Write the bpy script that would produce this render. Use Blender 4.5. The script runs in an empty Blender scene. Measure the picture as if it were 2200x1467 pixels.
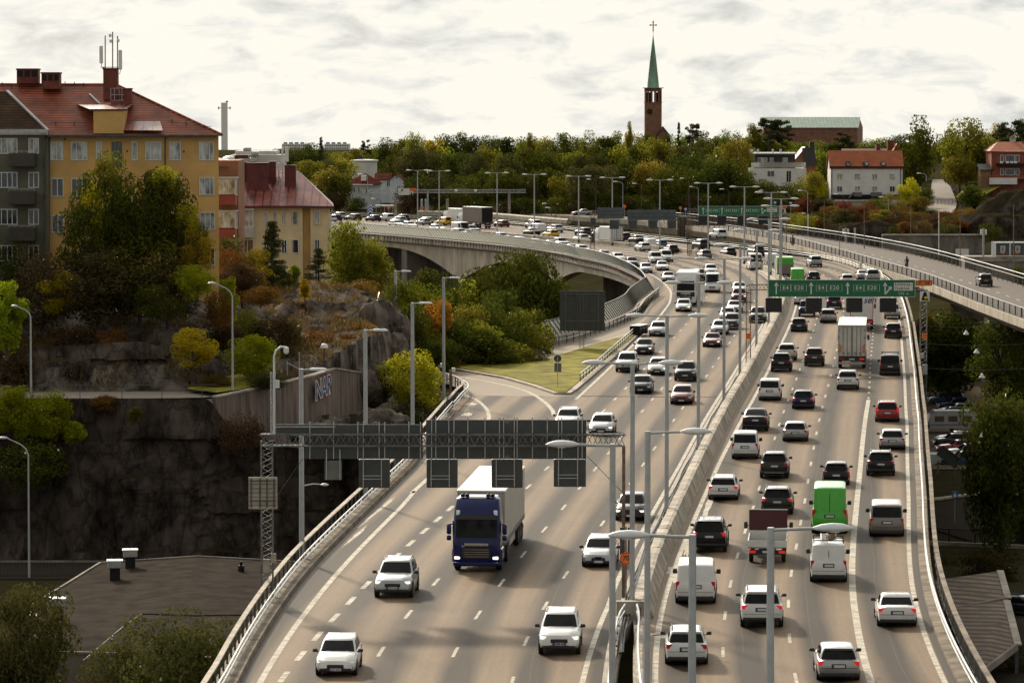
import bpy,math,random
import numpy as np
from mathutils import Vector,Matrix,noise
from math import sin,cos,pi,radians,sqrt,atan2,hypot
random.seed(11)
SC = bpy.context.scene
COL = SC.collection
FPX, CAM_H, HORIZON = 8000.0, 24.0, 234.0          # focal length and horizon in photo pixels (2200 wide)
TILT = math.atan((733.5 - HORIZON)/FPX)
cam_d = bpy.data.cameras.new('camera')
cam_d.sensor_width = 36.0
cam_d.lens = FPX/2200.0*36.0
cam_d.clip_start,cam_d.clip_end = 1.0,9000.0
cam = bpy.data.objects.new('camera',cam_d)
COL.objects.link(cam)
cam.location = (0,0,CAM_H)
cam.rotation_euler = (pi/2 - TILT,0,0)
SC.camera = cam
SUN_AZ, SUN_EL = radians(-20), radians(27)          # ahead of the camera, a little to the left
sun_d = bpy.data.lights.new('sun','SUN')
sun_d.energy,sun_d.angle,sun_d.color = 4.2,radians(3.5),(1.0,0.83,0.62)
sun = bpy.data.objects.new('sun',sun_d)
COL.objects.link(sun)
sdir = Vector((sin(SUN_AZ)*cos(SUN_EL),cos(SUN_AZ)*cos(SUN_EL),sin(SUN_EL)))
sun.rotation_euler = sdir.to_track_quat('Z','Y').to_euler()
SC.view_settings.view_transform = 'Standard'
SC.view_settings.look = 'None'
SC.cycles.sample_clamp_indirect = 3.0
SC.view_settings.exposure = 0.0
SC.view_settings.gamma = 1.0
world = bpy.data.worlds.new('World')
SC.world = world
world.use_nodes = True
def build_sky():
 nt = world.node_tree
 nt.nodes.clear()
 N,L = nt.nodes.new,nt.links.new
 out = N('ShaderNodeOutputWorld')
 sky = N('ShaderNodeTexSky')
 sky.sky_type = 'NISHITA'
 sky.sun_disc = False
 sky.sun_elevation,sky.sun_rotation = SUN_EL,SUN_AZ % (2*pi)
 bg1 = N('ShaderNodeBackground')
 L(sky.outputs[0],bg1.inputs[0])
 bg1.inputs[1].default_value = 0.06
 tc = N('ShaderNodeTexCoord')
 mp = N('ShaderNodeMapping')
 mp.inputs['Scale'].default_value = (30,30,88)
 mp.inputs['Location'].default_value = (3.1,0.7,1.35)
 L(tc.outputs['Generated'],mp.inputs[0])
 n1 = N('ShaderNodeTexNoise')
 n1.inputs['Scale'].default_value = 1.5
 n1.inputs['Detail'].default_value = 7
 n1.inputs['Roughness'].default_value = 0.56
 n1.inputs['Distortion'].default_value = 0.35
 L(mp.outputs[0],n1.inputs['Vector'])
 r1 = N('ShaderNodeValToRGB')
 e = r1.color_ramp.elements
 e[0].position,e[0].color = 0.30,(0.62,0.66,0.67,1)
 e[1].position,e[1].color = 0.52,(1.04,1.0,0.90,1)
 m = e.new(0.42)
 m.color = (0.86,0.865,0.825,1)
 L(n1.outputs['Fac'],r1.inputs[0])
 dot = N('ShaderNodeVectorMath')
 dot.operation = 'DOT_PRODUCT'
 L(tc.outputs['Generated'],dot.inputs[0])
 d = Vector((sin(SUN_AZ),cos(SUN_AZ),0.10)).normalized()
 dot.inputs[1].default_value = d
 mr = N('ShaderNodeMapRange')
 mr.inputs[1].default_value,mr.inputs[2].default_value = -0.4,0.8
 mr.inputs[3].default_value,mr.inputs[4].default_value = 0.53,0.98
 L(dot.outputs['Value'],mr.inputs[0])
 bg2 = N('ShaderNodeBackground')
 L(r1.outputs[0],bg2.inputs[0])
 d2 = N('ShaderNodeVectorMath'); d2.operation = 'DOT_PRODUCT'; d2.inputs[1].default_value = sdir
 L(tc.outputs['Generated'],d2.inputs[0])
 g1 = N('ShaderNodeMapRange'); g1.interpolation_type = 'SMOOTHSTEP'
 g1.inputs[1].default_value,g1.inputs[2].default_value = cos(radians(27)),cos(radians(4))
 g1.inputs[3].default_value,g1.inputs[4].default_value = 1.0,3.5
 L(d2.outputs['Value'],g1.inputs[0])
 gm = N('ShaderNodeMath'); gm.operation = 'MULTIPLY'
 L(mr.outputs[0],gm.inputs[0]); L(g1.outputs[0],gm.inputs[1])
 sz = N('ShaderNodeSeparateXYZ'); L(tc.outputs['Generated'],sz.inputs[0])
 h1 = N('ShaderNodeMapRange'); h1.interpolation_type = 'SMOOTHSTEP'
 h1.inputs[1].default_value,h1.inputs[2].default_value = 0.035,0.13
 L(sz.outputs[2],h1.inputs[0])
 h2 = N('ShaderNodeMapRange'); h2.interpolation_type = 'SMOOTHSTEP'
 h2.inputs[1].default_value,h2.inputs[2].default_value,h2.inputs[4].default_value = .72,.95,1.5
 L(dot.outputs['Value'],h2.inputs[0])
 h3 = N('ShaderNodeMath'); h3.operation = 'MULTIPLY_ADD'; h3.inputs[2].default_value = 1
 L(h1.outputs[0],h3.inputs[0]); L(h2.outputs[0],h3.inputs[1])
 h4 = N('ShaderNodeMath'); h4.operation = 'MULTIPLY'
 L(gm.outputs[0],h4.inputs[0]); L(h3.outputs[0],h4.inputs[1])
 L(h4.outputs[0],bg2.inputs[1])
 mix = N('ShaderNodeMixShader')
 r2 = N('ShaderNodeValToRGB')                      # how closed the cloud cover is
 r2.color_ramp.elements[0].position,r2.color_ramp.elements[0].color = 0.25,(0.80,0.80,0.80,1)
 r2.color_ramp.elements[1].position,r2.color_ramp.elements[1].color = 0.45,(0.97,0.97,0.97,1)
 L(n1.outputs['Fac'],r2.inputs[0])
 L(r2.outputs[0],mix.inputs[0])
 L(bg1.outputs[0],mix.inputs[1])
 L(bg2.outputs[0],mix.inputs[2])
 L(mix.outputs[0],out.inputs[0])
build_sky()
def ray(px,py):
 cx,cy = (px - 1100)/FPX,-(py - 733.5)/FPX
 return Vector((cx,cos(TILT) + cy*sin(TILT),-sin(TILT) + cy*cos(TILT)))
def ground(px,py,z=0.0):
 d = ray(px,py)
 t = (z - CAM_H)/d.z
 return Vector((d.x*t,d.y*t,z))
def at(px,py,D):
 d = ray(px,py)
 t = D/d.y
 return Vector((d.x*t,D,CAM_H + d.z*t))
def proj(p):
 v = Vector(p) - Vector((0,0,CAM_H))
 f = v.y*cos(TILT) - v.z*sin(TILT)
 u = v.y*sin(TILT) + v.z*cos(TILT)
 return 1100 + FPX*v.x/f,733.5 - FPX*u/f
def tag(o,label=None,cat=None,group=None,kind=None):
 if label: o['label'] = label
 if cat: o['category'] = cat
 if group: o['group'] = group
 if kind: o['kind'] = kind
 return o
def thing(name,label,cat,loc=(0,0,0),rz=0.0,group=None):
 o = bpy.data.objects.new(name,None)
 o.empty_display_size = 0.3
 COL.objects.link(o)
 o.location = loc
 o.rotation_euler = (0,0,rz)
 return tag(o,label,cat,group)
def link_mesh(name,me,parent=None,loc=(0,0,0),rot=(0,0,0),scale=None):
 o = bpy.data.objects.new(name,me)
 COL.objects.link(o)
 o.location = loc
 o.rotation_euler = rot
 if scale: o.scale = scale
 if parent: o.parent = parent
 return o
def copy_tree(o,parent=None):
 c = o.copy()
 COL.objects.link(c)
 c.parent = parent
 for ch in o.children:
  copy_tree(ch,c)
 return c
class MB:
 """collects faces, links them as ONE mesh object"""
 def __init__(s):
  s.v,s.f,s.m = [],[],[]
 def add(s,vs,fs,mi=0):
  b = len(s.v)
  s.v += [tuple(p) for p in vs]
  s.f += [tuple(b + i for i in f) for f in fs]
  s.m += [mi]*len(fs)
  return s
 def quad(s,a,b,c,d,mi=0):
  return s.add([a,b,c,d],[(0,1,2,3)],mi)
 def box(s,c,size,rz=0.0,mi=0,M=None):
  hx,hy,hz = size[0]/2,size[1]/2,size[2]/2
  vs = []
  for z in (-hz,hz):
   for x,y in ((-hx,-hy),(hx,-hy),(hx,hy),(-hx,hy)):
    vs.append((x,y,z))
  fs = [(3,2,1,0),(4,5,6,7),(0,1,5,4),(1,2,6,5),(2,3,7,6),(3,0,4,7)]
  if M is None:
   cr,sr = cos(rz),sin(rz)
   vs = [(c[0] + x*cr - y*sr,c[1] + x*sr + y*cr,c[2] + z) for x,y,z in vs]
  else:
   vs = [tuple(M @ Vector((x,y,z)) + Vector(c)) for x,y,z in vs]
  return s.add(vs,fs,mi)
 def rbox(s,c,size,r,mi=0,rz=0.0,n=2):
  """box with chamfered edges"""
  hx,hy,hz = size[0]/2,size[1]/2,size[2]/2
  r = min(r,hx*.95,hy*.95,hz*.95)
  rings = []
  zs = [(-hz,r),(-hz + r*.4,r*.25),(-hz + r,0),(hz - r,0),(hz - r*.4,r*.25),(hz,r)]
  for z,ins in zs:
   X,Y = hx - ins,hy - ins
   k = r*.8
   ring = [(X - k,-Y),(X,-Y + k),(X,Y - k),(X - k,Y),(-X + k,Y),(-X,Y - k),(-X,-Y + k),(-X + k,-Y)]
   rings.append([(x,y,z) for x,y in ring])
  cr,sr = cos(rz),sin(rz)
  rings = [[(c[0] + x*cr - y*sr,c[1] + x*sr + y*cr,c[2] + z) for x,y,z in q] for q in rings]
  return s.loft(rings,True,True,mi)
 def loft(s,rings,closed=True,caps=True,mi=0):
  n = len(rings[0])
  vs = [p for r in rings for p in r]
  fs = []
  for i in range(len(rings) - 1):
   for j in range(n if closed else n - 1):
    k = (j + 1) % n
    fs.append((i*n + j,i*n + k,(i + 1)*n + k,(i + 1)*n + j))
  if caps:
   fs.append(tuple(range(n - 1,-1,-1)))
   fs.append(tuple((len(rings) - 1)*n + j for j in range(n)))
  return s.add(vs,fs,mi)
 def bar(s,a,b,w,h=None,mi=0):
  a,b = Vector(a),Vector(b)
  h = h or w
  d = (b - a)
  if d.length < 1e-6: return s
  d.normalize()
  up = Vector((0,0,1)) if abs(d.z) < .95 else Vector((0,1,0))
  x = d.cross(up).normalized()
  y = x.cross(d)
  r = [[p + x*(i*w/2) + y*(j*h/2) for i,j in ((-1,-1),(1,-1),(1,1),(-1,1))] for p in (a,b)]
  return s.loft(r,True,True,mi)
 def tube(s,pts,r,n=8,mi=0,caps=True):
  pts = [Vector(p) for p in pts]
  rr = r if isinstance(r,(list,tuple)) else [r]*len(pts)
  rings = []
  prev = None
  for i,p in enumerate(pts):
   d = (pts[min(i + 1,len(pts) - 1)] - pts[max(i - 1,0)])
   d = d.normalized() if d.length > 1e-9 else Vector((0,0,1))
   if prev is None:
    up = Vector((0,0,1)) if abs(d.z) < .9 else Vector((1,0,0))
    x = d.cross(up).normalized()
   else:
    x = (prev - d*prev.dot(d)).normalized()
   prev = x
   y = d.cross(x)
   rings.append([p + x*(rr[i]*cos(2*pi*k/n)) + y*(rr[i]*sin(2*pi*k/n)) for k in range(n)])
  return s.loft(rings,True,caps,mi)
 def lathe(s,prof,c=(0,0,0),n=16,axis='Z',mi=0):
  rings = []
  for r,h in prof:
   ring = []
   for k in range(n):
    a = 2*pi*k/n
    if axis == 'Z': ring.append((c[0] + r*cos(a),c[1] + r*sin(a),c[2] + h))
    else: ring.append((c[0] + r*cos(a),c[1] + h,c[2] + r*sin(a)))
   rings.append(ring)
  return s.loft(rings,True,True,mi)
 def prism(s,poly,z0,z1,mi=0):
  n = len(poly)
  vs = [(x,y,z0) for x,y in poly] + [(x,y,z1) for x,y in poly]
  fs = [tuple(range(n - 1,-1,-1)),tuple(range(n,2*n))]
  fs += [(i,(i + 1) % n,n + (i + 1) % n,n + i) for i in range(n)]
  return s.add(vs,fs,mi)
 def mesh(s,name,mats,smooth=None):
  me = bpy.data.meshes.new(name)
  me.from_pydata(s.v,[],s.f)
  for m in (mats if isinstance(mats,(list,tuple)) else [mats]):
   me.materials.append(m)
  if any(s.m): me.polygons.foreach_set('material_index',s.m)
  me.update()
  if smooth is not None:
   me.polygons.foreach_set('use_smooth',[True]*len(me.polygons))
   me.set_sharp_from_angle(angle=radians(smooth))
  return me
 def build(s,name,mats,parent=None,smooth=None,loc=(0,0,0),rot=(0,0,0)):
  return link_mesh(name,s.mesh(name,mats,smooth),parent,loc,rot)
def mat(name,col,rough=0.6,metal=0.0,var=0.12,scale=1.0,bump=0.0,bscale=None,spec=0.5,stretch=None,dark=None,coat=0.0,detail=5):
 """plain surface with a mottled colour and a little relief"""
 m = bpy.data.materials.new(name)
 m.use_nodes = True
 nt = m.node_tree
 N,L = nt.nodes.new,nt.links.new
 b = nt.nodes['Principled BSDF']
 b.inputs['Roughness'].default_value = rough
 b.inputs['Metallic'].default_value = metal
 b.inputs['Specular IOR Level'].default_value = spec
 b.inputs['Coat Weight'].default_value = coat
 b.inputs['Coat Roughness'].default_value = 0.06
 if var or bump:
  tc = N('ShaderNodeTexCoord')
  mp = N('ShaderNodeMapping')
  if stretch: mp.inputs['Scale'].default_value = stretch
  L(tc.outputs['Object'],mp.inputs[0])
  n = N('ShaderNodeTexNoise')
  n.inputs['Scale'].default_value = scale
  n.inputs['Detail'].default_value = detail
  n.inputs['Roughness'].default_value = 0.62
  L(mp.outputs[0],n.inputs['Vector'])
  r = N('ShaderNodeValToRGB')
  lo = dark if dark else tuple(max(0,c*(1 - 2.2*var)) for c in col)
  hi = tuple(min(1.2,c*(1 + 1.4*var)) for c in col)
  r.color_ramp.elements[0].position,r.color_ramp.elements[0].color = 0.32,(*lo,1)
  r.color_ramp.elements[1].position,r.color_ramp.elements[1].color = 0.68,(*hi,1)
  L(n.outputs['Fac'],r.inputs[0])
  L(r.outputs[0],b.inputs['Base Color'])
  if bump:
   n2 = N('ShaderNodeTexNoise')
   n2.inputs['Scale'].default_value = bscale or scale*4
   n2.inputs['Detail'].default_value = 6
   L(mp.outputs[0],n2.inputs['Vector'])
   bp = N('ShaderNodeBump')
   bp.inputs['Strength'].default_value = bump
   bp.inputs['Distance'].default_value = 0.1
   L(n2.outputs['Fac'],bp.inputs['Height'])
   L(bp.outputs[0],b.inputs['Normal'])
 else:
  b.inputs['Base Color'].default_value = (*col,1)
 return m
def lamp_mat(name,col,strength):
 m = bpy.data.materials.new(name)
 m.use_nodes = True
 b = m.node_tree.nodes['Principled BSDF']
 b.inputs['Base Color'].default_value = (*col,1)
 b.inputs['Roughness'].default_value = 0.2
 b.inputs['Emission Color'].default_value = (*col,1)
 b.inputs['Emission Strength'].default_value = strength
 return m
def stripe_mat(name,col,dark,scale,axis='X',rough=0.5,duty=0.8,spec=0.5,var=0.2,metal=0.0,bumpd=0.05):
 """ridged sheet or tiles: courses along one object axis, mottled"""
 m = mat(name,col,rough,metal,var,0.7,0,spec=spec)
 nt = m.node_tree
 N,L = nt.nodes.new,nt.links.new
 b = nt.nodes['Principled BSDF']
 src = b.inputs['Base Color'].links[0].from_socket
 tc = N('ShaderNodeTexCoord')
 sep = N('ShaderNodeSeparateXYZ')
 L(tc.outputs['Object'],sep.inputs[0])
 mu = N('ShaderNodeMath'); mu.operation = 'MULTIPLY'; mu.inputs[1].default_value = scale
 L(sep.outputs[axis],mu.inputs[0])
 fr = N('ShaderNodeMath'); fr.operation = 'FRACT'
 L(mu.outputs[0],fr.inputs[0])
 gt = N('ShaderNodeMath'); gt.operation = 'GREATER_THAN'; gt.inputs[1].default_value = duty
 L(fr.outputs[0],gt.inputs[0])
 mx = N('ShaderNodeMix'); mx.data_type = 'RGBA'
 L(gt.outputs[0],mx.inputs[0])
 L(src,mx.inputs[6])
 mx.inputs[7].default_value = (*dark,1)
 L(mx.outputs[2],b.inputs['Base Color'])
 bp = N('ShaderNodeBump'); bp.inputs['Strength'].default_value = 0.6; bp.inputs['Distance'].default_value = bumpd
 L(fr.outputs[0],bp.inputs['Height'])
 L(bp.outputs[0],b.inputs['Normal'])
 return m
def leaf_mat(name,cols,trans=0.45):
 """leaves: each leaf its own tone, light shows through"""
 m = bpy.data.materials.new(name)
 m.use_nodes = True
 nt = m.node_tree
 nt.nodes.clear()
 N,L = nt.nodes.new,nt.links.new
 out = N('ShaderNodeOutputMaterial')
 geo = N('ShaderNodeNewGeometry')
 oi = N('ShaderNodeObjectInfo')
 r = N('ShaderNodeValToRGB')
 el = r.color_ramp.elements
 for i,c in enumerate(cols):
  t = i/max(1,len(cols) - 1)
  e = el[0] if i == 0 else (el[1] if i == len(cols) - 1 else el.new(t))
  e.position,e.color = t,(*c,1)
 tco = N('ShaderNodeTexCoord')
 nn = N('ShaderNodeTexNoise'); nn.inputs['Scale'].default_value = 5.5; nn.inputs['Detail'].default_value = 3
 L(tco.outputs['Object'],nn.inputs['Vector'])
 ra = N('ShaderNodeMath'); ra.operation = 'MULTIPLY_ADD'; ra.inputs[1].default_value = .5; ra.inputs[2].default_value = -.52
 L(geo.outputs['Random Per Island'],ra.inputs[0])
 rb_ = N('ShaderNodeMath'); rb_.operation = 'MULTIPLY_ADD'; rb_.inputs[1].default_value = 1.55
 L(nn.outputs['Fac'],rb_.inputs[0]); L(ra.outputs[0],rb_.inputs[2])
 L(rb_.outputs[0],r.inputs[0])
 hs = N('ShaderNodeHueSaturation')
 mh = N('ShaderNodeMapRange'); mh.inputs[3].default_value,mh.inputs[4].default_value = 0.478,0.522
 L(oi.outputs['Random'],mh.inputs[0]); L(mh.outputs[0],hs.inputs['Hue'])
 mv = N('ShaderNodeMapRange'); mv.inputs[3].default_value,mv.inputs[4].default_value = 0.7,1.3
 mm = N('ShaderNodeMath'); mm.operation = 'FRACT'
 m2 = N('ShaderNodeMath'); m2.operation = 'MULTIPLY'; m2.inputs[1].default_value = 17.3
 L(oi.outputs['Random'],m2.inputs[0]); L(m2.outputs[0],mm.inputs[0]); L(mm.outputs[0],mv.inputs[0]); L(mv.outputs[0],hs.inputs['Value'])
 L(r.outputs[0],hs.inputs['Color'])
 df = N('ShaderNodeBsdfDiffuse')
 tr = N('ShaderNodeBsdfTranslucent')
 L(hs.outputs[0],df.inputs[0]); L(hs.outputs[0],tr.inputs[0])
 mx = N('ShaderNodeMixShader'); mx.inputs[0].default_value = trans
 L(df.outputs[0],mx.inputs[1]); L(tr.outputs[0],mx.inputs[2])
 L(mx.outputs[0],out.inputs[0])
 return m
M = {}
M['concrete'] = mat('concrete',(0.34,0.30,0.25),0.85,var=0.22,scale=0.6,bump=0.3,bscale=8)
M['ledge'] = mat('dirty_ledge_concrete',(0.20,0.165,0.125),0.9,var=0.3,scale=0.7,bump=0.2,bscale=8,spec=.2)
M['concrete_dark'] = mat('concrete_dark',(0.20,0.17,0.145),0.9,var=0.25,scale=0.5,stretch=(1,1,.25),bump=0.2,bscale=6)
M['galv'] = mat('galvanised_steel',(0.42,0.43,0.43),0.42,0.6,var=0.1,scale=3)
M['pole'] = mat('grey_painted_pole',(0.40,0.42,0.43),0.45,0.3,var=0.06,scale=3)
M['lamp_shell'] = mat('lamp_shell',(0.62,0.64,0.65),0.4,0.1,var=0.05,scale=4)
M['steel_dark'] = mat('dark_steel',(0.10,0.095,0.09),0.5,0.5,var=0.2,scale=3)
M['rust'] = mat('weathered_steel',(0.20,0.14,0.10),0.7,0.3,var=0.3,scale=2)
M['sign_back'] = mat('sign_back',(0.060,0.068,0.066),0.6,0.1,var=0.10,scale=1.5)
M['sign_green'] = mat('sign_green',(0.0,0.135,0.062),0.4,0,var=0.04,scale=1)
M['sign_white'] = mat('sign_white',(0.66,0.66,0.62),0.45,0,var=0.03,scale=2)
M['sign_orange'] = mat('sign_orange',(0.75,0.18,0.015),0.45,0,var=0.03,scale=2)
M['sign_blue'] = mat('sign_blue',(0.03,0.13,0.42),0.45,0,var=0.03,scale=2)
M['sign_red'] = mat('sign_red',(0.55,0.03,0.02),0.45,0,var=0.03,scale=2)
M['black'] = mat('black_plastic',(0.018,0.018,0.019),0.6,0,var=0.1,scale=5,spec=.15)
M['screen_off'] = mat('dark_display',(0.008,0.008,0.009),0.35,0,var=0.2,scale=2)
M['yellow'] = mat('yellow_paint',(0.70,0.52,0.03),0.5,0,var=0.04)
M['white'] = mat('white_paint',(0.74,0.74,0.71),0.5,0,var=0.05,scale=2)
M['marking'] = mat('road_marking_paint',(0.44,0.405,0.335),0.75,0,var=0.24,scale=1.6,spec=.2)
M['bark'] = mat('bark',(0.055,0.042,0.032),0.9,0,var=0.3,scale=4,bump=0.4)
M['bark_pale'] = mat('pale_bark',(0.16,0.13,0.10),0.9,0,var=0.3,scale=4,bump=0.4)
LEAF = {
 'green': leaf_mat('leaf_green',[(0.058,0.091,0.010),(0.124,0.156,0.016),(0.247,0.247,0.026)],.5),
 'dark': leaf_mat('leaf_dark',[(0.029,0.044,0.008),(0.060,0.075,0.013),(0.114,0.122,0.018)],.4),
 'olive': leaf_mat('leaf_olive',[(0.078,0.086,0.013),(0.163,0.150,0.021),(0.286,0.234,0.029)],.5),
 'yellow': leaf_mat('leaf_yellow',[(0.195,0.182,0.010),(0.390,0.325,0.016),(0.572,0.429,0.021)],.6),
 'lime': leaf_mat('leaf_lime',[(0.156,0.202,0.010),(0.286,0.325,0.016),(0.468,0.455,0.023)],.6),
 'autumn': leaf_mat('leaf_autumn',[(0.078,0.046,0.016),(0.143,0.072,0.018),(0.221,0.111,0.023)]),
 'red': leaf_mat('leaf_red',[(0.078,0.031,0.016),(0.143,0.047,0.018),(0.208,0.072,0.021)]),
 'brown': leaf_mat('leaf_brown',[(0.049,0.034,0.018),(0.078,0.052,0.026),(0.111,0.073,0.034)],.3),
 'orange': leaf_mat('leaf_orange',[(0.208,0.098,0.013),(0.338,0.163,0.018),(0.429,0.247,0.026)],.5),
 'pine': leaf_mat('leaf_pine',[(0.021,0.031,0.013),(0.039,0.049,0.018),(0.065,0.073,0.026)],.2),
 'shade_tint': leaf_mat('leaf_shade_tint',[(0.021,0.022,0.008),(0.044,0.042,0.013),(0.091,0.075,0.021)],.3),  # deep shade of backlit foliage put into the leaf colour
 'grassy': leaf_mat('dry_grass',[(0.10,0.068,0.026),(0.165,0.115,0.042),(0.25,0.185,0.068)],.35),
 'hedge': leaf_mat('leaf_hedge',[(0.044,0.052,0.016),(0.081,0.081,0.023),(0.124,0.111,0.034)],.3),
}
TEXT = {}
def text_mesh(body,extrude=0.0,offset=0.0,shear=0.0,space=1.0,align='CENTER'):
 key = (body,extrude,offset,shear,space,align)
 if key not in TEXT:
  cu = bpy.data.curves.new('lettering','FONT')
  cu.body,cu.size,cu.extrude,cu.offset,cu.shear,cu.space_character = body,1.0,extrude,offset,shear,space
  cu.align_x,cu.align_y = align,'CENTER'
  o = bpy.data.objects.new('lettering',cu)
  COL.objects.link(o)
  dg = bpy.context.evaluated_depsgraph_get()
  TEXT[key] = bpy.data.meshes.new_from_object(o.evaluated_get(dg))
  bpy.data.objects.remove(o)
  bpy.data.curves.remove(cu)
 return TEXT[key]
def letters(body,size,material,parent,loc,rot=(pi/2,0,0),name='lettering',**kw):
 me = text_mesh(body,**kw).copy()
 me.materials.clear()
 me.materials.append(material)
 return link_mesh(name,me,parent,loc,rot,(size,size,1))
# ================================================================ MOTORWAY
def spline(P,per=20,smooth=0):
 P = np.array(P,float)
 Q = np.vstack([2*P[0] - P[1],P,2*P[-1] - P[-2]])
 out = []
 for i in range(1,len(Q) - 2):
  p0,p1,p2,p3 = Q[i - 1:i + 3]
  for t in np.linspace(0,1,per,endpoint=False):
   out.append(.5*(2*p1 + (p2 - p0)*t + (2*p0 - 5*p1 + 4*p2 - p3)*t*t + (3*p1 - p0 - 3*p2 + p3)*t ** 3))
 out.append(P[-1])
 out = np.array(out)
 for _ in range(smooth):
  out[1:-1] = (out[:-2] + 2*out[1:-1] + out[2:])/4
 return out
class Path:
 def __init__(s,pts):
  s.p = pts
  seg = np.hypot(*np.diff(pts,axis=0).T)
  s.s = np.concatenate([[0],np.cumsum(seg)])
  t = np.gradient(pts,axis=0)
  s.t = t/np.hypot(t[:,0],t[:,1])[:,None]
  s.len = s.s[-1]
 def at(s,q,o=0.0,z=0.0):
  x,y = np.interp(q,s.s,s.p[:,0]),np.interp(q,s.s,s.p[:,1])
  tx,ty = s.dir(q)
  return Vector((x + ty*o,y - tx*o,z))
 def dir(s,q):
  tx,ty = np.interp(q,s.s,s.t[:,0]),np.interp(q,s.s,s.t[:,1])
  l = hypot(tx,ty)
  return tx/l,ty/l
 def find(s,x,y):
  i = int(np.argmin((s.p[:,0] - x) ** 2 + (s.p[:,1] - y) ** 2))
  tx,ty = s.t[i]
  return s.s[i],(x - s.p[i,0])*ty - (y - s.p[i,1])*tx
MED = Path(spline([(4.6,104.),(4.3,135),(5.4,175.7),(9.1,215.6),(12.9,256.2),(17.1,298.7),(20.2,327.4),(24.3,368.5),
 (28.4,408.0),(33.0,457),(36.3,497.8),(37.6,535.4),(36.6,570),(32.1,602),(25.0,629),(17.8,649.7),(11.3,665),(4.8,680.0),
 (-1.8,695),(-10,712),(-22,735),(-60,800),(-120,880)],20,200))
SEND = MED.len
def offs(pairs):
 pairs = sorted(pairs)
 a,b = [p[0] for p in pairs],[p[1] for p in pairs]
 return lambda q: float(np.interp(q,a,b))
MR_far = [(52.2,523),(52.4,550),(51.0,587),(45.8,611),(32.9,657),(22,696),(11.9,732),(-2,777),(-10,797),(-41,832),(-100,900)]
right_line = offs([(0,12.9),(51,13.4),(83,13.7),(126,14.2),(179,14.6),(430,14.8)] + [(a,b - 1.0) for a,b in (MED.find(*p) for p in MR_far)])
right_edge = lambda q: right_line(q) + 0.62
left_edge = offs([(0,-16.4),(49,-16.8),(65,-17.3),(86,-18.0),(121,-18.8),(143,-19.3),(184,-21.3),(206,-22.4),(206.5,-14.7),(330,-14.7),
                  (331,-15.0),(372,-16.2),(386,-17.0),(437,-20.6),(488,-23.2),(563,-20.5),(656,-19.5),(900,-19.0)])
left_line = offs([(0,-15.3),(49,-15.4),(73,-15.7),(95,-16.1),(119,-16.5),(128,-16.8)])
main_left_line = offs([(201,-12.7),(260,-12.9),(308,-13.2),(357,-13.7),(386,-14.6),(421,-16.4),(488,-19.5),(563,-17.5),(700,-16.6),(900,-16.5)])
gap_l = offs([(0,-1.5),(40,-.75),(56,-.55),(70,-.42),(71,0),(900,0)])
gap_r = offs([(0,1.3),(40,.45),(56,.30),(70,.25),(71,0),(900,0)])
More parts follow.
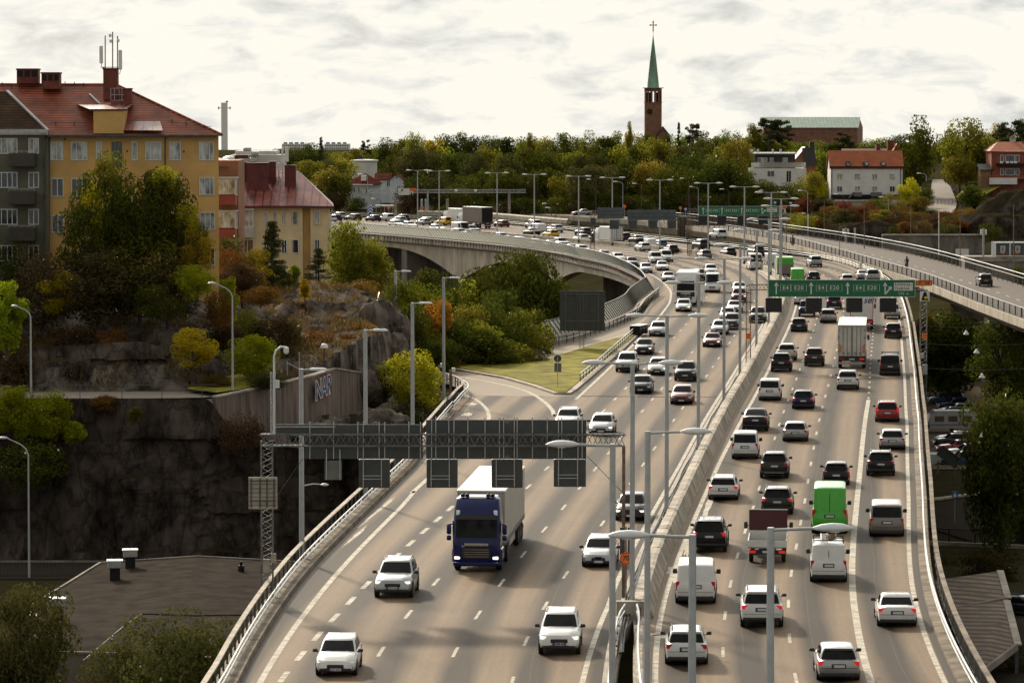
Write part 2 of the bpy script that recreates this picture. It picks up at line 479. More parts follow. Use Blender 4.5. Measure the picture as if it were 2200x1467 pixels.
def asphalt(name,base,track=True,spec=.10):
 m = bpy.data.materials.new(name)
 m.use_nodes = True
 nt = m.node_tree
 N,L = nt.nodes.new,nt.links.new
 b = nt.nodes['Principled BSDF']
 uv = N('ShaderNodeUVMap'); uv.uv_map = 'along'
 geo = N('ShaderNodeNewGeometry')
 mp = N('ShaderNodeMapping'); mp.inputs['Scale'].default_value = (0.02,1.1,1)
 L(uv.outputs[0],mp.inputs[0])
 n1 = N('ShaderNodeTexNoise'); n1.inputs['Scale'].default_value = 1.6; n1.inputs['Detail'].default_value = 6; n1.inputs['Roughness'].default_value = .6
 L(mp.outputs[0],n1.inputs['Vector'])
 n2 = N('ShaderNodeTexNoise'); n2.inputs['Scale'].default_value = 0.35; n2.inputs['Detail'].default_value = 8; n2.inputs['Roughness'].default_value = .7
 L(geo.outputs['Position'],n2.inputs['Vector'])
 n3 = N('ShaderNodeTexNoise'); n3.inputs['Scale'].default_value = 5; n3.inputs['Detail'].default_value = 3
 L(geo.outputs['Position'],n3.inputs['Vector'])
 a1 = N('ShaderNodeMath'); a1.operation = 'MULTIPLY_ADD'; a1.inputs[1].default_value = .45
 L(n1.outputs[0],a1.inputs[0])
 m2 = N('ShaderNodeMath'); m2.operation = 'MULTIPLY'; m2.inputs[1].default_value = .22
 L(n2.outputs[0],m2.inputs[0]); L(m2.outputs[0],a1.inputs[2])
 a2 = N('ShaderNodeMath'); a2.operation = 'MULTIPLY_ADD'; a2.inputs[1].default_value = .38
 L(n3.outputs[0],a2.inputs[0]); L(a1.outputs[0],a2.inputs[2])
 r = N('ShaderNodeValToRGB')
 r.color_ramp.elements[0].position = .34; r.color_ramp.elements[1].position = .66
 r.color_ramp.elements[0].color = (*[c*.70 for c in base],1); r.color_ramp.elements[1].color = (*[c*1.25 for c in base],1)
 L(a2.outputs[0],r.inputs[0])
 L(r.outputs[0],b.inputs['Base Color'])
 if track:  # oil darkening down the middle of every lane
  sp = N('ShaderNodeSeparateXYZ'); L(uv.outputs[0],sp.inputs[0])
  w = N('ShaderNodeMath'); w.operation = 'MULTIPLY_ADD'; w.inputs[1].default_value = 2*pi/3.13; w.inputs[2].default_value = 0.35
  L(sp.outputs[1],w.inputs[0])
  sn = N('ShaderNodeMath'); sn.operation = 'SINE'; L(w.outputs[0],sn.inputs[0])
  n4 = N('ShaderNodeTexNoise'); n4.inputs['Scale'].default_value = .05; n4.inputs['Detail'].default_value = 4
  L(geo.outputs['Position'],n4.inputs['Vector'])
  mu = N('ShaderNodeMath'); mu.operation = 'MULTIPLY'; L(sn.outputs[0],mu.inputs[0]); L(n4.outputs[0],mu.inputs[1])
  mr = N('ShaderNodeMapRange'); mr.inputs[1].default_value = -.36; mr.inputs[2].default_value = .34; mr.inputs[3].default_value = .22; mr.inputs[4].default_value = 1.40
  L(mu.outputs[0],mr.inputs[0])
  mx = N('ShaderNodeMix'); mx.data_type = 'RGBA'; mx.blend_type = 'MULTIPLY'; mx.inputs[0].default_value = 1
  L(r.outputs[0],mx.inputs[6]); L(mr.outputs[0],mx.inputs[7])
  L(mx.outputs[2],b.inputs['Base Color'])
 b.inputs['Roughness'].default_value = .72
 b.inputs['Specular IOR Level'].default_value = spec
 bp = N('ShaderNodeBump'); bp.inputs['Strength'].default_value = .25; bp.inputs['Distance'].default_value = .02
 n5 = N('ShaderNodeTexNoise'); n5.inputs['Scale'].default_value = 22; n5.inputs['Detail'].default_value = 4
 L(geo.outputs['Position'],n5.inputs['Vector']); L(n5.outputs[0],bp.inputs['Height']); L(bp.outputs[0],b.inputs['Normal'])
 return m
M['asphalt'] = asphalt('worn_asphalt',(0.128,0.092,0.060))
M['asphalt_pale'] = asphalt('pale_concrete_road',(0.24,0.195,0.15),False)
M['asphalt_branch'] = asphalt('weathered_branch_asphalt',(0.088,0.070,0.054),False)
M['asphalt_dark'] = asphalt('street_asphalt',(0.040,0.034,0.028),False,0)
def strip(mb_uv,o0,o1,s0,s1,ds=4.0,n=1,z=0.0,path=None):
 """ribbon along the motorway between two offsets -> verts, faces, uv"""
 path = path or MED
 V,Fc,UV = mb_uv
 k = max(1,int((s1 - s0)/ds))
 base = len(V)
 for i in range(k + 1):
  q = s0 + (s1 - s0)*i/k
  a,b_ = (o0(q) if callable(o0) else o0),(o1(q) if callable(o1) else o1)
  for j in range(n + 1):
   o = a + (b_ - a)*j/n
   V.append(tuple(path.at(q,o,z)))
   UV.append((q,o))
 for i in range(k):
  for j in range(n):
   c = base + i*(n + 1) + j
   Fc.append((c,c + 1,c + n + 2,c + n + 1))
def uv_mesh(name,data,m):
 V,Fc,UV = data
 me = bpy.data.meshes.new(name)
 me.from_pydata(V,[],Fc)
 lay = me.uv_layers.new(name='along')
 for l in me.loops:
  lay.data[l.index].uv = UV[l.vertex_index]
 me.materials.append(m)
 return me
def poly_mesh(name,pts,m,z=0.0):
 from mathutils.geometry import tessellate_polygon
 v = [Vector((p[0],p[1],z)) for p in pts]
 tr = tessellate_polygon([v])
 fs = []
 for t in tr:
  a,b,c = [v[i] for i in t]
  fs.append(t if (b - a).cross(c - a).z > 0 else (t[0],t[2],t[1]))
 return uv_mesh(name,([tuple(p) for p in v],fs,[(p.x,p.y) for p in v]),m)
data = ([],[],[])
strip(data,left_edge,gap_l,0,206,4,10)
strip(data,left_edge,0.0,206.5,SEND,4,10)
strip(data,gap_r,right_edge,0,SEND,4,10)
road = tag(link_mesh('motorway_road',uv_mesh('motorway_road',data,M['asphalt'])),kind='structure')
g2 = lambda x,y: tuple(ground(x,y))[:2]
ramp_exit = [MED.at(120,-14),MED.at(206,-13),g2(1260,845),g2(1228,843),g2(1190,843),g2(1080,810),g2(975,792),(-9,347),(-26,352),(-26,336),(-9.5,331),(-5.6,325),(-4.3,318),(-4.0,312),(-4.6,303),MED.at(184,-21.3),MED.at(143,-19.2)]
tag(link_mesh('exit_slip_road',poly_mesh('exit_slip_road',[tuple(p)[:2] for p in ramp_exit],M['asphalt_pale'],-.006)),kind='structure')
ramp_enter = [MED.at(400,-16),(15.0,432),(10.0,404),(3.6,377),(-6,362),(-24,352),(-26,343),(-10,345),g2(1160,780),g2(1250,752),g2(1350,724),g2(1392,700),MED.at(300,-13.6),MED.at(350,-13),MED.at(400,-13)]
tag(link_mesh('entry_slip_road',poly_mesh('entry_slip_road',[tuple(p)[:2] for p in ramp_enter],M['asphalt_pale'],-.010)),kind='structure')
isl = [g2(975,795),g2(1080,813),g2(1140,830),g2(1190,847),g2(1226,847),g2(1240,838),g2(1300,786),g2(1340,752),g2(1384,708),g2(1350,719),g2(1250,747),g2(1160,777),(-8,352)]
M['kerb'] = mat('kerb_stone',(0.36,0.31,0.25),.85,var=.2,scale=1.2)
mb = MB(); mb.prism(isl,-.3,.14)
tag(mb.build('kerb_island',M['kerb']),kind='structure')
cx,cy = sum(p[0] for p in isl)/len(isl),sum(p[1] for p in isl)/len(isl)
def inset(poly,d):
 out = []
 n = len(poly)
 for i in range(n):
  a,b,c = Vector(poly[i - 1]),Vector(poly[i]),Vector(poly[(i + 1) % n])
  e1,e2 = (b - a).normalized(),(c - b).normalized()
  n1,n2 = Vector((-e1.y,e1.x)),Vector((-e2.y,e2.x))
  nn = (n1 + n2); nn = nn/max(.35,nn.length) if nn.length > 0 else n1
  out.append(tuple(b + nn*d))
 return out
def area(p): return sum(p[i - 1][0]*p[i][1] - p[i][0]*p[i - 1][1] for i in range(len(p)))
lawn = inset(isl,.55 if area(isl) > 0 else -.55)
M['lawn'] = mat('lawn',(0.20,0.185,0.018),.95,var=.35,scale=.45,bump=.5,bscale=12,spec=.1,dark=(.07,.06,.02))
mb = MB(); mb.prism(lawn,0,.20)
tag(mb.build('lawn',M['lawn']),kind='structure')
gt = ([],[],[])
nz_ = lambda q: noise.noise(Vector((q/9,3,1)))
strip(gt,lambda q: right_line(q) + .06,lambda q: right_line(q) + .42,0,452,4,1,.003)
strip(gt,lambda q: left_edge(q) + .55,lambda q: left_edge(q) + 1.0,0,150,4,1,.003)
M['gutter'] = asphalt('dirty_gutter',(.050,.040,.031),False)
for o,a,b in ((-4.15,20,240),(-9.9,30,210),(-6.9,190,420),(8.25,10,300),(5.1,60,330),(11.8,0,210),(-1.6,80,400)):
 strip(gt,lambda q: o + .12*nz_(q) - .03,lambda q: o + .12*nz_(q) + .03,a,b,2,1,.003)
tag(link_mesh('gutter',uv_mesh('gutter',gt,M['gutter'])),kind='structure')
def line(data,o,w,s0,s1,z=.004,ds=3.0):
 f = o if callable(o) else (lambda q: o)
 strip(data,lambda q: f(q) - w/2,lambda q: f(q) + w/2,s0,s1,ds,1,z)
mk = ([],[],[])
line(mk,left_line,.27,0,128)
line(mk,main_left_line,.28,203,700)
line(mk,lambda q: float(np.interp(q,[0,51,75,146,800],[-2.9,-1.9,-1.35,-1.05,-1.05])),.24,0,SEND - 20)
line(mk,lambda q: float(np.interp(q,[0,51,91,146,203,291,800],[1.6,1.15,1.4,1.55,1.9,2.0,2.0])),.26,0,SEND - 20)
rowC = lambda q: float(np.interp(q,[0,51,71,95,146,204,242,800],[9.9,10.2,10.5,10.7,11.1,11.4,11.25,11.3]))
line(mk,rowC,.33,0,205)
line(mk,lambda q: right_line(q) - .1,.24,0,SEND - 20)
def dashes(o,s0,s1,period,length,w,phase=0):
 q = s0 + phase
 while q < s1:
  line(mk,o,w,q,min(q + length,s1),ds=1.5)
  q += period
row1 = lambda q: float(np.interp(q,[0,51,75,97,121,140,165],[-14.9,-14.6,-14.0,-13.7,-13.4,-13.1,-12.7]))
row2 = lambda q: float(np.interp(q,[0,59,83,142,191,400,480,800],[-11.6,-11.0,-10.5,-9.8,-9.5,-9.6,-10.0,-9.6]))
row3 = lambda q: float(np.interp(q,[0,59,83,119,155,204,800],[-8.3,-7.7,-7.15,-6.7,-6.45,-6.4,-6.3]))
row4 = lambda q: float(np.interp(q,[0,63,87,111,161,230],[-5.5,-4.7,-4.1,-3.75,-3.45,-3.35]))
rowA = lambda q: float(np.interp(q,[0,59,83,119,157,800],[3.9,4.15,4.45,4.7,4.8,4.8]))
rowB = lambda q: float(np.interp(q,[0,53,75,101,126,800],[6.9,7.1,7.35,7.65,7.75,7.9]))
dashes(row1,0,165,6.0,2.9,.26,2.7)
dashes(row2,0,640,12.0,3.0,.17,10.0)
dashes(row3,0,640,12.0,3.0,.15,10.0)
dashes(row4,0,640,12.0,3.0,.15,1.5)
dashes(rowA,0,640,12.0,3.0,.15,10.5)
dashes(rowB,0,640,12.0,3.0,.15,3.0)
dashes(rowC,206,640,6.0,1.6,.17,0)
def pline(pts,w,z=.004,per=8):
 p = Path(spline([tuple(a)[:2] for a in pts],per))
 strip(mk,-w/2,w/2,0,p.len,1.5,1,z,p)
pline([MED.at(127,-16.85),g2(1000,955),g2(1044,912),g2(1050,890),g2(1040,872),g2(1018,856),g2(985,845)],.30)
pline([g2(1190,893),g2(1186,880),g2(1168,862),g2(1135,842),g2(1080,826),g2(980,808),g2(955,804)],.34)
for u in range(5):
 a = g2(1045 - 30*u,868 - 5*u)
tag(link_mesh('road_markings',uv_mesh('road_markings',mk,M['marking'])),kind='structure')
M['spill'] = mat('pale_dried_spill',(0.42,0.38,0.31),.8,var=.3,scale=2)
M['patch'] = mat('newer_asphalt_patch',(0.10,0.085,0.070),.8,var=.2,scale=2)
random.seed(4)
def blot(x,y,rx,ry,seed,mb_):
 random.seed(seed)
 c = ground(x,y)
 tx,ty = MED.dir(MED.find(c.x,c.y)[0])
 pts = []
 for k in range(22):
  a = 2*pi*k/22
  r = random.uniform(.55,1.1)
  u,v = rx*r*cos(a),ry*r*sin(a)
  pts.append((c.x + ty*u + tx*v,c.y - tx*u + ty*v))
 cv = (c.x,c.y,.007)
 mb_.add([cv] + [(p[0],p[1],.007) for p in pts],[(0,1 + k,1 + (k + 1) % 22) for k in range(22)])
mb = MB()
blot(1452,1225,.5,5,1,mb); blot(1435,1366,.9,.7,2,mb); blot(1400,1362,.8,.5,3,mb); blot(1520,1090,.22,8,5,mb); blot(1482,1170,.28,6,6,mb)
blot(1012,868,.7,1.6,8,mb); blot(1003,890,.5,2.0,9,mb)
blot(815,1095,.16,9,11,mb); blot(765,1150,.14,6,12,mb)
tag(mb.build('dried_spill',M['spill']),kind='structure')
mb = MB()
for (x,y,rx,ry,sd) in ((1850,845,6,.10,1),(1690,846,5,.08,2),(1330,900,6,.06,3),(1905,1115,.2,2,4)):
 blot(x,y,rx,ry,sd,mb)
tag(mb.build('expansion_joint',M['patch']),kind='structure')
def extrude(path,prof,s0,s1,ds=4.0,off0=None,mi=0,mb_=None,closed=True):
 mb_ = mb_ or MB()
 k = max(1,int((s1 - s0)/ds))
 rings = []
 for i in range(k + 1):
  q = s0 + (s1 - s0)*i/k
  b = (off0(q) if callable(off0) else (off0 or 0))
  rings.append([path.at(q,b + o,z) for o,z in prof])
 mb_.loft(rings,closed,closed,mi)
 return mb_
def block_mat(name,col,L_=2.4):
 """cast concrete with joints every few metres along the object's uv-less length, plus streaks"""
 m = mat(name,col,.88,var=.26,scale=.55,bump=.3,bscale=7)
 return m
M['barrier'] = block_mat('barrier_concrete',(0.36,0.315,0.255))
med = thing('median_barrier','long concrete barrier with cable trough between the two carriageways','barrier',(0,0,0))
mb = MB()
q = 71.0
random.seed(3)
while q < SEND - 10:
 e = min(q + (3.0 if q < 300 else 6.0),SEND - 10)
 j = random.uniform(-.02,.02)
 extrude(MED,[(-.02,.0),(.02 + j,.86),(.44 + j,.90 + j),(.62 + j,.84),(.90,.10),(.95,0)],q,e - .05,2.0,mb_=mb)
 q = e
mb.build('barrier_wall',M['barrier'],med)
extrude(MED,[(-.78,0),(-.76,.17),(-.06,.17),(-.06,0)],71,SEND - 10,4.0).build('kerb',M['kerb'],med)
mb = MB()
for o,z in ((-.20,.24),(-.31,.23),(-.42,.22)):
 pts = [MED.at(q,o + .05*sin(q*.21 + o*9),z) for q in np.arange(58,230,3)]
 mb.tube(pts,.045,6)
mb.build('cable',M['black'],med)
mb = MB()
mb.tube([MED.at(q,-.52 + .04*sin(q*.3),.24) for q in np.arange(60,230,3)],.05,6)
mb.build('conduit',M['steel_dark'],med)
mb = MB(); c = MED.at(70.6,-.1,.45); mb.box((c.x,c.y,.4),(1.4,.5,.9)); mb.build('end_block',M['concrete'],med)
for side,gf,lab in ((-1,gap_l,'left'),(1,gap_r,'right')):
 t = thing('median_railing',('steel railing on the left lip of the open gap between the bridges' if side < 0 else 'steel railing on the right lip of the open gap between the bridges'),'railing',(0,0,0),group='railings at the median gap')
 extrude(MED,[(-.45*(side < 0),.0),(-.45*(side < 0),.2),(.45*(side > 0),.2),(.45*(side > 0),0)],0,70,3,off0=gf).build('ledge',M['concrete'],t)
 for z,r in ((.82,.055),(.52,.045)):
  mb = MB(); mb.tube([MED.at(q,gf(q) + side*(.12 if q < 66 else .12 - (q - 66)*.05),z) for q in np.arange(2,71,2.5)],r,6)
  mb.build('rail',M['galv'],t,40)
 me = None
 for q in np.arange(4,70,2.4):
  if me is None: me = MB().box((0,0,.5),(.07,.07,.62)).mesh('post',[M['rust']])
  link_mesh('post',me,t,MED.at(q,gf(q) + side*.12,0))
via = thing('motorway_viaduct','concrete motorway viaduct with haunched arches and tall piers','viaduct',(0,0,-14))
via.location = (0,0,0)
def slab(f0,f1,s0,s1,t=1.5):
 mb_ = MB(); rings = []
 for q in np.arange(s0,s1 + .1,6):
  a,b = MED.at(q,f0(q) - .1),MED.at(q,f1(q) + .1)
  m = MED.at(q,f0(q) + 1.5); n = MED.at(q,f1(q) - 1.5)
  rings.append([(a.x,a.y,-.03),(a.x,a.y,-.6),(m.x,m.y,-t),(n.x,n.y,-t),(b.x,b.y,-.6),(b.x,b.y,-.03)])
 return mb_.loft(rings,True,True)
slab(left_edge,gap_l,0,204).build('deck',M['concrete'],via)
slab(left_edge,lambda q: -.3,340,SEND).build('deck',M['concrete'],via)
slab(gap_r,right_edge,0,SEND).build('deck',M['concrete'],via)
EDGE = Path(np.array([tuple(MED.at(q,left_edge(q)))[:2] for q in np.arange(372,SEND - 4,4)]))
def edge_s_at(px):
 best = min(range(len(EDGE.p)),key=lambda i: abs(proj((*EDGE.p[i],0))[0] - px) + (0 if EDGE.p[i][1] > 480 else 900))
 return EDGE.s[best]
p0,p1,p2,p3 = edge_s_at(865),edge_s_at(987),edge_s_at(1158),edge_s_at(1392)
def girder_depth(q):
 d = 1.7
 for p,hh,w in ((p1,6.6,34),(p2,6.4,36)):
  u = abs(q - p)/w
  if u < 1: d = max(d,1.7 + (hh - 1.7)*(1 - u) ** 2.1 + 0.0)
 return d
mb = MB(); rings = []
for q in np.arange(2,EDGE.len - 2,1.5):
 dpt = girder_depth(q)
 rings.append([EDGE.at(q,.4,-.45),EDGE.at(q,.4,-dpt),EDGE.at(q,2.2,-dpt),EDGE.at(q,2.2,-.45)])
mb.loft(rings,True,True)
M['fascia'] = mat('board_marked_concrete',(0.40,0.34,0.26),.85,var=.2,scale=.5,stretch=(1,1,.3),bump=.2,bscale=5)
mb.build('arch_girder',M['fascia'],via)
mb = MB(); extrude(EDGE,[(-.35,-.05),(-.35,-.5),(.5,-.65),(.5,-.05)],0,EDGE.len,4,mb_=mb); mb.build('edge_beam',M['concrete'],via)
def pier(path,q,o,w,d,z0,z1,parent,m='concrete'):
 p = path.at(q,o)
 tx,ty = path.dir(q)
 MB().rbox((0,0,(z0 + z1)/2),(w,d,z1 - z0),.15).build('pier',M[m],parent,None,(p.x,p.y,0),(0,0,atan2(ty,tx)))
for q in (p1,p2):
 pier(EDGE,q,1.4,1.5,2.0,-16,-6.2,via,'fascia')
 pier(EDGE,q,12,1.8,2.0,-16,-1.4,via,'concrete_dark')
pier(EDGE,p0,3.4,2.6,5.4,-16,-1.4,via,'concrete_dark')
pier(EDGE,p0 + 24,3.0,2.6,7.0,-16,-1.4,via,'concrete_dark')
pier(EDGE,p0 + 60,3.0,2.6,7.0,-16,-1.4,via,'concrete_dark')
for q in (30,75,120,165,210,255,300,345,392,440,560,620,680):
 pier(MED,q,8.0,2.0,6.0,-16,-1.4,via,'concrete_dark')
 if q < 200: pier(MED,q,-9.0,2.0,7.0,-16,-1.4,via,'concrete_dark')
a,b = at(820,640,735),at(1190,640,690)
mb = MB(); mb.box(((a.x + b.x)/2,(a.y + b.y)/2 + 20,-8.5),(60,2,14),atan2(b.y - a.y,b.x - a.x)); mb.build('abutment_wall',M['concrete_dark'],via)
def parapet(name,label,cat,path,off_fn,s0,s1,side,beam=True,top=1.1,rails=(.55,.82),inner=.45,post=2.5,cap=100,wide=.24,infill=None,group=None,beam_m='rust',post_w=.09):
 """steel parapet: flat top beam on posts, two inner tubes; side=-1 outer side on the left"""
 t = thing(name,label,cat,(0,0,0),group=group)
 f = off_fn if callable(off_fn) else (lambda q: off_fn)
 ss = np.arange(s0,s1 + .01,3.0)
 if beam:
  extrude(path,[(-wide/2,top - .07),(-wide/2,top),(wide/2,top),(wide/2,top - .07)],s0,s1,3,off0=f).build('top_beam',M[beam_m],t)
 for z in rails:
  mb_ = MB(); mb_.tube([path.at(q,f(q) - side*inner,z) for q in ss],.05,6); mb_.build('rail',M['galv'],t,40)
 if infill:
  mb_ = MB()
  for q in np.arange(s0,s1,infill):
   p = path.at(q,f(q),0)
   mb_.box((p.x,p.y,top/2 + .08),(.035,.035,top - .2))
  extrude(path,[(-.03,.12),(-.03,.18),(.03,.18),(.03,.12)],s0,s1,3,off0=f,mb_=mb_)
  mb_.build('infill_bars',M['steel_dark'],t)
 step = max(post,(s1 - s0)/(cap - 2))
 me = MB().bar((0,0,0),(0,0,top - .05),post_w,post_w).mesh('post',[M['steel_dark']])
 me2 = MB().bar((0,0,0),(0,0,max(rails) if rails else .5),.08,.08).mesh('rail_bracket',[M['galv']]) if rails and inner else None
 for q in np.arange(s0 + .3,s1,step):
  link_mesh('post',me,t,path.at(q,f(q),0))
 return t
extrude(MED,[(-.55,-.02),(-.55,.22),(.42,.22),(.47,-.02)],0,186,3,off0=lambda q: left_edge(q) + .15).build('concrete_ledge',M['ledge']).__setitem__('kind','structure')
parapet('bridge_parapet','steel parapet with flat weathered top beam along the near left bridge edge','parapet',MED,lambda q: left_edge(q) - .25,0,190,-1,post=2.0,beam_m='kerb')
mb = MB()
extrude(MED,[(.38,.0),(.38,.16),(1.0,.2),(1.05,0)],0,452,4,off0=right_line,mb_=mb)
tag(mb.build('concrete_verge',M['ledge']),kind='structure')
parapet('bridge_parapet','long steel parapet with pale top beam along the right bridge edge','parapet',MED,lambda q: right_line(q) + 1.25,0,300,1,post=2.4,inner=.5,infill=.5,beam_m='ledge')
parapet('bridge_parapet','right bridge parapet continuing beyond the green gantry to the branch viaduct','parapet',MED,lambda q: right_line(q) + 1.15,301,452,1,post=2.4,inner=.4,beam_m='ledge')
CURL = Path(spline([tuple(MED.at(188,-21.6))[:2],(-4.55,304),(-4.1,311),(-4.5,317),(-5.8,323),(-9,328),(-14,332)],10))
parapet('slip_road_parapet','curled steel parapet at the mouth of the exit slip road','parapet',CURL,0,0,CURL.len,-1,post=1.6)
FARR = Path(np.array([tuple(MED.at(q,right_edge(q)))[:2] for q in np.arange(452,SEND - 4,4)]))
parapet('guard_rail','triple guard rail along the far outer edge of the right carriageway','guard rail',FARR,.0,0,FARR.len - 4,1,top=1.05,rails=(.45,.75),inner=.3,post=4,wide=.3)
a = [g2(x,y) for x,y in ((1222,481),(1150,475),(1080,469),(1020,465),(900,462))]
FW = Path(spline(a,10))
extrude(FW,[(-.5,0),(-.45,.8),(0,1.05),(.45,.8),(.5,0)],0,FW.len,5).build('concrete_barrier',M['kerb']).__setitem__('kind','structure')
IG = Path(spline([g2(1246,822),g2(1285,790),g2(1335,745),g2(1372,712)],12))
parapet('guard_rail','double tube guard rail along the right side of the grassy island','guard rail',IG,0,0,IG.len,-1,beam=False,top=.85,rails=(.5,.8),inner=0,post=3)
c = ground(1366,722)
t = thing('crash_cushion','dark box shaped crash cushion at the tip of the grassy island','crash cushion',(c.x,c.y,.1),radians(-18))
for k in range(3):
 MB().rbox((0,k*1.15,.5),(1.1,1.0,.9),.08).build('bay',M['black'],t)
MB().rbox((0,1.15,1.0),(1.2,3.4,.08),.03).build('cover',M['galv'],t)
def glass_mat():
 m = bpy.data.materials.new('milky_screen_glass')
 m.use_nodes = True
 nt = m.node_tree
 b = nt.nodes['Principled BSDF']
 b.inputs['Base Color'].default_value = (.62,.63,.56,1)
 b.inputs['Roughness'].default_value = .22
 b.inputs['Alpha'].default_value = .85
 tr = nt.nodes.new('ShaderNodeBsdfTranslucent'); tr.inputs[0].default_value = (.62,.62,.54,1)
 mx = nt.nodes.new('ShaderNodeMixShader'); mx.inputs[0].default_value = .55
 nt.links.new(b.outputs[0],mx.inputs[1]); nt.links.new(tr.outputs[0],mx.inputs[2])
 nt.links.new(mx.outputs[0],nt.nodes['Material Output'].inputs[0])
 return m
M['screen_glass'] = glass_mat()
def noise_screen(label,path,s0,s1,out,dens,lean=1.0,h0=.75,h1=2.35,grp='leaning noise screens'):
 t = thing('noise_screen',label,'noise screen',(0,0,0),group=grp)
 o0,o1 = out*.15,out*(.15 + lean)
 mb_ = MB(); k = int((s1 - s0)/3)
 A = [(path.at(s0 + (s1 - s0)*i/k,o0,h0),path.at(s0 + (s1 - s0)*i/k,o1,h1)) for i in range(k + 1)]
 for i in range(k):
  mb_.quad(A[i][0],A[i + 1][0],A[i + 1][1],A[i][1])
 mb_.build('glazing',M['screen_glass'],t)
 mb_ = MB()
 for q in np.arange(s0,s1,dens):
  mb_.bar(path.at(q,o0 - out*.03,h0),path.at(q + dens*.35,o1,h1 + .02),.12,.10)
 mb_.tube([a for a,_ in A],.09,6); mb_.tube([b for _,b in A],.07,6)
 mb_.build('frame',M['steel_dark'],t)
 mb_ = MB()
 extrude(path,[(o0 - .10,-.45),(o0 - .10,h0 - .25),(o0 + .10,h0 - .25),(o0 + .10,-.45)],s0,s1,3,mb_=mb_)
 mb_.build('base_wall',M['concrete'],t)
 mb_ = MB()
 for q in np.arange(s0,s1,1.5):
  p = path.at(q,out*.35,-.05); mb_.box((p.x,p.y,.05),(.14,.14,.95))
 extrude(path,[(out*.35 - .05,.42),(out*.35 - .05,.52),(out*.35 + .05,.52),(out*.35 + .05,.42)],s0,s1,3,mb_=mb_)
 mb_.build('outer_rail',M['rust'],t)
b1,b2 = edge_s_at(905),edge_s_at(1003)
eL = EDGE.len - 6
noise_screen('noise screen of slanted glass panels on the far viaduct beside the cream house',EDGE,edge_s_at(925) ,eL,-1,1.3)
noise_screen('noise screen of slanted glass on the middle of the curved viaduct above the arch',EDGE,edge_s_at(1195),edge_s_at(930),-1,1.3)
noise_screen('noise screen of slanted glass on the near bend of the curved viaduct',EDGE,2,edge_s_at(1200),-1,1.5)
RP = Path(spline([tuple(EDGE.p[1]),(15.6,452),(13.8,430),(9.6,403),(3.3,376),(-6,361),(-20,352)],12))
noise_screen('pale noise screen beside the entry slip road behind the black board',RP,2,RP.len - 22,1,1.6)
parapet('slip_road_parapet','double guard rail along the outer side of the entry slip road','parapet',RP,-.6,0,RP.len - 20,1,top=1.0,rails=(.45,.75),inner=-.25,post=3,wide=.2)
BL = Path(spline([(60,330),(58.8,415),(58.0,460),(57.6,511),(56.6,540),(55.3,567),(53,615),(49.9,665),(45.0,715),(38,760),(24,812),(-10,880)],16,20))
BR = Path(spline([(71,330),(70.2,415),(69.4,480),(68.4,540),(66.6,600),(62.9,645),(58.5,680),(53.2,715),(46.5,755),(38,790),(24,835),(-8,900)],16,20))
n = 120
la = [BL.at(BL.len*i/n) for i in range(n + 1)]
ra = [BR.at(BR.len*i/n) for i in range(n + 1)]
V,Fc,UV = [],[],[]
for i in range(n + 1):
 V += [tuple(la[i]),tuple(ra[i])]; UV += [(i*4,0),(i*4,10)]
 V[-1] = (V[-1][0],V[-1][1],.003); V[-2] = (V[-2][0],V[-2][1],.003)
for i in range(n):
 Fc.append((2*i,2*i + 1,2*i + 3,2*i + 2))
tag(link_mesh('branch_road',uv_mesh('branch_road',(V,Fc,UV),M['asphalt_branch'])),kind='structure')
brn = thing('branch_viaduct','narrow concrete branch viaduct curving in from the right edge','viaduct',(0,0,0))
mb = MB(); rings = []
for i in range(n + 1):
 a,b = la[i],ra[i]
 d = (b - a).normalized()
 rings.append([a - d*.3 + Vector((0,0,-.02)),a - d*.3 + Vector((0,0,-1.0)),a + d*2 + Vector((0,0,-2.3)),b - d*2 + Vector((0,0,-2.3)),b + d*.3 + Vector((0,0,-1)),b + d*.3 + Vector((0,0,-.02))])
mb.loft(rings,True,True)
mb.build('deck',M['fascia'],brn)
for y in (360,436,512,600,660):
 i = min(range(n + 1),key=lambda i: abs(la[i].y - y))
 p = (la[i] + ra[i])/2
 MB().rbox((0,0,-9),(4.6,1.6,14.0),.2).build('pier',M['concrete_dark'],brn,None,(p.x,p.y,0))
mk2 = ([],[],[])
BC = Path((np.array([tuple(p)[:2] for p in la])*.5 + np.array([tuple(p)[:2] for p in ra])*.5))
q = 20
while q < 330:
 strip(mk2,-.09,.09,q,q + 3,3,1,.008,BC); q += 9
tag(link_mesh('branch_markings',uv_mesh('branch_markings',mk2,M['marking'])),kind='structure')
parapet('branch_parapet','barred parapet on the near side of the branch viaduct','parapet',BL,.05,30,470,-1,top=1.25,rails=(),inner=0,infill=1.2,post=4.5,wide=.14,beam_m='galv',post_w=.14)
parapet('branch_parapet','barred parapet on the far side of the branch viaduct','parapet',BR,-.05,30,480,1,top=1.25,rails=(1.75,),inner=0,infill=1.2,post=4.5,wide=.14,beam_m='galv',post_w=.14)
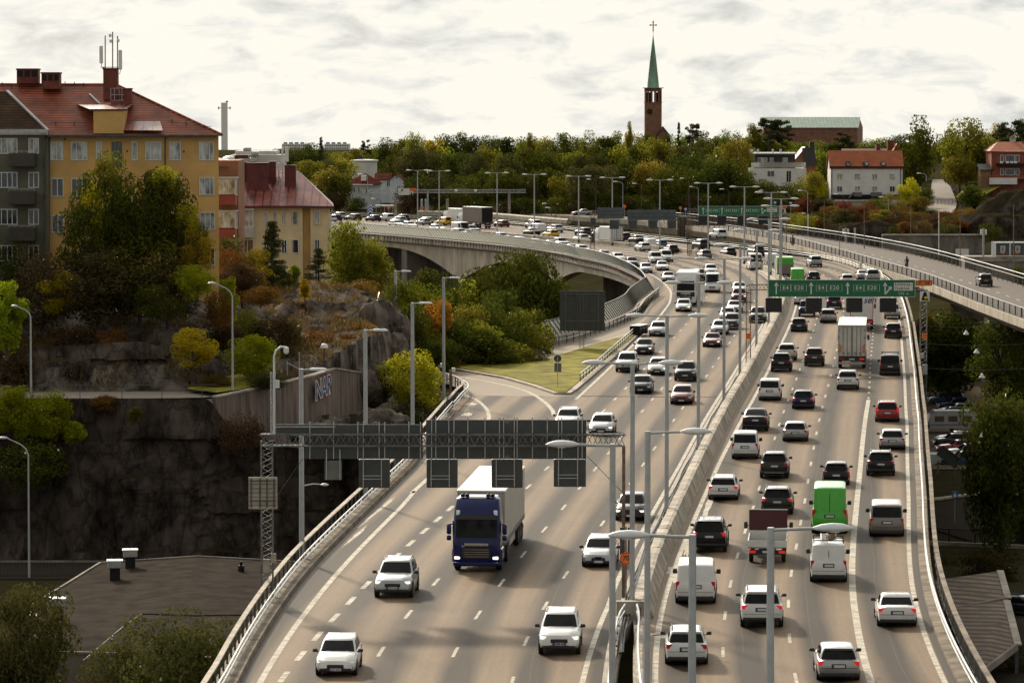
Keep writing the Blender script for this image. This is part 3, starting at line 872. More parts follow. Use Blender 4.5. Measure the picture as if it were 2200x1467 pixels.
# ================================================================ LAMP POSTS
def head_mesh(kind):
 mb = MB()
 if kind == 'oval':
  prof = [(0.0,.02),(.10,.07),(.30,.15),(.60,.19),(.90,.17),(1.12,.10),(1.25,.02)]
  rings = []
  for x,r in prof:
   rings.append([(x,r*.95*cos(2*pi*k/12),.02 + r*(.85 if sin(2*pi*k/12) > 0 else .55)*sin(2*pi*k/12)) for k in range(12)])
  mb.loft(rings)
 else:
  rings = []
  for x,w,h in ((0,.05,.05),(.10,.17,.10),(.75,.19,.09),(.92,.10,.04)):
   rings.append([(x,-w,-.03),(x,w,-.03),(x,w,0),(x,w*.6,h),(x,-w*.6,h),(x,-w,0)])
  mb.loft(rings)
 return mb.mesh('lamp_head',[M['lamp_shell']],50)
HEAD = {k: head_mesh(k) for k in ('oval','flat')}
def lens_mesh():
 mb = MB(); mb.lathe([(.02,-.10),(.15,-.09),(.17,-.06)],(.68,0,0),12); return mb.mesh('lens',[M['white']],50)
LENS = lens_mesh()
def pole_mesh(H,r0,r1):
 mb = MB()
 mb.tube([(0,0,0),(0,0,H*.5),(0,0,H)],[r0,(r0 + r1)/2,r1],8)
 return mb.mesh('pole',[M['pole']],25)
def base_mesh():
 mb = MB(); mb.rbox((0,0,.12),(.55,.55,.24),.05); mb.tube([(0,0,.2),(0,0,.55)],[.2,.14],8); return mb.mesh('base_plate',[M['black']],30)
BASE = base_mesh()
def lamp_post(label,loc,rz,arms=2,H=12.0,reach=1.15,kind='oval',group=None,zb=0.0,arm_z=.0,r=.13):
 t = thing('lamp_post',label,'lamp post',loc,rz,group)
 key = (H,r)
 if key not in POLES: POLES[key] = pole_mesh(H,r,r*.8)
 link_mesh('pole',POLES[key],t)
 if kind == 'oval': link_mesh('base_plate',BASE,t)
 for k in range(arms):
  a = MB().tube([(0,0,0),(reach + .05,0,.05)],.05,6).mesh('arm',[M['pole']],40) if (reach not in ARMS) else ARMS[reach]
  ARMS[reach] = a
  rot = (0,0,pi*k)
  link_mesh('arm',a,t,(0,0,H - .08),rot)
  h = link_mesh('lamp_head',HEAD[kind],t,(reach*cos(pi*k),reach*sin(pi*k),H - .05),rot)
  if kind == 'oval': link_mesh('lens',LENS,h)
 return t
POLES,ARMS = {},{}
tops = [(1345,778),(1435,678),(1502,608),(1556,555),(1592,527),(1626,494.5),(1655,470.5),(1679,443),(1691,427),(1671,413.5),(1615,401.5),
  (1527,394),(1416,387),(1319,382),(1232,379),(1156,375),(1082,372),(1003,367),(900,367)]
nth = ['nearest','second','third','fourth','fifth','sixth','seventh','eighth','ninth','tenth','eleventh','twelfth','thirteenth','fourteenth','fifteenth','sixteenth','seventeenth','eighteenth','farthest']
for i,(px,py) in enumerate(tops):
 g = ground(px,2*py - 234)
 if i == 18: g = ground(px,498)
 s,o = MED.find(g.x,g.y)
 p = MED.at(s,-.08 if s < 680 else o*.3)
 tx,ty = MED.dir(s)
 a = atan2(-tx,ty)
 a = max(-.5,min(.5,a*.6))
 lamp_post('double armed lamp post on the central barrier, %s in the row from the camera' % nth[i],(p.x,p.y,.05),a,2,12.0,group='double armed lamp posts along the central barrier')
for px,py,arm,lab in ((1315,952,pi,'single armed lamp post pointing left, tallest of the pair behind the nearest pair'),
                         (1390,925,0,'single armed lamp post pointing right over the barrier beside the black saloon'),
                         (1485,1145,pi,'nearest single armed lamp post pointing left in front of the white van'),
                         (1652,1130,0,'nearest single armed lamp post pointing right in front of the flatbed')):
 g = ground(px,2*py - 234)
 t = lamp_post(lab,(g.x,g.y,.05),arm,1,12.0,group='single armed lamp posts beside the gap')
for px,py,D,lab in ((647,792,197,'square grey lamp post rising in front of the graffiti wall'),(785,708,227,'square grey lamp post between the graffiti and the yellow green tree'),
                       (886,650,254,'square grey lamp post in front of the yellow green tree'),(953,596,305,'tall square lamp post at the mouth of the exit slip road'),
                       (850,582,330,'farthest flat headed lamp post in front of the viaduct columns')):
 p = at(px,py,D)
 z0 = -1.0
 lamp_post(lab,(p.x,p.y,z0),.0,1,p.z - z0,.45,'flat','flat headed lamp posts along the left edge',r=.15)
 if px == 647:
  tt = [o for o in COL.objects if o.get('label') == lab][0]
  MB().tube([(0,0,0),(.6,0,.12),(1.0,0,.1)],.035,6).build('lower_arm',M['pole'],tt,40,(0,0,5.0))
  h = link_mesh('lower_lamp_head',HEAD['oval'],tt,(1.0,0,5.06),(0,0,0),(.36,.6,.6))
def curved_lamp(label,px,ptop,pbase,D,reach_px,group='curved arm street lamps on the left'):
 b = at(px,pbase,D); tp = at(px,ptop,D)
 Hh = tp.z - b.z
 R = reach_px/FPX*D
 t = thing('street_lamp',label,'street lamp',b,0,group)
 sgn = 1 if R > 0 else -1
 pts = [(0,0,0),(0,0,Hh*.5),(0,0,Hh - abs(R)*.62),(R*.08,0,Hh - abs(R)*.42),(R*.28,0,Hh - abs(R)*.24),(R*.75,0,Hh - .05)]
 mb = MB(); mb.tube(pts,[.09,.07,.055,.05,.045,.04],8); mb.build('pole',M['pole'],t,40)
 link_mesh('lamp_head',HEAD['oval'],t,(R*.7,0,Hh - .04),(0,0,0 if R > 0 else pi),(max(.3,abs(R)*.33),.7,.7))
 return t
curved_lamp('curved street lamp on the path beside the yellow green sapling',500,608,838,272,-48)
curved_lamp('curved street lamp at the left end of the cliff path',67,657,858,270,-38)
curved_lamp('curved street lamp standing on the lower street at far left',63,940,1250,257,-60)
b = at(697,820,288)
t = thing('globe_lamp','short park lamp with a white half globe above the graffiti wall','street lamp',(b.x,b.y,b.z - 1))
MB().tube([(0,0,0),(0,0,3.6)],.06,8).build('pole',M['steel_dark'],t,40)
MB().lathe([(.05,3.6),(.30,3.62),(.29,3.78),(.2,3.93),(.02,3.98)],n=14).build('lamp_shade',M['white'],t,50)
# ================================================================ GANTRIES
def lattice(mb,a,b,w,h,n,r=.03):
 """square lattice beam from a to b"""
 a,b = Vector(a),Vector(b)
 d = (b - a).normalized()
 up = Vector((0,0,1)) if abs(d.z) < .9 else Vector((0,1,0))
 x = d.cross(up).normalized(); y = x.cross(d)
 cs = [(-w/2,-h/2),(w/2,-h/2),(w/2,h/2),(-w/2,h/2)]
 P = lambda t,c: a + (b - a)*t + x*c[0] + y*c[1]
 for c in cs: mb.bar(P(0,c),P(1,c),r*1.8,r*1.8)
 for i in range(n):
  for j in range(4):
   c0,c1 = cs[j],cs[(j + 1) % 4]
   t0,tm,t1 = i/n,(i + .5)/n,(i + 1)/n
   mb.bar(P(t0,c0),P(tm,c1),r,r); mb.bar(P(tm,c1),P(t1,c0),r,r)
 return mb
class Frame:
 """vertical plane facing the camera at distance D: photo pixels to metres in the plane"""
 def __init__(s,D): s.D = D
 def __call__(s,px,py,dy=0): 
  p = at(px,py,s.D); return Vector((p.x,s.D + dy,p.z))
 def size(s,x0,y0,x1,y1):
  a,b = s(x0,y0),s(x1,y1); return abs(b.x - a.x),abs(b.z - a.z),(a + b)/2
def panel(fr,x0,y0,x1,y1,m,parent,name,dy=0,th=.06,off=None):
 w,h,c = fr.size(x0,y0,x1,y1)
 o = off or Vector((0,0,0))
 return MB().box((0,0,0),(w,th,h)).build(name,m if isinstance(m,list) else [m],parent,None,(c.x - o.x,fr.D + dy - o.y,c.z - o.z))
M['gantry'] = mat('gantry_steel',(0.16,0.16,0.155),.5,.5,var=.2,scale=2)
M['vms_back'] = mat('sign_box_back',(0.052,0.058,0.058),.55,.1,var=.12,scale=1.5)
def ribs(fr,xs,y0,y1,parent,dy=-.12,w=.05,name='ribs',m=None):
 mb = MB()
 for x in xs:
  a,b = fr(x,y0,dy),fr(x,y1,dy); mb.bar(a,b,w,.05)
 return mb.build(name,m or M['galv'],parent)
fr = Frame(181)
g = thing('sign_gantry','big near sign gantry over the left carriageway seen from behind','gantry',(0,0,0))
mb = MB(); lattice(mb,fr(560,945),fr(1342,945),.55,.55,34,.035); mb.build('truss',M['gantry'],g)
mb = MB(); lattice(mb,fr(573,946) + Vector((0,0,0)),Vector((fr(573,946).x,181,-8.6)),.55,.55,30,.03); mb.build('leg',M['gantry'],g)
a = fr(1340,958); mb = MB(); mb.bar(a,(a.x,a.y,.1),.16,.16); mb.build('leg',M['rust'],g)
mb = MB(); mb.bar(fr(650,985),fr(585,1080),.03); mb.bar(fr(1262,980),fr(1340,1060),.03); mb.build('stay',M['steel_dark'],g)
t = thing('sign_board','wide dark back of the left direction board on the near gantry','sign',(0,0,0),group='boards on the near gantry')
panel(fr,653,913,908,987,M['sign_back'],t,'board',.40)
panel(fr,590,913,652.6,932,M['sign_back'],t,'board',.40)
ribs(fr,[665,716,768,780,814,826,878,903],908,987,t,.33)
mb = MB(); mb.bar(fr(590,918,.33),fr(720,918,.33),.06); mb.build('cross_bar',M['galv'],t)
t = thing('sign_board','widest dark back of the right direction board on the near gantry','sign',(0,0,0),group='boards on the near gantry')
panel(fr,915,903,1260,987,M['sign_back'],t,'board',.40)
ribs(fr,[927,936,964,975,1005,1042,1073,1082,1105,1111,1144,1176,1200,1207,1242,1251],897,988,t,.33)
mb = MB()
for yy,u in ((908,1),(984,-1)):
 a,b,c = fr(1080,904 if u > 0 else 987,.365),fr(1100,904 if u > 0 else 987,.365),fr(1090,912 if u > 0 else 978,.365)
 mb.add([a,b,c],[(0,1,2) if u < 0 else (2,1,0)])
mb.build('warning_triangle',M['rust'],t)
for i,(x0,y0,x1,y1,w) in enumerate(((770,988,837,1049,'leftmost, hanging over the parapet'),(916,988,983,1049,'second from left, hanging over the left edge line'),
          (1056,988,1123,1049,'third from left, hanging above the blue lorry'),(1190,988,1259,1047,'rightmost, beside the silver car'))):
 t = thing('lane_signal','lane signal box of the near gantry, ' + w,'lane signal',(0,0,0),group='lane signal boxes on the near gantry')
 w_,h_,c = fr.size(x0,y0,x1,y1)
 MB().rbox((0,0,0),(w_,.45,h_),.04).build('housing',M['vms_back'],t,None,(c.x,181.55,c.z))
 for x in (x0 + 10,x1 - 18): ribs(fr,[x],985,y1 - 2,t,.28,.045,'rib')
 mb = MB()
 for yy in (y1 - 26,y1 - 19): mb.bar(fr(x0 + 8,yy,.27),fr(x1 - 16,yy,.27),.04)
 mb.build('cross_bar',M['galv'],t)
t = thing('sign_board','small pale grey sign back hanging under the near gantry','sign',(0,0,0))
panel(fr,697,990,734,1031,mat('pale_sign_back',(.14,.145,.13),.6),t,'board',.2)
for x in (701,730): ribs(fr,[x],965,1031,t,.13,.05,'rib')
t = thing('sign_board','square cream sign back with grey grid clamped to the gantry tower','sign',(0,0,0))
panel(fr,535,1023,597,1091,mat('cream_sign_back',(.42,.38,.31),.6),t,'board',-.36)
mb = MB()
for x in (541,560,575,590): mb.bar(fr(x,1026,-.44),fr(x,1088,-.44),.06)
for y in (1030,1073): mb.bar(fr(538,y,-.48),fr(594,y,-.48),.05)
for y in range(1038,1088,9): mb.bar(fr(536,y,-.42),fr(596,y,-.42),.02)
mb.build('grid',M['steel_dark'],t)
t = thing('control_cabinet','tan control cabinet fixed to the foot of the gantry tower','cabinet',(0,0,0))
panel(fr,567,1198,580,1226,M['concrete'],t,'cabinet',-.45,.3); panel(fr,583,1187,594,1207,M['concrete'],t,'cabinet',-.3,.25)
t = thing('camera_mast','slim lattice mast with a bent arm and dome camera above the gantry','camera mast',(0,0,0))
mb = MB(); lattice(mb,fr(586,935,.1),fr(586,800,.1),.22,.22,14,.016); mb.build('mast',M['galv'],t)
mb = MB(); mb.tube([fr(589,935),fr(589,765),fr(593,753),fr(603,745),fr(613,746)],[.05,.05,.05,.06,.06],8); mb.build('arm',M['lamp_shell'],t,40)
c = fr(615,752); MB().lathe([(.02,.17),(.12,.12),(.13,-.08),(.09,-.17),(.02,-.2)],c,12).build('camera',M['white'],t,50)
t = thing('round_plate_sign','white vertical plate sign standing above the retaining wall','sign',(0,0,0))
p = at(594,825,272); MB().rbox((p.x,p.y,p.z),(.45,.08,.62),.06).build('plate',M['white'],t)
MB().bar((p.x,p.y + .08,p.z - 2),(p.x,p.y + .08,p.z),.06).build('post',M['steel_dark'],t)
fr2 = Frame(178)
t = thing('speed_sign','round orange speed limit sign reading 70 on the central barrier','sign',(0,0,0))
c = fr2(1345,1198)
MB().lathe([(.005,-.03),(.30,-.03),(.30,.0),(.005,.0)],(c.x,c.y - .12,c.z),28,'Y').build('rim',M['sign_red'],t)
MB().lathe([(.005,-.034),(.245,-.034),(.245,-.03),(.005,-.03)],(c.x,c.y - .12,c.z),28,'Y').build('disc',M['sign_orange'],t)
letters('70',.34,M['black'],t,(c.x,c.y - .16,c.z),offset=.012,name='number')
mb = MB(); mb.bar((c.x,c.y,.2),(c.x,c.y,c.z + 1.5),.07); mb.build('post',M['rust'],t)
t = thing('marker_boards','pair of upright dark boards behind the round orange sign','sign',(0,0,0))
panel(fr2,1332,1133,1341,1192,M['sign_back'],t,'board',.12); panel(fr2,1349,1133,1358,1192,M['sign_back'],t,'board',.12)
MB().box((c.x,c.y + .2,c.z + .9),(.62,.05,.06)).build('bracket',M['steel_dark'],t)
def green_gantry(D,name_near,sx0,sx1,sy0,sy1,vms,legs,orange,sym,grp):
 fr = Frame(D)
 g = thing('sign_gantry','gantry carrying the %s green direction sign' % name_near,'gantry',(0,0,0))
 k = 345.0/D
 W = sx1 - sx0
 yc = sy0 + (sy1 - sy0)*.45
 mb = MB(); lattice(mb,fr(legs[0],yc,.5),fr(legs[1],yc,.5),.5,.5,26,.035); mb.build('truss',M['gantry'],g)
 for x,zb in ((legs[0],.1),(legs[1],-14)):
  p = fr(x,yc,.5)
  mb = MB(); lattice(mb,p + Vector((0,0,-.2)),(p.x,p.y,zb),.42 if zb > 0 else .6,.42 if zb > 0 else .6,16 if zb > 0 else 26,.03); mb.build('leg',M['rust'] if zb > 0 else M['gantry'],g)
 s = thing('direction_sign','%s green motorway sign with four arrows and E4 E20 route boxes' % name_near,'road sign',(0,0,0),group=grp)
 panel(fr,sx0,sy0,sx1,sy1,M['sign_green'],s,'board',0,.1)
 u = W/316.0
 X = lambda x: sx0 + (x - 1650)*u
 Y = lambda y: sy0 + (y - 601)*(sy1 - sy0)/37.0
 def P(x,y,d=-.056): return fr(X(x),Y(y),d)
 mb = MB()   # rim
 for a,b in (((1651,601.6),(1965.4,601.6)),((1651,637.6),(1965.4,637.6)),((1650.7,601.3),(1650.7,637.9)),((1965.6,601.3),(1965.6,637.9))):
  mb.bar(P(*a),P(*b),.03,.03)
 mb.build('rim',M['sign_white'],s)
 def arrow(x):
  mb.add([P(x - 1.4,632.3),P(x + 1.4,632.3),P(x + 1.4,613),P(x - 1.4,613)],[(0,1,2,3)])
  mb.add([P(x - 5,614.5),P(x + 5,614.5),P(x,606)],[(0,1,2)])
 for x in (1667.7,1742.5,1821):
  mb = MB(); arrow(x); mb.build('arrow',M['sign_white'],s)
 mb = MB(); arrow(1901.6)
 mb.add([P(1902,630),P(1904,632),P(1913,620.5),P(1910.5,618.5)],[(0,1,2,3)])
 mb.add([P(1907.5,616),P(1916,615.3),P(1915,623.5)],[(2,1,0)])
 mb.build('exit_arrow',M['sign_white'],s)
 for x0 in (1677,1753.5,1834):
  mb = MB()
  for a0,a1 in ((x0,x0 + 21.5),(x0 + 22.5,x0 + 55.5)):
   for a,b in (((a0,611.3),(a1,611.3)),((a0,625.7),(a1,625.7)),((a0,611.3),(a0,625.7)),((a1,611.3),(a1,625.7))):
    mb.bar(P(*a,-.054),P(*b,-.054),.03,.012)
  mb.build('route_box',M['sign_white'],s)
  z = (P(0,611).z - P(0,626).z)
  letters('E4',z*.82,M['sign_white'],s,P(x0 + 10.8,618.7),space=1.15,offset=.006)
  letters('E20',z*.82,M['sign_white'],s,P(x0 + 39,618.7),space=1.15,offset=.006)
 if True:
  w_,h_,c = fr.size(X(1920.5),Y(607),X(1961),Y(624.5))
  MB().box((c.x,D - .056,c.z),(w_,.012,h_)).build('name_panel',M['sign_white'],s)
  z = h_
  letters('ESSINGE-',z*.48,M['black'],s,P(1922,611.3,-.066),offset=.008,align='LEFT',space=1.12)
  letters('ÖARNA',z*.48,M['black'],s,P(1922,620.2,-.066),offset=.008,align='LEFT',space=1.12)
  letters('500 m',z*.40,M['sign_white'],s,P(1941,630.8),offset=.004,space=1.3)
 for i,(x0,y0,x1,y1,w) in enumerate(vms):
  t = thing('lane_signal','dark lane signal under the %s green sign, %s' % (name_near,w),'lane signal',(0,0,0),group='lane signals under the %s green sign' % name_near)
  w_,h_,c = fr.size(x0,y0,x1,y1)
  MB().rbox((0,0,0),(w_,.4,h_),.05).build('housing',M['black'],t,None,(c.x,D + .15,c.z))
  MB().box((c.x,D - .058,c.z),(w_*.9,.012,h_*.88)).build('screen',M['screen_off'],t)
  mb = MB()
  for q in (-1,1): mb.bar((c.x + q*w_*.48,D - .07,c.z - h_*.48),(c.x + q*w_*.48,D - .07,c.z + h_*.48),.05,.02)
  for q in (-1,1): mb.bar((c.x - w_*.48,D - .07,c.z + q*h_*.48),(c.x + w_*.48,D - .07,c.z + q*h_*.48),.05,.02)
  mb.build('frame',M['steel_dark'],t)
 x0,y0,x1,y1 = orange
 t = thing('orange_plate','orange bypass plate reading 158 beside the %s green sign' % name_near,'road sign',(0,0,0),group='orange bypass plates')
 w_,h_,c = fr.size(x0,y0,x1,y1)
 MB().rbox((0,0,0),(w_,.08,h_),.12).build('plate',M['sign_orange'],t,None,(c.x,D,c.z))
 mb = MB()
 for a,b in (((-1,-1),(1,-1)),((-1,1),(1,1)),((-1,-1),(-1,1)),((1,-1),(1,1))):
  mb.bar((c.x + a[0]*w_*.47,D - .05,c.z + a[1]*h_*.42),(c.x + b[0]*w_*.47,D - .05,c.z + b[1]*h_*.42),.035,.02)
 mb.build('rim',M['black'],t)
 letters('IV',h_*.62,M['black'],t,(c.x - w_*.27,D - .05,c.z),shear=.35,offset=.02)
 letters('158',h_*.66,M['black'],t,(c.x + w_*.16,D - .05,c.z),offset=.012)
 x0,y0,x1,y1 = sym
 t = thing('merge_sign','white square sign with a black road and yellow car symbol beside the %s green sign' % name_near,'road sign',(0,0,0),group='white road symbol signs')
 w_,h_,c = fr.size(x0,y0,x1,y1)
 MB().box((c.x,D,c.z),(w_,.06,h_)).build('plate',M['sign_white'],t)
 d = D - .035
 mb = MB(); mb.add([(c.x - w_*.40,d,c.z - h_*.42),(c.x + w_*.05,d,c.z - h_*.42),(c.x + w_*.02,d,c.z + h_*.44),(c.x - w_*.10,d,c.z + h_*.44)],[(0,1,2,3)])
 mb.add([(c.x + w_*.05,d,c.z - h_*.42),(c.x + w_*.40,d,c.z - h_*.42),(c.x + w_*.12,d,c.z + h_*.44),(c.x + w_*.02,d,c.z + h_*.44)],[(0,1,2,3)])
 mb.build('road_symbol',M['black'],t)
 mb = MB(); mb.rbox((c.x + w_*.12,d - .02,c.z - h_*.14),(w_*.34,.02,h_*.24),.02); mb.build('car_symbol',M['yellow'],t)
green_gantry(345,'nearer',1650,1966,601,638,
 [(1645,640,1680,671,'leftmost, above the median'),(1731,640,1766,671,'second from the left, over the blue pickup'),(1818,640,1853,671,'third from the left, over the white trailer'),(1890,640,1926,671,'rightmost, over the silver pickup')],
 (1609,1986),(1967,602,2003,614),(1977,626,1997,647),'green motorway direction signs')
green_gantry(610,'farther',1501,1672,443,463,
 [(1500,464,1520,482,'leftmost'),(1541,464,1561,482,'second from the left'),(1584,464,1604,482,'third from the left'),(1629,464,1650,482,'rightmost')],
 (1480,1686),(1674,441,1691,448),(1677,449,1688,460),'green motorway direction signs')
fr = Frame(345)
t = thing('control_cabinet','grey control cabinet halfway down the right tower of the nearer green sign','cabinet',(0,0,0))
panel(fr,1978,759,1985,770,M['galv'],t,'cabinet',.0,.3); panel(fr,1982,783,1992,804,M['galv'],t,'cabinet',0,.4)
for x,y,lab in ((1986.5,722,'small orange number plate on the right tower of the nearer green sign'),(1608,722,'small orange number plate on the left leg of the nearer green sign')):
 t = thing('number_plate_sign',lab,'road sign',(0,0,0))
 panel(fr,x - 5.5,y - 6,x + 5.5,y + 6,M['sign_orange'],t,'plate',.05)
 c = fr(x,y); letters('0.94',.16,M['black'],t,(c.x,fr.D + .015,c.z + .08),offset=.01); letters('km',.14,M['black'],t,(c.x,fr.D + .015,c.z - .13),offset=.01)
fr = Frame(610)
g = thing('sign_gantry','far gantry with grey boards over the left carriageway, seen from behind','gantry',(0,0,0))
mb = MB(); lattice(mb,fr(1266,456),fr(1478,462),.5,.5,26,.04); mb.build('truss',M['gantry'],g)
for x in (1273,1482):
 p = fr(x,458); mb = MB(); lattice(mb,p,(p.x,p.y,.1),.7,.7,12,.04); mb.build('leg',M['rust'],g)
M['blue_grey'] = mat('blue_grey_sign_back',(0.10,0.125,0.14),.6,.1,var=.12,scale=1)
for x0,y0,x1,y1,w in ((1283,446,1340,470,'left blue grey board back on the far gantry'),(1348,451,1452,473,'wide right blue grey board back on the far gantry')):
 t = thing('sign_board',w,'sign',(0,0,0),group='boards on the far gantry')
 panel(fr,x0,y0,x1,y1,M['blue_grey'],t,'board',-.4)
 ribs(fr,[x0 + 4 + 10.5*i for i in range(int((x1 - x0)/10.5))],y0 - 2,y1,t,-.48,.06,m=M['blue_grey'])
 mb = MB()
 for yy in (y0 + 7,y0 + 15): mb.bar(fr(x0,yy,-.5),fr(x1,yy,-.5),.07)
 mb.build('cross_bar',M['steel_dark'],t)
for x0,y0,x1,y1,w in ((1268,468,1280,481,'small and leftmost'),(1309,472,1330,492,'second from the left'),(1349,472,1369,491,'middle'),(1392,472,1412,491,'fourth from the left'),(1433,472,1453,491,'rightmost')):
 t = thing('lane_signal','blue grey lane signal box back under the far gantry, ' + w,'lane signal',(0,0,0),group='lane signal boxes on the far gantry')
 w_,h_,c = fr.size(x0,y0,x1,y1)
 MB().rbox((0,0,0),(w_,.45,h_),.06).build('housing',M['blue_grey'],t,None,(c.x,609.4,c.z))
 MB().box((c.x,609.1,c.z),(w_*.72,.06,h_*.72)).build('back_plate',M['sign_back'],t)
t = thing('signal_box','upright dark box on the lattice leg beside the slip road','cabinet',(0,0,0)); panel(fr,1473,499,1479,514,M['sign_back'],t,'box',-.6,.5)
t = thing('signal_box','upright dark box on the lattice leg in the median of the far curve','cabinet',(0,0,0)); panel(fr,1270,502,1277,521,M['sign_back'],t,'box',-.6,.5)
c = ground(1250,751)
fr = Frame(c.y)
t = thing('sign_board','big black sign back on a lattice mast in the lawn','sign',(0,0,0))
panel(fr,1203,625,1299,711,M['sign_back'],t,'board',.3)
mb = MB()
for x in (1215,1241,1259,1286): mb.bar(fr(x,625,.22),fr(x,711,.22),.05)
for y in (632,690): mb.bar(fr(1212,y,.2),fr(1288,y,.2),.06)
mb.build('frame_bars',M['gantry'],t)
mb = MB()
for y in range(630,710,6): mb.bar(fr(1204,y,.245),fr(1298,y,.245),.02)
mb.build('panel_seams',M['black'],t)
mb = MB(); lattice(mb,(c.x,c.y,.1),fr(1250,632),.42,.42,18,.025); mb.build('mast',M['gantry'],t)
c = ground(1198,834); fr = Frame(c.y)
t = thing('traffic_sign','round sign back above a square plate on the grassy island','road sign',(0,0,0))
p = fr(1198,770); MB().lathe([(.005,0),(.32,0),(.32,.03),(.005,.03)],p,24,'Y').build('disc',M['sign_back'],t)
panel(fr,1191,780,1206,799,mat('grey_plate',(.12,.12,.115),.5),t,'plate')
MB().bar((c.x,c.y - .05,0),(c.x,c.y - .05,p.z + .2),.06).build('post',M['galv'],t)
for px,y0,y1,D,nm,lab in ((968,795,865,312,'camera_post','dark rusty camera post beside the tall lamp at the slip road'),(943,785,850,322,'beacon_post','small grey beacon post left of the tall slip road lamp')):
 a,b = at(px,y0,D),at(px,y1,D)
 t = thing(nm,lab,'post',(0,0,0))
 MB().bar(a,(b.x,b.y,-1),.22 if px == 968 else .1,.22 if px == 968 else .1).build('post',M['rust'] if px == 968 else M['galv'],t)
 MB().rbox((a.x + .25,a.y,a.z),(.3,.3,.4),.06).build('camera',M['white'],t)
# ================================================================ far toll gantry and signs
fr = Frame(845)
t = thing('toll_gantry','long low lattice toll gantry with cameras in front of the villa','gantry',(0,0,0))
mb = MB(); lattice(mb,fr(792,411),fr(1130,411),.7,.7,60,.05); mb.build('truss',M['galv'],t)
for x,y0,y1,w in ((792,411,460,3),(850,429,468,6),(906,428,462,5),(915,428,468,5),(919,411,462,4),(961,427,450,6),(1094,411,470,6)):
 a,b = fr(x,y0),fr(x,y1); mb = MB(); mb.bar(a,(b.x,b.y,-1.5),w/FPX*845,.5); mb.build('pillar',M['concrete'] if w > 5 else M['galv'],t)
for x in (980,1022):
 p = fr(x,410,-.8); MB().rbox((p.x,p.y,p.z),(.6,.5,.5),.1).build('camera',M['white'],t)
t = thing('direction_sign','white exit sign with black slanted arrow on the toll gantry','road sign',(0,0,0))
panel(fr,856,405,880,419,M['sign_white'],t,'board',-1.0)
mb = MB(); mb.bar(fr(859,415,-1.05),fr(864,408,-1.05),.14,.05); mb.add([fr(861,407.5,-1.06),fr(866,406.5,-1.06),fr(866,411.5,-1.06)],[(0,2,1)]); mb.build('arrow',M['black'],t)
t = thing('orange_plate','orange plate beside the white exit sign on the toll gantry','road sign',(0,0,0)); panel(fr,880,404.5,894,410,M['sign_orange'],t,'plate',-1.0)
t = thing('merge_sign','small white symbol sign under the orange plate of the toll gantry','road sign',(0,0,0)); panel(fr,880.5,411,888,418,M['sign_white'],t,'plate',-1.0)
p = [fr(882,417.5,-1.05),fr(887,417.5,-1.05),fr(884.5,411.8,-1.05)]; MB().add(p,[(0,1,2)]).build('road_symbol',M['black'],t)
fr = Frame(815)
t = thing('chevron_sign','tall blue and white chevron sign in front of the villa','road sign',(0,0,0))
panel(fr,790,441,801.5,461,M['sign_blue'],t,'board')
mb = MB()
for y in (447,453.5,460):
 mb.add([fr(790,y,-.06),fr(795.7,y - 5,-.06),fr(801.5,y,-.06),fr(801.5,y + 1 - 3.6,-.06),fr(795.7,y - 8,-.06),fr(790,y - 2.6,-.06)],[(0,1,4,5),(1,2,3,4)])
mb.build('chevron',M['white'],t)
for x in (792,800): MB().bar((fr(x,461).x,815.1,-.5),(fr(x,441).x,815.1,fr(x,441).z),.12).build('post',M['galv'],t)
for x,y,lab in ((835,446,'small round orange sign in front of the villa garden'),(906.5,447,'small round orange sign at the toll gantry pillar'),(1342,444,'small orange diamond sign behind the far grey boards'),(1462,447,'orange round sign left of the far green sign')):
 t = thing('traffic_sign',lab,'road sign',(0,0,0),group='small orange signs along the far edge'); p = fr(x,y)
 MB().lathe([(.01,0),(.36,0),(.36,.05),(.01,.05)],p,16,'Y').build('disc',M['sign_orange'],t)
 MB().bar((p.x,p.y + .1,-1),(p.x,p.y + .1,p.z),.09).build('post',M['galv'],t)
for x,y,lab in ((1473,450,'blue and white square sign left of the far green sign'),(1665,436,'pale blue sign plate on top of the far green sign'),(1699,437,'pale blue bus lane plate right of the far green sign'),(2049,408,'blue sign beside the driveway on the hill')):
 t = thing('traffic_sign',lab,'road sign',(0,0,0),group='small blue signs along the far edge'); f2 = Frame(790 if x < 2000 else 900)
 panel(f2,x - 3.5,y - 3.5,x + 3.5,y + 3.5,M['sign_blue'],t,'plate'); panel(f2,x - 2.4,y - 2.4,x + 2.4,y + 1,M['sign_white'],t,'symbol',-.05)
 p = f2(x,y); MB().bar((p.x,p.y + .1,-1 if x < 2000 else 2),(p.x,p.y + .1,p.z),.09).build('post',M['galv'],t)
far_l = [(790,375,500),(818,428,470),(1130 + 150,386,455),(1338,391,455),(1378,395,455),(1480,384,470),(1500,402,475),(1566,407,480),(1650,410,480),(1735,410,470),(1185,438,455),(1193,447,470),(1908,424,560),(2130,465,590),(1742,459,505),(1990,373,380),(1812,418,440)]
for i,(x,y,yb) in enumerate(far_l):
 D = [830,800][x > 1700] if y < 440 else 790
 p = at(x,y,D); b = at(x,yb,D)
 t = thing('street_lamp','thin grey street lamp along the wooded far edge, number %d counted from the left' % (1 + sorted(q[0] for q in far_l).index(x)),'street lamp',(b.x,b.y,b.z - 1),0,'thin street lamps along the far edge')
 Hh = p.z - b.z + 1
 MB().tube([(0,0,0),(0,0,Hh - .4),(-.3,0,Hh - .1),(-1.2,0,Hh)],[.09,.07,.06,.05],6).build('pole',M['steel_dark'] if i % 3 else M['pole'],t,40)
 link_mesh('lamp_head',HEAD['oval'],t,(-1.0,0,Hh),(0,0,pi),(.9,1,1))
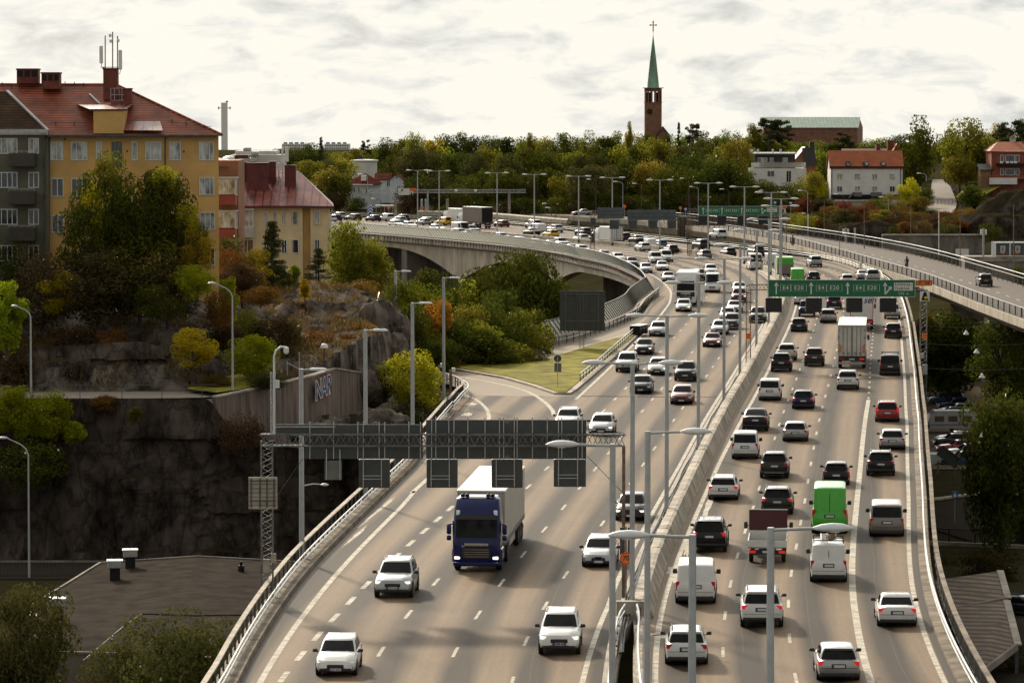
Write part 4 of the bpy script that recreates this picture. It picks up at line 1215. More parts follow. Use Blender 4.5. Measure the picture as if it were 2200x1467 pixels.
for i,(x,y0,y1,D,m,w) in enumerate(((2017,455,550,690,'white',.22),(1857,430,540,640,'rust',.18),(1957,440,548,620,'rust',.16),(2063,440,578,575,'rust',.16),(2178,440,610,515,'rust',.16),(1771,430,525,690,'rust',.18),(1736,460,512,700,'white',.24),(1804,480,548,600,'rust',.12),(1655,420,480,820,'rust',.12))):
 a,b = at(x,y0,D),at(x,y1,D)
 t = thing('thin_mast','%s thin mast rising behind the branch viaduct, number %d counted from the left' % ('white' if m == 'white' else 'rusty brown',1 + sorted([2017,1857,1957,2063,2178,1771,1736,1804,1655]).index(x)),'mast',(0,0,0),group='thin masts behind the branch viaduct')
 MB().tube([(b.x,b.y,min(b.z,-1)),a],[w/2,w/2.6],6).build('mast',M['white'] if m == 'white' else M[m],t,40)
for i,(x,y) in enumerate(((2076,717),(2098,757),(2110,810))):
 D = (440,420,400)[i]
 p = at(x,y,D)
 t = thing('hanging_lamp',('topmost','middle','lowest')[i] + ' of the three bell shaped lamps hanging on a wire by the car park trees','street lamp',p,0,'bell lamps over the car park')
 MB().lathe([(.02,.42),(.10,.36),(.16,.20),(.34,.0),(.36,-.06),(.30,-.10),(.02,-.12)],n=14).build('lamp_shade',M['lamp_shell'],t,50)
 MB().lathe([(.26,-.105),(.26,-.15),(.02,-.17)],n=12).build('lens',M['white'],t,50)
 mb = MB(); mb.tube([(0,0,.4),(0,0,.75)],.04,6); mb.tube([(-14,0,1.2),(-.3,0,.76),(.3,0,.76),(14,0,1.2)],.02,4); mb.build('wire',M['steel_dark'],t)
# ================================================================ TERRAIN
def sm(a,b,x):
 t = max(0.0,min(1.0,(x - a)/(b - a)))
 return t*t*(3 - 2*t)
def nz(x,y,s,k=0.0):
 return noise.noise(Vector((x/s,y/s,k)))
CLIFF_Y = 269.0
WALL = [(-21.4,269.5),(-18.6,275.0),(-14.4,287.0),(-9.6,311.0)]
def hill_left(x,y):
 """rocky hill on the left: street, cliff, path, rock, plateau with the houses"""
 h = 2.9
 h += (5.2 - 2.9)*sm(276,279.5,y)*(1 - sm(-26,-20,x)) + .9*nz(x,y,7)*sm(277,281,y)
 h += 3.4*sm(280,300,y)*(1 - .25*sm(-26,-18,x)) 
 d = 1 - ((x + 17.2)/10.5) ** 2 - ((y - 332)/(22. if y < 332 else 34.)) ** 2
 dome = 2.2 + 5.5*sqrt(max(0,d)) if d > 0 else 0
 ridge = .55*nz(x*1.0,y*.35,2.6,3) + .35*nz(x,y,1.3,5)
 if dome > 0: h = max(h,dome + ridge*sm(0,.3,d))
 h = h if y < 336 else h + (6.4 - h)*sm(336,366,y)
 return h + (0 if d < .05 else .5*(noise.ridged_multi_fractal(Vector((x/7,y/5,2.)),1,2.1,5,1.,2.) - 1.0)*sm(.05,.4,d))
def terrain(x,y):
 base = -14.0
 k = sm(770,840,y)
 far = -1.5 + 2.0*sm(830,900,y) + 8.0*sm(890,1150,y) + 1.5*nz(x,y,60,2)
 r = sm(58, 90, x) * sm(690, 740, y)                      # embankment behind the branch viaduct
 emb = -3.2 + 3.0*sm(725,775,y) + 1.2*sm(775,850,y) + 1.2*nz(x,y,25,7)*sm(735,760,y)*(1 - sm(800,850,y)) + 5*sm(850,940,y) + 5*sm(940,1200,y)
 h = base + (far - base)*k
 if r > 0: h = h + (max(emb,far if y > 900 else emb) - h)*r
 L = 1 - sm(-11.5,-4.5,x + (0 if y < 300 else (y - 300)*.012))
 if y < CLIFF_Y + .5:
  left = -8.5
 else:
  left = hill_left(x,y)
  left += (-14 - left)*sm(395,450,y)
 edge = 1 - sm(-16,-12,x) if y < 262 else L
 if y < CLIFF_Y + .5: L = 1 - sm(-13,-9,x)
 if x < 0: h = h + (left - h)*L*(1 - sm(430,470,y))
 if 292 < y < 470 and -14 < x < 16:
  t = sm(292,300,y)*(1 - sm(425,465,y))*(1 - sm(8,15,x - (y - 300)*.07))
  z = -.5 - 1.5*sm(360,430,y) + .8*sm(-3,-10,x)*0
  h = h + (max(z,h if L > .6 else z) - h)*t
 return h
def grid(name,x0,x1,y0,y1,dx,dy,m,zf,kind='structure'):
 nx,ny = int((x1 - x0)/dx) + 1,int((y1 - y0)/dy) + 1
 V = [(x0 + i*dx,y0 + j*dy,0) for j in range(ny) for i in range(nx)]
 V = [(x,y,zf(x,y)) for x,y,_ in V]
 Fc = [(j*nx + i,j*nx + i + 1,(j + 1)*nx + i + 1,(j + 1)*nx + i) for j in range(ny - 1) for i in range(nx - 1)]
 me = bpy.data.meshes.new(name)
 me.from_pydata(V,[],Fc)
 me.materials.append(m)
 me.polygons.foreach_set('use_smooth',[True]*len(Fc))
 return tag(link_mesh(name,me),kind=kind)
def earth_mat(name,rock,soil,grass,lo=.75,hi=.9):
 """rock where steep, soil and dry grass where flat"""
 m = bpy.data.materials.new(name)
 m.use_nodes = True
 nt = m.node_tree
 N,L = nt.nodes.new,nt.links.new
 b = nt.nodes['Principled BSDF']
 geo = N('ShaderNodeNewGeometry')
 def nzn(scale,detail,a,c,stretch=(1,1,1)):
  mp = N('ShaderNodeMapping'); mp.inputs['Scale'].default_value = stretch; L(geo.outputs['Position'],mp.inputs[0])
  n = N('ShaderNodeTexNoise'); n.inputs['Scale'].default_value = scale; n.inputs['Detail'].default_value = detail; n.inputs['Roughness'].default_value = .65
  L(mp.outputs[0],n.inputs['Vector'])
  r = N('ShaderNodeValToRGB'); r.color_ramp.elements[0].position,r.color_ramp.elements[1].position = .36,.66
  r.color_ramp.elements[0].color,r.color_ramp.elements[1].color = (*a,1),(*c,1)
  L(n.outputs[0],r.inputs[0]); return n,r
 n1,r1 = nzn(.55,9,[c*.25 for c in rock],[c*1.75 for c in rock],(1,.6,.35))
 n2,r2 = nzn(.22,8,soil,grass)
 vd = N('ShaderNodeVectorMath'); vd.operation = 'MULTIPLY_ADD'; vd.inputs[1].default_value = (2.2,2.2,2.2)
 L(n1.outputs['Color'],vd.inputs[0])
 vm = N('ShaderNodeMapping'); vm.inputs['Scale'].default_value = (.62,.5,.42); L(geo.outputs['Position'],vm.inputs[0]); L(vm.outputs[0],vd.inputs[2])
 vo = N('ShaderNodeTexVoronoi'); vo.feature = 'DISTANCE_TO_EDGE'; vo.inputs['Scale'].default_value = .8; L(vd.outputs[0],vo.inputs['Vector'])
 vr = N('ShaderNodeMapRange'); vr.inputs[2].default_value = .07; vr.inputs[3].default_value = .5; L(vo.outputs['Distance'],vr.inputs[0])
 vc = N('ShaderNodeMix'); vc.data_type = 'RGBA'; vc.blend_type = 'MULTIPLY'; vc.inputs[0].default_value = 1
 L(r1.outputs[0],vc.inputs[6]); L(vr.outputs[0],vc.inputs[7])
 sp = N('ShaderNodeSeparateXYZ'); L(geo.outputs['Normal'],sp.inputs[0])
 ad = N('ShaderNodeMath'); ad.operation = 'MULTIPLY_ADD'; ad.inputs[1].default_value = .35; L(n2.outputs[0],ad.inputs[0]); L(sp.outputs[2],ad.inputs[2])
 mr = N('ShaderNodeMapRange'); mr.inputs[1].default_value,mr.inputs[2].default_value = lo + .17,hi + .17; L(ad.outputs[0],mr.inputs[0])
 mx = N('ShaderNodeMix'); mx.data_type = 'RGBA'; L(mr.outputs[0],mx.inputs[0]); L(vc.outputs[2],mx.inputs[6]); L(r2.outputs[0],mx.inputs[7])
 L(mx.outputs[2],b.inputs['Base Color'])
 b.inputs['Roughness'].default_value = 1; b.inputs['Specular IOR Level'].default_value = 0
 bp = N('ShaderNodeBump'); bp.inputs['Strength'].default_value = .9; bp.inputs['Distance'].default_value = .35
 L(n1.outputs[0],bp.inputs['Height']); L(bp.outputs[0],b.inputs['Normal'])
 return m
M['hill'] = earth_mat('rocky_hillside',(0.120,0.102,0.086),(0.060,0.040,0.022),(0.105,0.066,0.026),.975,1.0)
M['ground'] = earth_mat('dark_ground',(0.060,0.050,0.042),(0.034,0.030,0.018),(0.050,0.046,0.020),.6,.8)  # dark rock, soil and grass tones
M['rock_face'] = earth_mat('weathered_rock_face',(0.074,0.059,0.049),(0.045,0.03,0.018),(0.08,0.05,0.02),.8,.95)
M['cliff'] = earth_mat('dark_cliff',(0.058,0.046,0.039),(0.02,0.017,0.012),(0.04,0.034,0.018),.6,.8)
xs = sorted(set(list(np.arange(-400,401,20)) + list(np.arange(-60,81,5)) + [-4000,-2200,-1200,-700,700,1200,2200,4000]))
ys = sorted(set(list(np.arange(40,480,8)) + list(np.arange(480,1300,12)) + [1400,1600,1900,2400,3200,4500,7000]))
def far_z(x,y):
 if y > 1250: return min(terrain(x,1250),22.5 - .0108*y + 5*(1 - sm(1250,1500,y)))
 return terrain(x,y) - (1.2 if (-62 < x < 4 and 268 < y < 462) else 0)
V = [(x,y,far_z(x,y)) for y in ys for x in xs]
nx = len(xs)
Fc = [(j*nx + i,j*nx + i + 1,(j + 1)*nx + i + 1,(j + 1)*nx + i) for j in range(len(ys) - 1) for i in range(nx - 1)
      if not (-60 <= xs[i] and xs[i + 1] <= -5 and 264 <= ys[j] and ys[j + 1] <= 456)]
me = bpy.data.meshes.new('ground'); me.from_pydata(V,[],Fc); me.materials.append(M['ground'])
me.polygons.foreach_set('use_smooth',[True]*len(Fc))
tag(link_mesh('ground',me),kind='structure')
def wall_limit(x):
 return float(np.interp(x,[p[0] for p in WALL],[p[1] for p in WALL]))
def hill_z(x,y):
 if x > -21.4 and y < wall_limit(x) + .3: 
  return terrain(x,min(y,268)) if y < 268 else -8.5 + 6*sm(262,285,y)
 return terrain(x,y)
hill = grid('rocky_hill',-62,0,269.6,462,.5,.8,M['hill'],hill_z)
co = np.zeros(len(hill.data.vertices)*3,np.float32); hill.data.vertices.foreach_get('co',co); co = co.reshape(-1,3)
for v in co:
 if v[0] > -30 and v[1] > 277:
  p = Vector(v)
  k = min(1,(v[1] - 277)/8)*(max(0,min(1,(v[1] - wall_limit(v[0]) - 2)/5)) if v[0] > -22 else 1)*(1 if v[0] > -21 else (v[0] + 30)/9)
  d = noise.noise_vector(p/3.2)*1.0 + noise.cell_vector(Vector((p.x/2.2 + .5*p.z,p.y/2.6,p.z/1.7)))*.55 + noise.noise_vector(p/1.2)*.4
  v[0] += d.x*k; v[1] += d.y*k; v[2] += d.z*k*.35
hill.data.vertices.foreach_set('co',co.ravel())
hill.data.update()
def curtain(name,P,z0,z1f,n,nzs,amp,m,seed):
 rings = []
 V,Fc = [],[]
 p = Path(spline(P,12))
 for i in range(n + 1):
  q = p.len*i/n
  zt = z1f(p.at(q))
  for j in range(nzs + 1):
   z = z0 + (zt - z0)*j/nzs
   c = p.at(q,0,z)
   k = (1 - j/nzs)*1.5
   cell = noise.cell(Vector((q/3.1 + .4*nz(q,z,3),z/2.6,seed)))
   d = k + amp*(nz(q,z,5.5,seed) + .55*nz(q,z,2.0,seed + 1) + .30*nz(q,z,.8,seed + 2)) + amp*.22*cell
   d *= .15 + .85*(1 - (j/nzs) ** 6)
   tx,ty = p.dir(q)
   V.append((c.x + ty*d,c.y - tx*d,z))
 for i in range(n):
  for j in range(nzs):
   a = i*(nzs + 1) + j
   Fc.append((a,a + nzs + 1,a + nzs + 2,a + 1))
 me = bpy.data.meshes.new(name); me.from_pydata(V,[],Fc); me.materials.append(m)
 return tag(link_mesh(name,me),kind='structure')
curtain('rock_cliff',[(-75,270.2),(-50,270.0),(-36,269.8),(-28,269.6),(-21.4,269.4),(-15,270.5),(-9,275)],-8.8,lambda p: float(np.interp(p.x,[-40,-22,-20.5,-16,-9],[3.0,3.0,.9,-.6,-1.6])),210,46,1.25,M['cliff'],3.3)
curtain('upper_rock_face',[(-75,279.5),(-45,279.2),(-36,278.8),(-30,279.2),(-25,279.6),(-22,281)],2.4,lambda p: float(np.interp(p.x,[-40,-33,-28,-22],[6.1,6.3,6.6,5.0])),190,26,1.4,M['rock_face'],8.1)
def boulder(x,y,z,r,sx,sy,sz,seed):
 mb = MB(); rings = []
 n = 40
 V = []
 for j in range(25):
  th = pi*j/24
  for i in range(n):
   a = 2*pi*i/n
   d = Vector((cos(a)*sin(th),sin(a)*sin(th),cos(th)))
   k = 1 + .28*noise.noise(d*1.6 + Vector((seed,0,0))) + .12*noise.noise(d*4 + Vector((seed,3,0))) + .10*abs(noise.noise(d*7 + Vector((seed,5,0)))) + .10*noise.cell(d*3.3 + Vector((seed,1,0)))
   V.append((x + d.x*r*sx*k,y + d.y*r*sy*k,z + d.z*r*sz*k))
 Fc = [(j*n + i,(j + 1)*n + i,(j + 1)*n + (i + 1) % n,j*n + (i + 1) % n) for j in range(24) for i in range(n)]
 mb.add(V,Fc)
 return mb
for px,py,D,r,sx,sz,lab in ((745,792,300,2.4,1.5,.9,'dark boulder behind the graffiti wall'),(805,700,318,3.0,1.0,1.5,'tall rounded boulder at the right end of the rocky hill'),
                                  (838,770,314,2.6,.9,1.8,'steep boulder in front of the dark shrubs'),(725,912,268,1.6,2.0,.8,'rock mound below the graffiti wall'),(805,900,272,1.7,1.5,.9,'low rock below the right end of the graffiti wall'),(720,760,305,1.6,1.5,.7,'flat dark rock amid the orange shrubs')):
 p = at(px,py,D)
 tag(boulder(p.x,p.y,p.z - r*sz*.55,r,sx,1.0,sz,px*.1).build('boulder',M['hill'],None,60),lab,'boulder','boulders at the foot of the hill')
pth = [(-75,271.2),(-45,271.2),(-33,271.4),(-24,271.8),(-20,275.5),(-16.6,283),(-13,296)]
pd = ([],[],[])
PP = Path(spline(pth,12)); strip(pd,-5.0,1.6,0,55,1.5,3,3.02,PP)
M['path'] = asphalt('gravelly_path',(0.23,0.20,0.17),False)
tag(link_mesh('cliff_path',uv_mesh('cliff_path',pd,M['path'])),kind='structure')
mb = MB(); mb.add([(-21.5,270.5,3.4),(-18.9,276,3.4),(-20.5,281.5,4.0),(-24.5,279.5,3.4),(-24,275,3.3)],[(0,1,2,3,4)]); tag(mb.build('path_verge',M['lawn']),kind='structure')
t = thing('path_railing','thin wire railing along the cliff path','railing',(0,0,0))
me = MB().bar((0,0,0),(0,0,1.05),.05).mesh('post',[M['steel_dark']])
for px,yb in ((9,877),(70,873),(172,869),(262,860),(348,857),(434,849)):
 p = at(px,yb,270.0); link_mesh('post',me,t,(p.x,270.0,2.9))
for z in (1.0,.55):
 MB().tube([(-75,270,2.9 + z),(-40,270,2.9 + z),(-21.5,270,3.0 + z)],.022,5).build('rail',M['steel_dark'],t)
wp = Path(spline(WALL,12))
wtop = lambda q: float(np.interp(q,[0,6,wp.len*.5,wp.len],[3.1,3.35,3.75,1.4]))
M['retain'] = mat('ribbed_retaining_wall',(0.165,0.128,0.105),.9,var=.3,scale=.7,stretch=(2.5,2.5,.25),bump=.5,bscale=5)
t = thing('retaining_wall','brown board marked retaining wall with graffiti rising towards the slip road','wall',(0,0,0))
mb = MB(); rings = []
for i in range(41):
 q = wp.len*i/40
 rings.append([wp.at(q,.35,-9),wp.at(q,.0,wtop(q)),wp.at(q,-.4,wtop(q)),wp.at(q,-.4,-9)])
mb.loft(rings); mb.build('wall',M['retain'],t)
mb = MB(); rings = []
for i in range(41):
 q = wp.len*i/40
 rings.append([wp.at(q,.08,wtop(q) + .005),wp.at(q,.08,wtop(q) + .12),wp.at(q,-.46,wtop(q) + .12),wp.at(q,-.46,wtop(q) + .005)])
mb.loft(rings); mb.build('coping',M['concrete'],t)
pg = at(674,834,284)
q,_ = wp.find(pg.x,pg.y)
c = wp.at(q + 1.2,.30,wtop(q) - 1.0)
tx,ty = wp.dir(q)
ang = atan2(ty,tx)
M['spray_red'] = mat('spray_red',(.30,.04,.05),.7,var=.1); M['spray_white'] = mat('spray_white',(.55,.54,.52),.7,var=.1); M['spray_blue'] = mat('spray_blue',(.02,.055,.17),.7,var=.15)
tilt_ = (pi/2 - .06,0,ang)
for k,(ofs,mm) in enumerate(((.10,'spray_red'),(.07,'spray_white'),(.005,'spray_blue'))):
 d = .05 + .006*k
 letters('NAR',1.95,M[mm],t,(c.x + ty*d,c.y - tx*d,c.z),(pi/2,-.10,ang),'graffiti',offset=ofs,shear=.12,space=.92)
sd = ([],[],[])
ST = Path(np.array([(-80,262.),(-40,262),(-20,262),(-12,262)])); strip(sd,-5,6,0,68,4,1,-8.44,ST)
tag(link_mesh('lower_street',uv_mesh('lower_street',sd,M['asphalt_dark'])),kind='structure')
t = thing('street_railing','pale barred railing along the lower street behind the flat roof','railing',(0,0,0))
mb = MB()
for x in np.arange(-50,-16,.25): mb.bar((x,258,-8.4),(x,258,-7.5),.03)
mb.build('infill_bars',M['steel_dark'],t)
MB().bar((-50,258,-7.45),(-16,258,-7.45),.12).build('top_beam',M['concrete_dark'],t)
M['felt'] = stripe_mat('roofing_felt',(0.034,0.027,0.021),(0.023,0.018,0.014),1.0,'Y',1,.93,.02,.25,bumpd=.02)
wk = thing('workshop_building','low workshop with a huge dark felt roof below the bridge','building',(0,0,0))
A = [ground(215,1210,-4.6),ground(425,1196,-4.2),ground(640,1208,-4.6),ground(690,1455,-4.9),ground(560,1420,-4.9),ground(290,1405,-4.9),ground(40,1400,-4.9),ground(70,1300,-4.8)]
ctr = ground(330,1310,-3.9)
mb = MB()
rid = ground(420,1197,-4.2)
mb.add([tuple(a) for a in A] + [tuple(ground(400,1290,-4.15)),tuple(ground(330,1340,-4.3))],[(8,1,0),(8,2,1),(8,3,2),(8,4,3),(9,5,4,8),(9,6,5),(9,7,6),(0,7,9,8)])
mb.build('roof',M['felt'],wk)
mb = MB()
for i in range(8):
 a,b = A[i],A[(i + 1) % 8]
 mb.add([(a.x,a.y,a.z - .02),(b.x,b.y,b.z - .02),(b.x,b.y,-12),(a.x,a.y,-12)],[(0,1,2,3)])
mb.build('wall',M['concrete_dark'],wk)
mb = MB()
for i in (0,1,4,5,6,7):
 mb.bar(A[i] + Vector((0,0,.02)),A[(i + 1) % 8] + Vector((0,0,.02)),.14,.14)
mb.build('roof_edge',M['concrete_dark'],wk)
mb = MB(); mb.tube([ground(180,1418,-4.6),ground(260,1350,-4.15),ground(305,1318,-4.1),ground(420,1322,-4.0),ground(560,1320,-4.3)],.04,5); mb.build('cable',M['black'],wk)
for i,(x,y,lab) in enumerate(((280,1214,'roof fan box nearest the far edge of the felt roof'),(247,1238,'second roof fan box, left of the farthest one'),(124,1322,'roof fan box beside the dark tree'))):
 c = ground(x,y,-4.3)
 t = thing('roof_fan',lab,'roof vent',(c.x,c.y,-4.5),.1,'silver roof fan boxes on the felt roof')
 MB().box((0,0,.35),(.62,.62,.8)).build('base',M['black'],t); MB().rbox((0,0,.95),(.9,.9,.42),.05).build('hood',M['galv'],t)
 MB().rbox((0,0,1.19),(.98,.98,.06),.02).build('lid',M['lamp_shell'],t)
c = ground(518,1228,-4.4); t = thing('roof_pipe','small black vent pipe near the right end of the felt roof','roof vent',(c.x,c.y,-4.5))
MB().tube([(0,0,0),(0,0,.5)],.2,8).build('collar',M['black'],t); MB().tube([(0,0,.5),(0,0,.75)],.09,8).build('pipe',M['black'],t)
def quadroad(name,pts,m,z=-13.9):
 tag(link_mesh(name,poly_mesh(name,pts,m,z)),kind='structure')
gz = lambda x,y,z=-14: tuple(ground(x,y,z))[:2]
M['lot'] = asphalt('car_park_asphalt',(0.13,0.105,0.08),False,0)
quadroad('car_park',[gz(1960,1010),gz(1985,820),gz(2080,815),gz(2260,815),gz(2300,1010)],M['lot'])
quadroad('underpass_street',[gz(1985,1132),gz(1985,1085),gz(2090,1070),gz(2260,1060),gz(2270,1170),gz(2100,1170)],M['asphalt_dark'],-13.88)
quadroad('yard',[gz(1990,1290),gz(2300,1255),gz(2400,1500),gz(2000,1600)],M['asphalt_dark'],-13.9)
mb = MB(); a,b = gz(1995,1078),gz(2120,1062); mb.bar((*a,-13.8),(*b,-13.8),.6,.2); tag(mb.build('kerb_strip',M['kerb']),kind='structure')
# ================================================================ BUILDINGS
def glass(name,col=(.03,.035,.04),dark=None):
 m = mat(name,col,.06,0,.5,1.5,spec=.8,stretch=(1,1,.5),dark=dark,detail=2)
 return m
M['pane'] = glass('window_pane')
M['pane_bright'] = glass('window_pane_painted_reflection',(.36,.37,.34),(.03,.035,.04))  # pale patches are sky reflections painted into the pane colour
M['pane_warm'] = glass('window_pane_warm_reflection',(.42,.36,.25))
M['frame_white'] = mat('white_window_frame',(.62,.63,.63),.5,var=.05)
def window(parent,c,w,h,mull=(0.5,),m='pane',dirx=(1,0),bar=.07,frame='frame_white',name='window',hm=()):
 """frame with panes set into a wall facing normal = (dirx.y, -dirx.x)"""
 dx = Vector((dirx[0],dirx[1],0)); nrm = Vector((dirx[1],-dirx[0],0))
 c = Vector(c); up = Vector((0,0,1))
 mb = MB()
 def b(u0,v0,u1,v1,d0=-.04,d1=.05):
  P = [c + dx*(u*w) + up*(v*h) for u,v in ((u0,v0),(u1,v0),(u1,v1),(u0,v1))]
  mb.add([p + nrm*d0 for p in P] + [p + nrm*d1 for p in P],[(3,2,1,0),(4,5,6,7),(0,1,5,4),(1,2,6,5),(2,3,7,6),(3,0,4,7)])
 e,f = bar/w,bar/h
 b(-.5,-.5,-.5 + e,.5); b(.5 - e,-.5,.5,.5); b(-.5 + e,-.5,.5 - e,-.5 + f); b(-.5 + e,.5 - f,.5 - e,.5)
 for q in mull: b(q - .5 - e/2,-.5 + f,q - .5 + e/2,.5 - f,-.04,.04)
 for q in hm: b(-.5 + e,q - .5 - f/2,.5 - e,q - .5 + f/2,-.04,.035)
 fr_ = mb.build(name,M[frame],parent)
 mb = MB(); P = [c + dx*(u*w) + up*(v*h) + nrm*.012 for u,v in ((-.5 + e,-.5 + f),(.5 - e,-.5 + f),(.5 - e,.5 - f),(-.5 + e,.5 - f))]
 mb.add(P,[(0,1,2,3)]); mb.build('pane',M[m],fr_)
 return fr_
def fwin(parent,fr,x0,y0,x1,y1,mull=(0.5,),m='pane',dy=0,**kw):
 w,h,c = fr.size(x0,y0,x1,y1)
 return window(parent,(c.x,fr.D + dy,c.z),w,h,mull,m,**kw)
def gutter(mb,a,b): mb.bar(a,b,.14,.12)
M['ochre'] = mat('ochre_render',(0.62,0.38,0.13),.9,var=.10,scale=.35,bump=.1,bscale=14)
M['green_render'] = mat('grey_green_render',(0.135,0.130,0.088),.9,var=.12,scale=.4,bump=.1,bscale=14)
M['cream_render'] = mat('cream_render',(0.70,0.57,0.34),.9,var=.09,scale=.4,bump=.1,bscale=14)
M['tiles_red'] = stripe_mat('red_roof_tiles',(0.29,0.075,0.036),(0.10,0.026,0.013),3.0,'Y',.5,.72,.35,.25)
M['tiles_brown'] = stripe_mat('brown_roof_tiles',(0.070,0.043,0.027),(0.034,0.022,0.015),3.0,'Y',.9,.72,.08,.25)
M['sheet_red'] = stripe_mat('red_sheet_roof',(0.215,0.060,0.046),(0.06,0.014,0.012),1.25,'X',.42,.82,.35,.3)
M['brick_red'] = mat('dark_red_brick',(0.17,0.045,0.030),.85,var=.2,scale=1.5,bump=.2)
M['chimney_sheet'] = mat('oxblood_sheet_metal',(0.105,0.016,0.015),.6,var=.2,scale=1.2)
M['balcony_brown'] = mat('brown_balcony_front',(0.060,0.048,0.040),.7,var=.12,scale=1)
M['balcony_red'] = mat('red_balcony_front',(0.30,0.055,0.035),.7,var=.1,scale=1)
fr = Frame(300)
yb = thing('apartment_house','ochre yellow apartment house with red tiled roof above the trees','building',(0,0,0))
P = lambda px,py,dy=0: fr(px,py,dy)
xl,xr = P(104,400).x,P(470,400).x
zt = P(300,291).z
MB().prism([(xl,300),(xr,300),(xr - 1.2,312.4),(xl,312.4)],6,zt).build('wall',M['ochre'],yb)
ez = zt + .02
eave = [Vector((xl - .0,299.3,ez)),Vector((xr + .35,299.3,ez)),Vector((xr - .75,313.0,ez)),Vector((xl - .0,313.0,ez))]
rz_ = 25.95
rA,rB = Vector((xl - 12,306.2,rz_)),Vector((P(232,200).x,306.2,rz_))
eL = Vector((xl - 12,299.3,ez)); eLb = Vector((xl - 12,313.0,ez))
mb = MB()
mb.add([eL,eave[1],rB,rA],[(0,1,2,3)]); mb.add([eave[1],eave[2],rB],[(0,1,2)]); mb.add([eave[2],eLb,rA,rB],[(0,1,2,3)])
rf = mb.build('roof',M['tiles_red'],yb)
mb = MB(); gutter(mb,(xl,299.25,ez - .02),(xr + .4,299.25,ez - .02)); mb.box(((xl + xr)/2,299.62,ez - .12),(xr - xl,.7,.1)); mb.build('gutter',M['steel_dark'],yb)
def on_roof(px,py):
 d = ray(px,py); n = Vector((0,-(rz_ - ez),306.2 - 299.3)).normalized(); t = (eave[0] - Vector((0,0,CAM_H))).dot(n)/d.dot(n); return Vector((0,0,CAM_H)) + d*t
mb = MB(); mb.tube([rA + Vector((0,0,.03)),rB + Vector((0,0,.03)),eave[1] + Vector((0,0,.03))],.11,6); mb.build('ridge_tiles',M['tiles_red'],rf)
def chim(px0,py0,px1,py1,D,dp,parent,m='brick_red',cap=True,cut=0):
 f = Frame(D); w,h,c = f.size(px0,py0,px1,py1)
 o = MB().rbox((c.x,D,c.z),(w,dp,h),.03).build('chimney',M[m],parent)
 if cap: MB().rbox((c.x,D,c.z + h/2 - .05),(w + .12,dp + .12,.12),.02).build('cap',M['chimney_sheet'],o)
 if cut:
  mb = MB()
  for k in range(cut):
   x = c.x - w/2 + w*(k + .5)/cut
   mb.box((x,D - dp/2,c.z + h/2 - .42),(w/cut*.72,.05,.5))
  mb.build('louvre',M['black'],o)
 return o
chim(38,148,84,180,306.2,1.4,rf,cut=3); chim(91,156,130,192,305.2,1.4,rf,cut=3)
chim(223,147,254,215,304.5,1.1,rf); chim(259,190,283,232,303.8,1.0,rf)
w,h,c = fr.size(203,236,268,287)
dm = MB().box((c.x,299.4 + 1.9,c.z),(w,4.2,h)).build('dormer',M['ochre'],yb)
MB().add([(c.x - w/2 - 2.2,304.5,c.z + h/2 + .55),(c.x - w/2 - .25,299.1,c.z + h/2 + .02),(c.x + w/2 + .2,299.1,c.z + h/2 + .02),(c.x + w/2 + .4,304.5,c.z + h/2 + .55)],[(0,1,2,3)]).build('dormer_roof',M['sheet_red'],dm)
MB().box((c.x,299.2,c.z + h/2 - .02),(w + .6,.16,.14)).build('fascia',M['chimney_sheet'],dm)
p = P(235,253); MB().lathe([(.01,0),(.20,0),(.20,.04),(.01,.04)],(p.x,299.27,p.z),16,'Y').build('oculus',M['black'],dm)
p0_,p1_ = P(266,279),P(352,279); 
MB().add([(p0_.x,299.15,p0_.z - .05),(p1_.x,299.15,p1_.z - .05),(p1_.x - .9,303.6,p1_.z + 1.55),(p0_.x,303.6,p0_.z + 1.55)],[(0,1,2,3)]).build('roof_sheet_panel',M['sheet_red'],rf)
mb = MB(); a_,b_ = on_roof(168,231),on_roof(228,231); n_ = Vector((0,-.6,.8))*.1
for x0,y0,x1,y1 in ((192,205,214,226),(214,226,238,226)): mb.bar(on_roof(x0,y0) + n_,on_roof(x1,y1) + n_,.14)
mb.build('roof_hatch_frame',M['galv'],rf)
mb = MB()
for px,py in ((5,185),(25,190),(60,180),(140,183),(160,184),(180,186),(50,268),(80,270),(120,270),(160,270),(400,268),(440,276),(370,264)): 
 q_ = on_roof(px,py); mb.box(q_ + Vector((0,-.05,.12)),(.06,.06,.35))
mb.bar(on_roof(2,186) + n_*3,on_roof(185,188) + n_*3,.05); mb.bar(on_roof(110,268) + n_*2,on_roof(198,268) + n_*2,.04); mb.bar(on_roof(360,265) + n_*2,on_roof(455,277) + n_*2,.04)
mb.build('snow_guard',M['chimney_sheet'],rf)
mb = MB(); 
for x,y0,y1 in ((238,190,216),(246,190,216),(262,190,216)): mb.bar(Frame(303)(x,y0),Frame(303)(x,y1),.04)
for y in (190,204,216): mb.bar(Frame(303)(238,y),Frame(303)(266,y),.04)
mb.build('roof_ladder',M['galv'],rf)
for px in (106,355):
 mb = MB(); mb.tube([P(px + 8,290,-.1),P(px + 1,297,-.12),P(px,304,-.12),P(px,600,-.12)],.07,6); mb.build('downpipe',M['steel_dark'],yb)
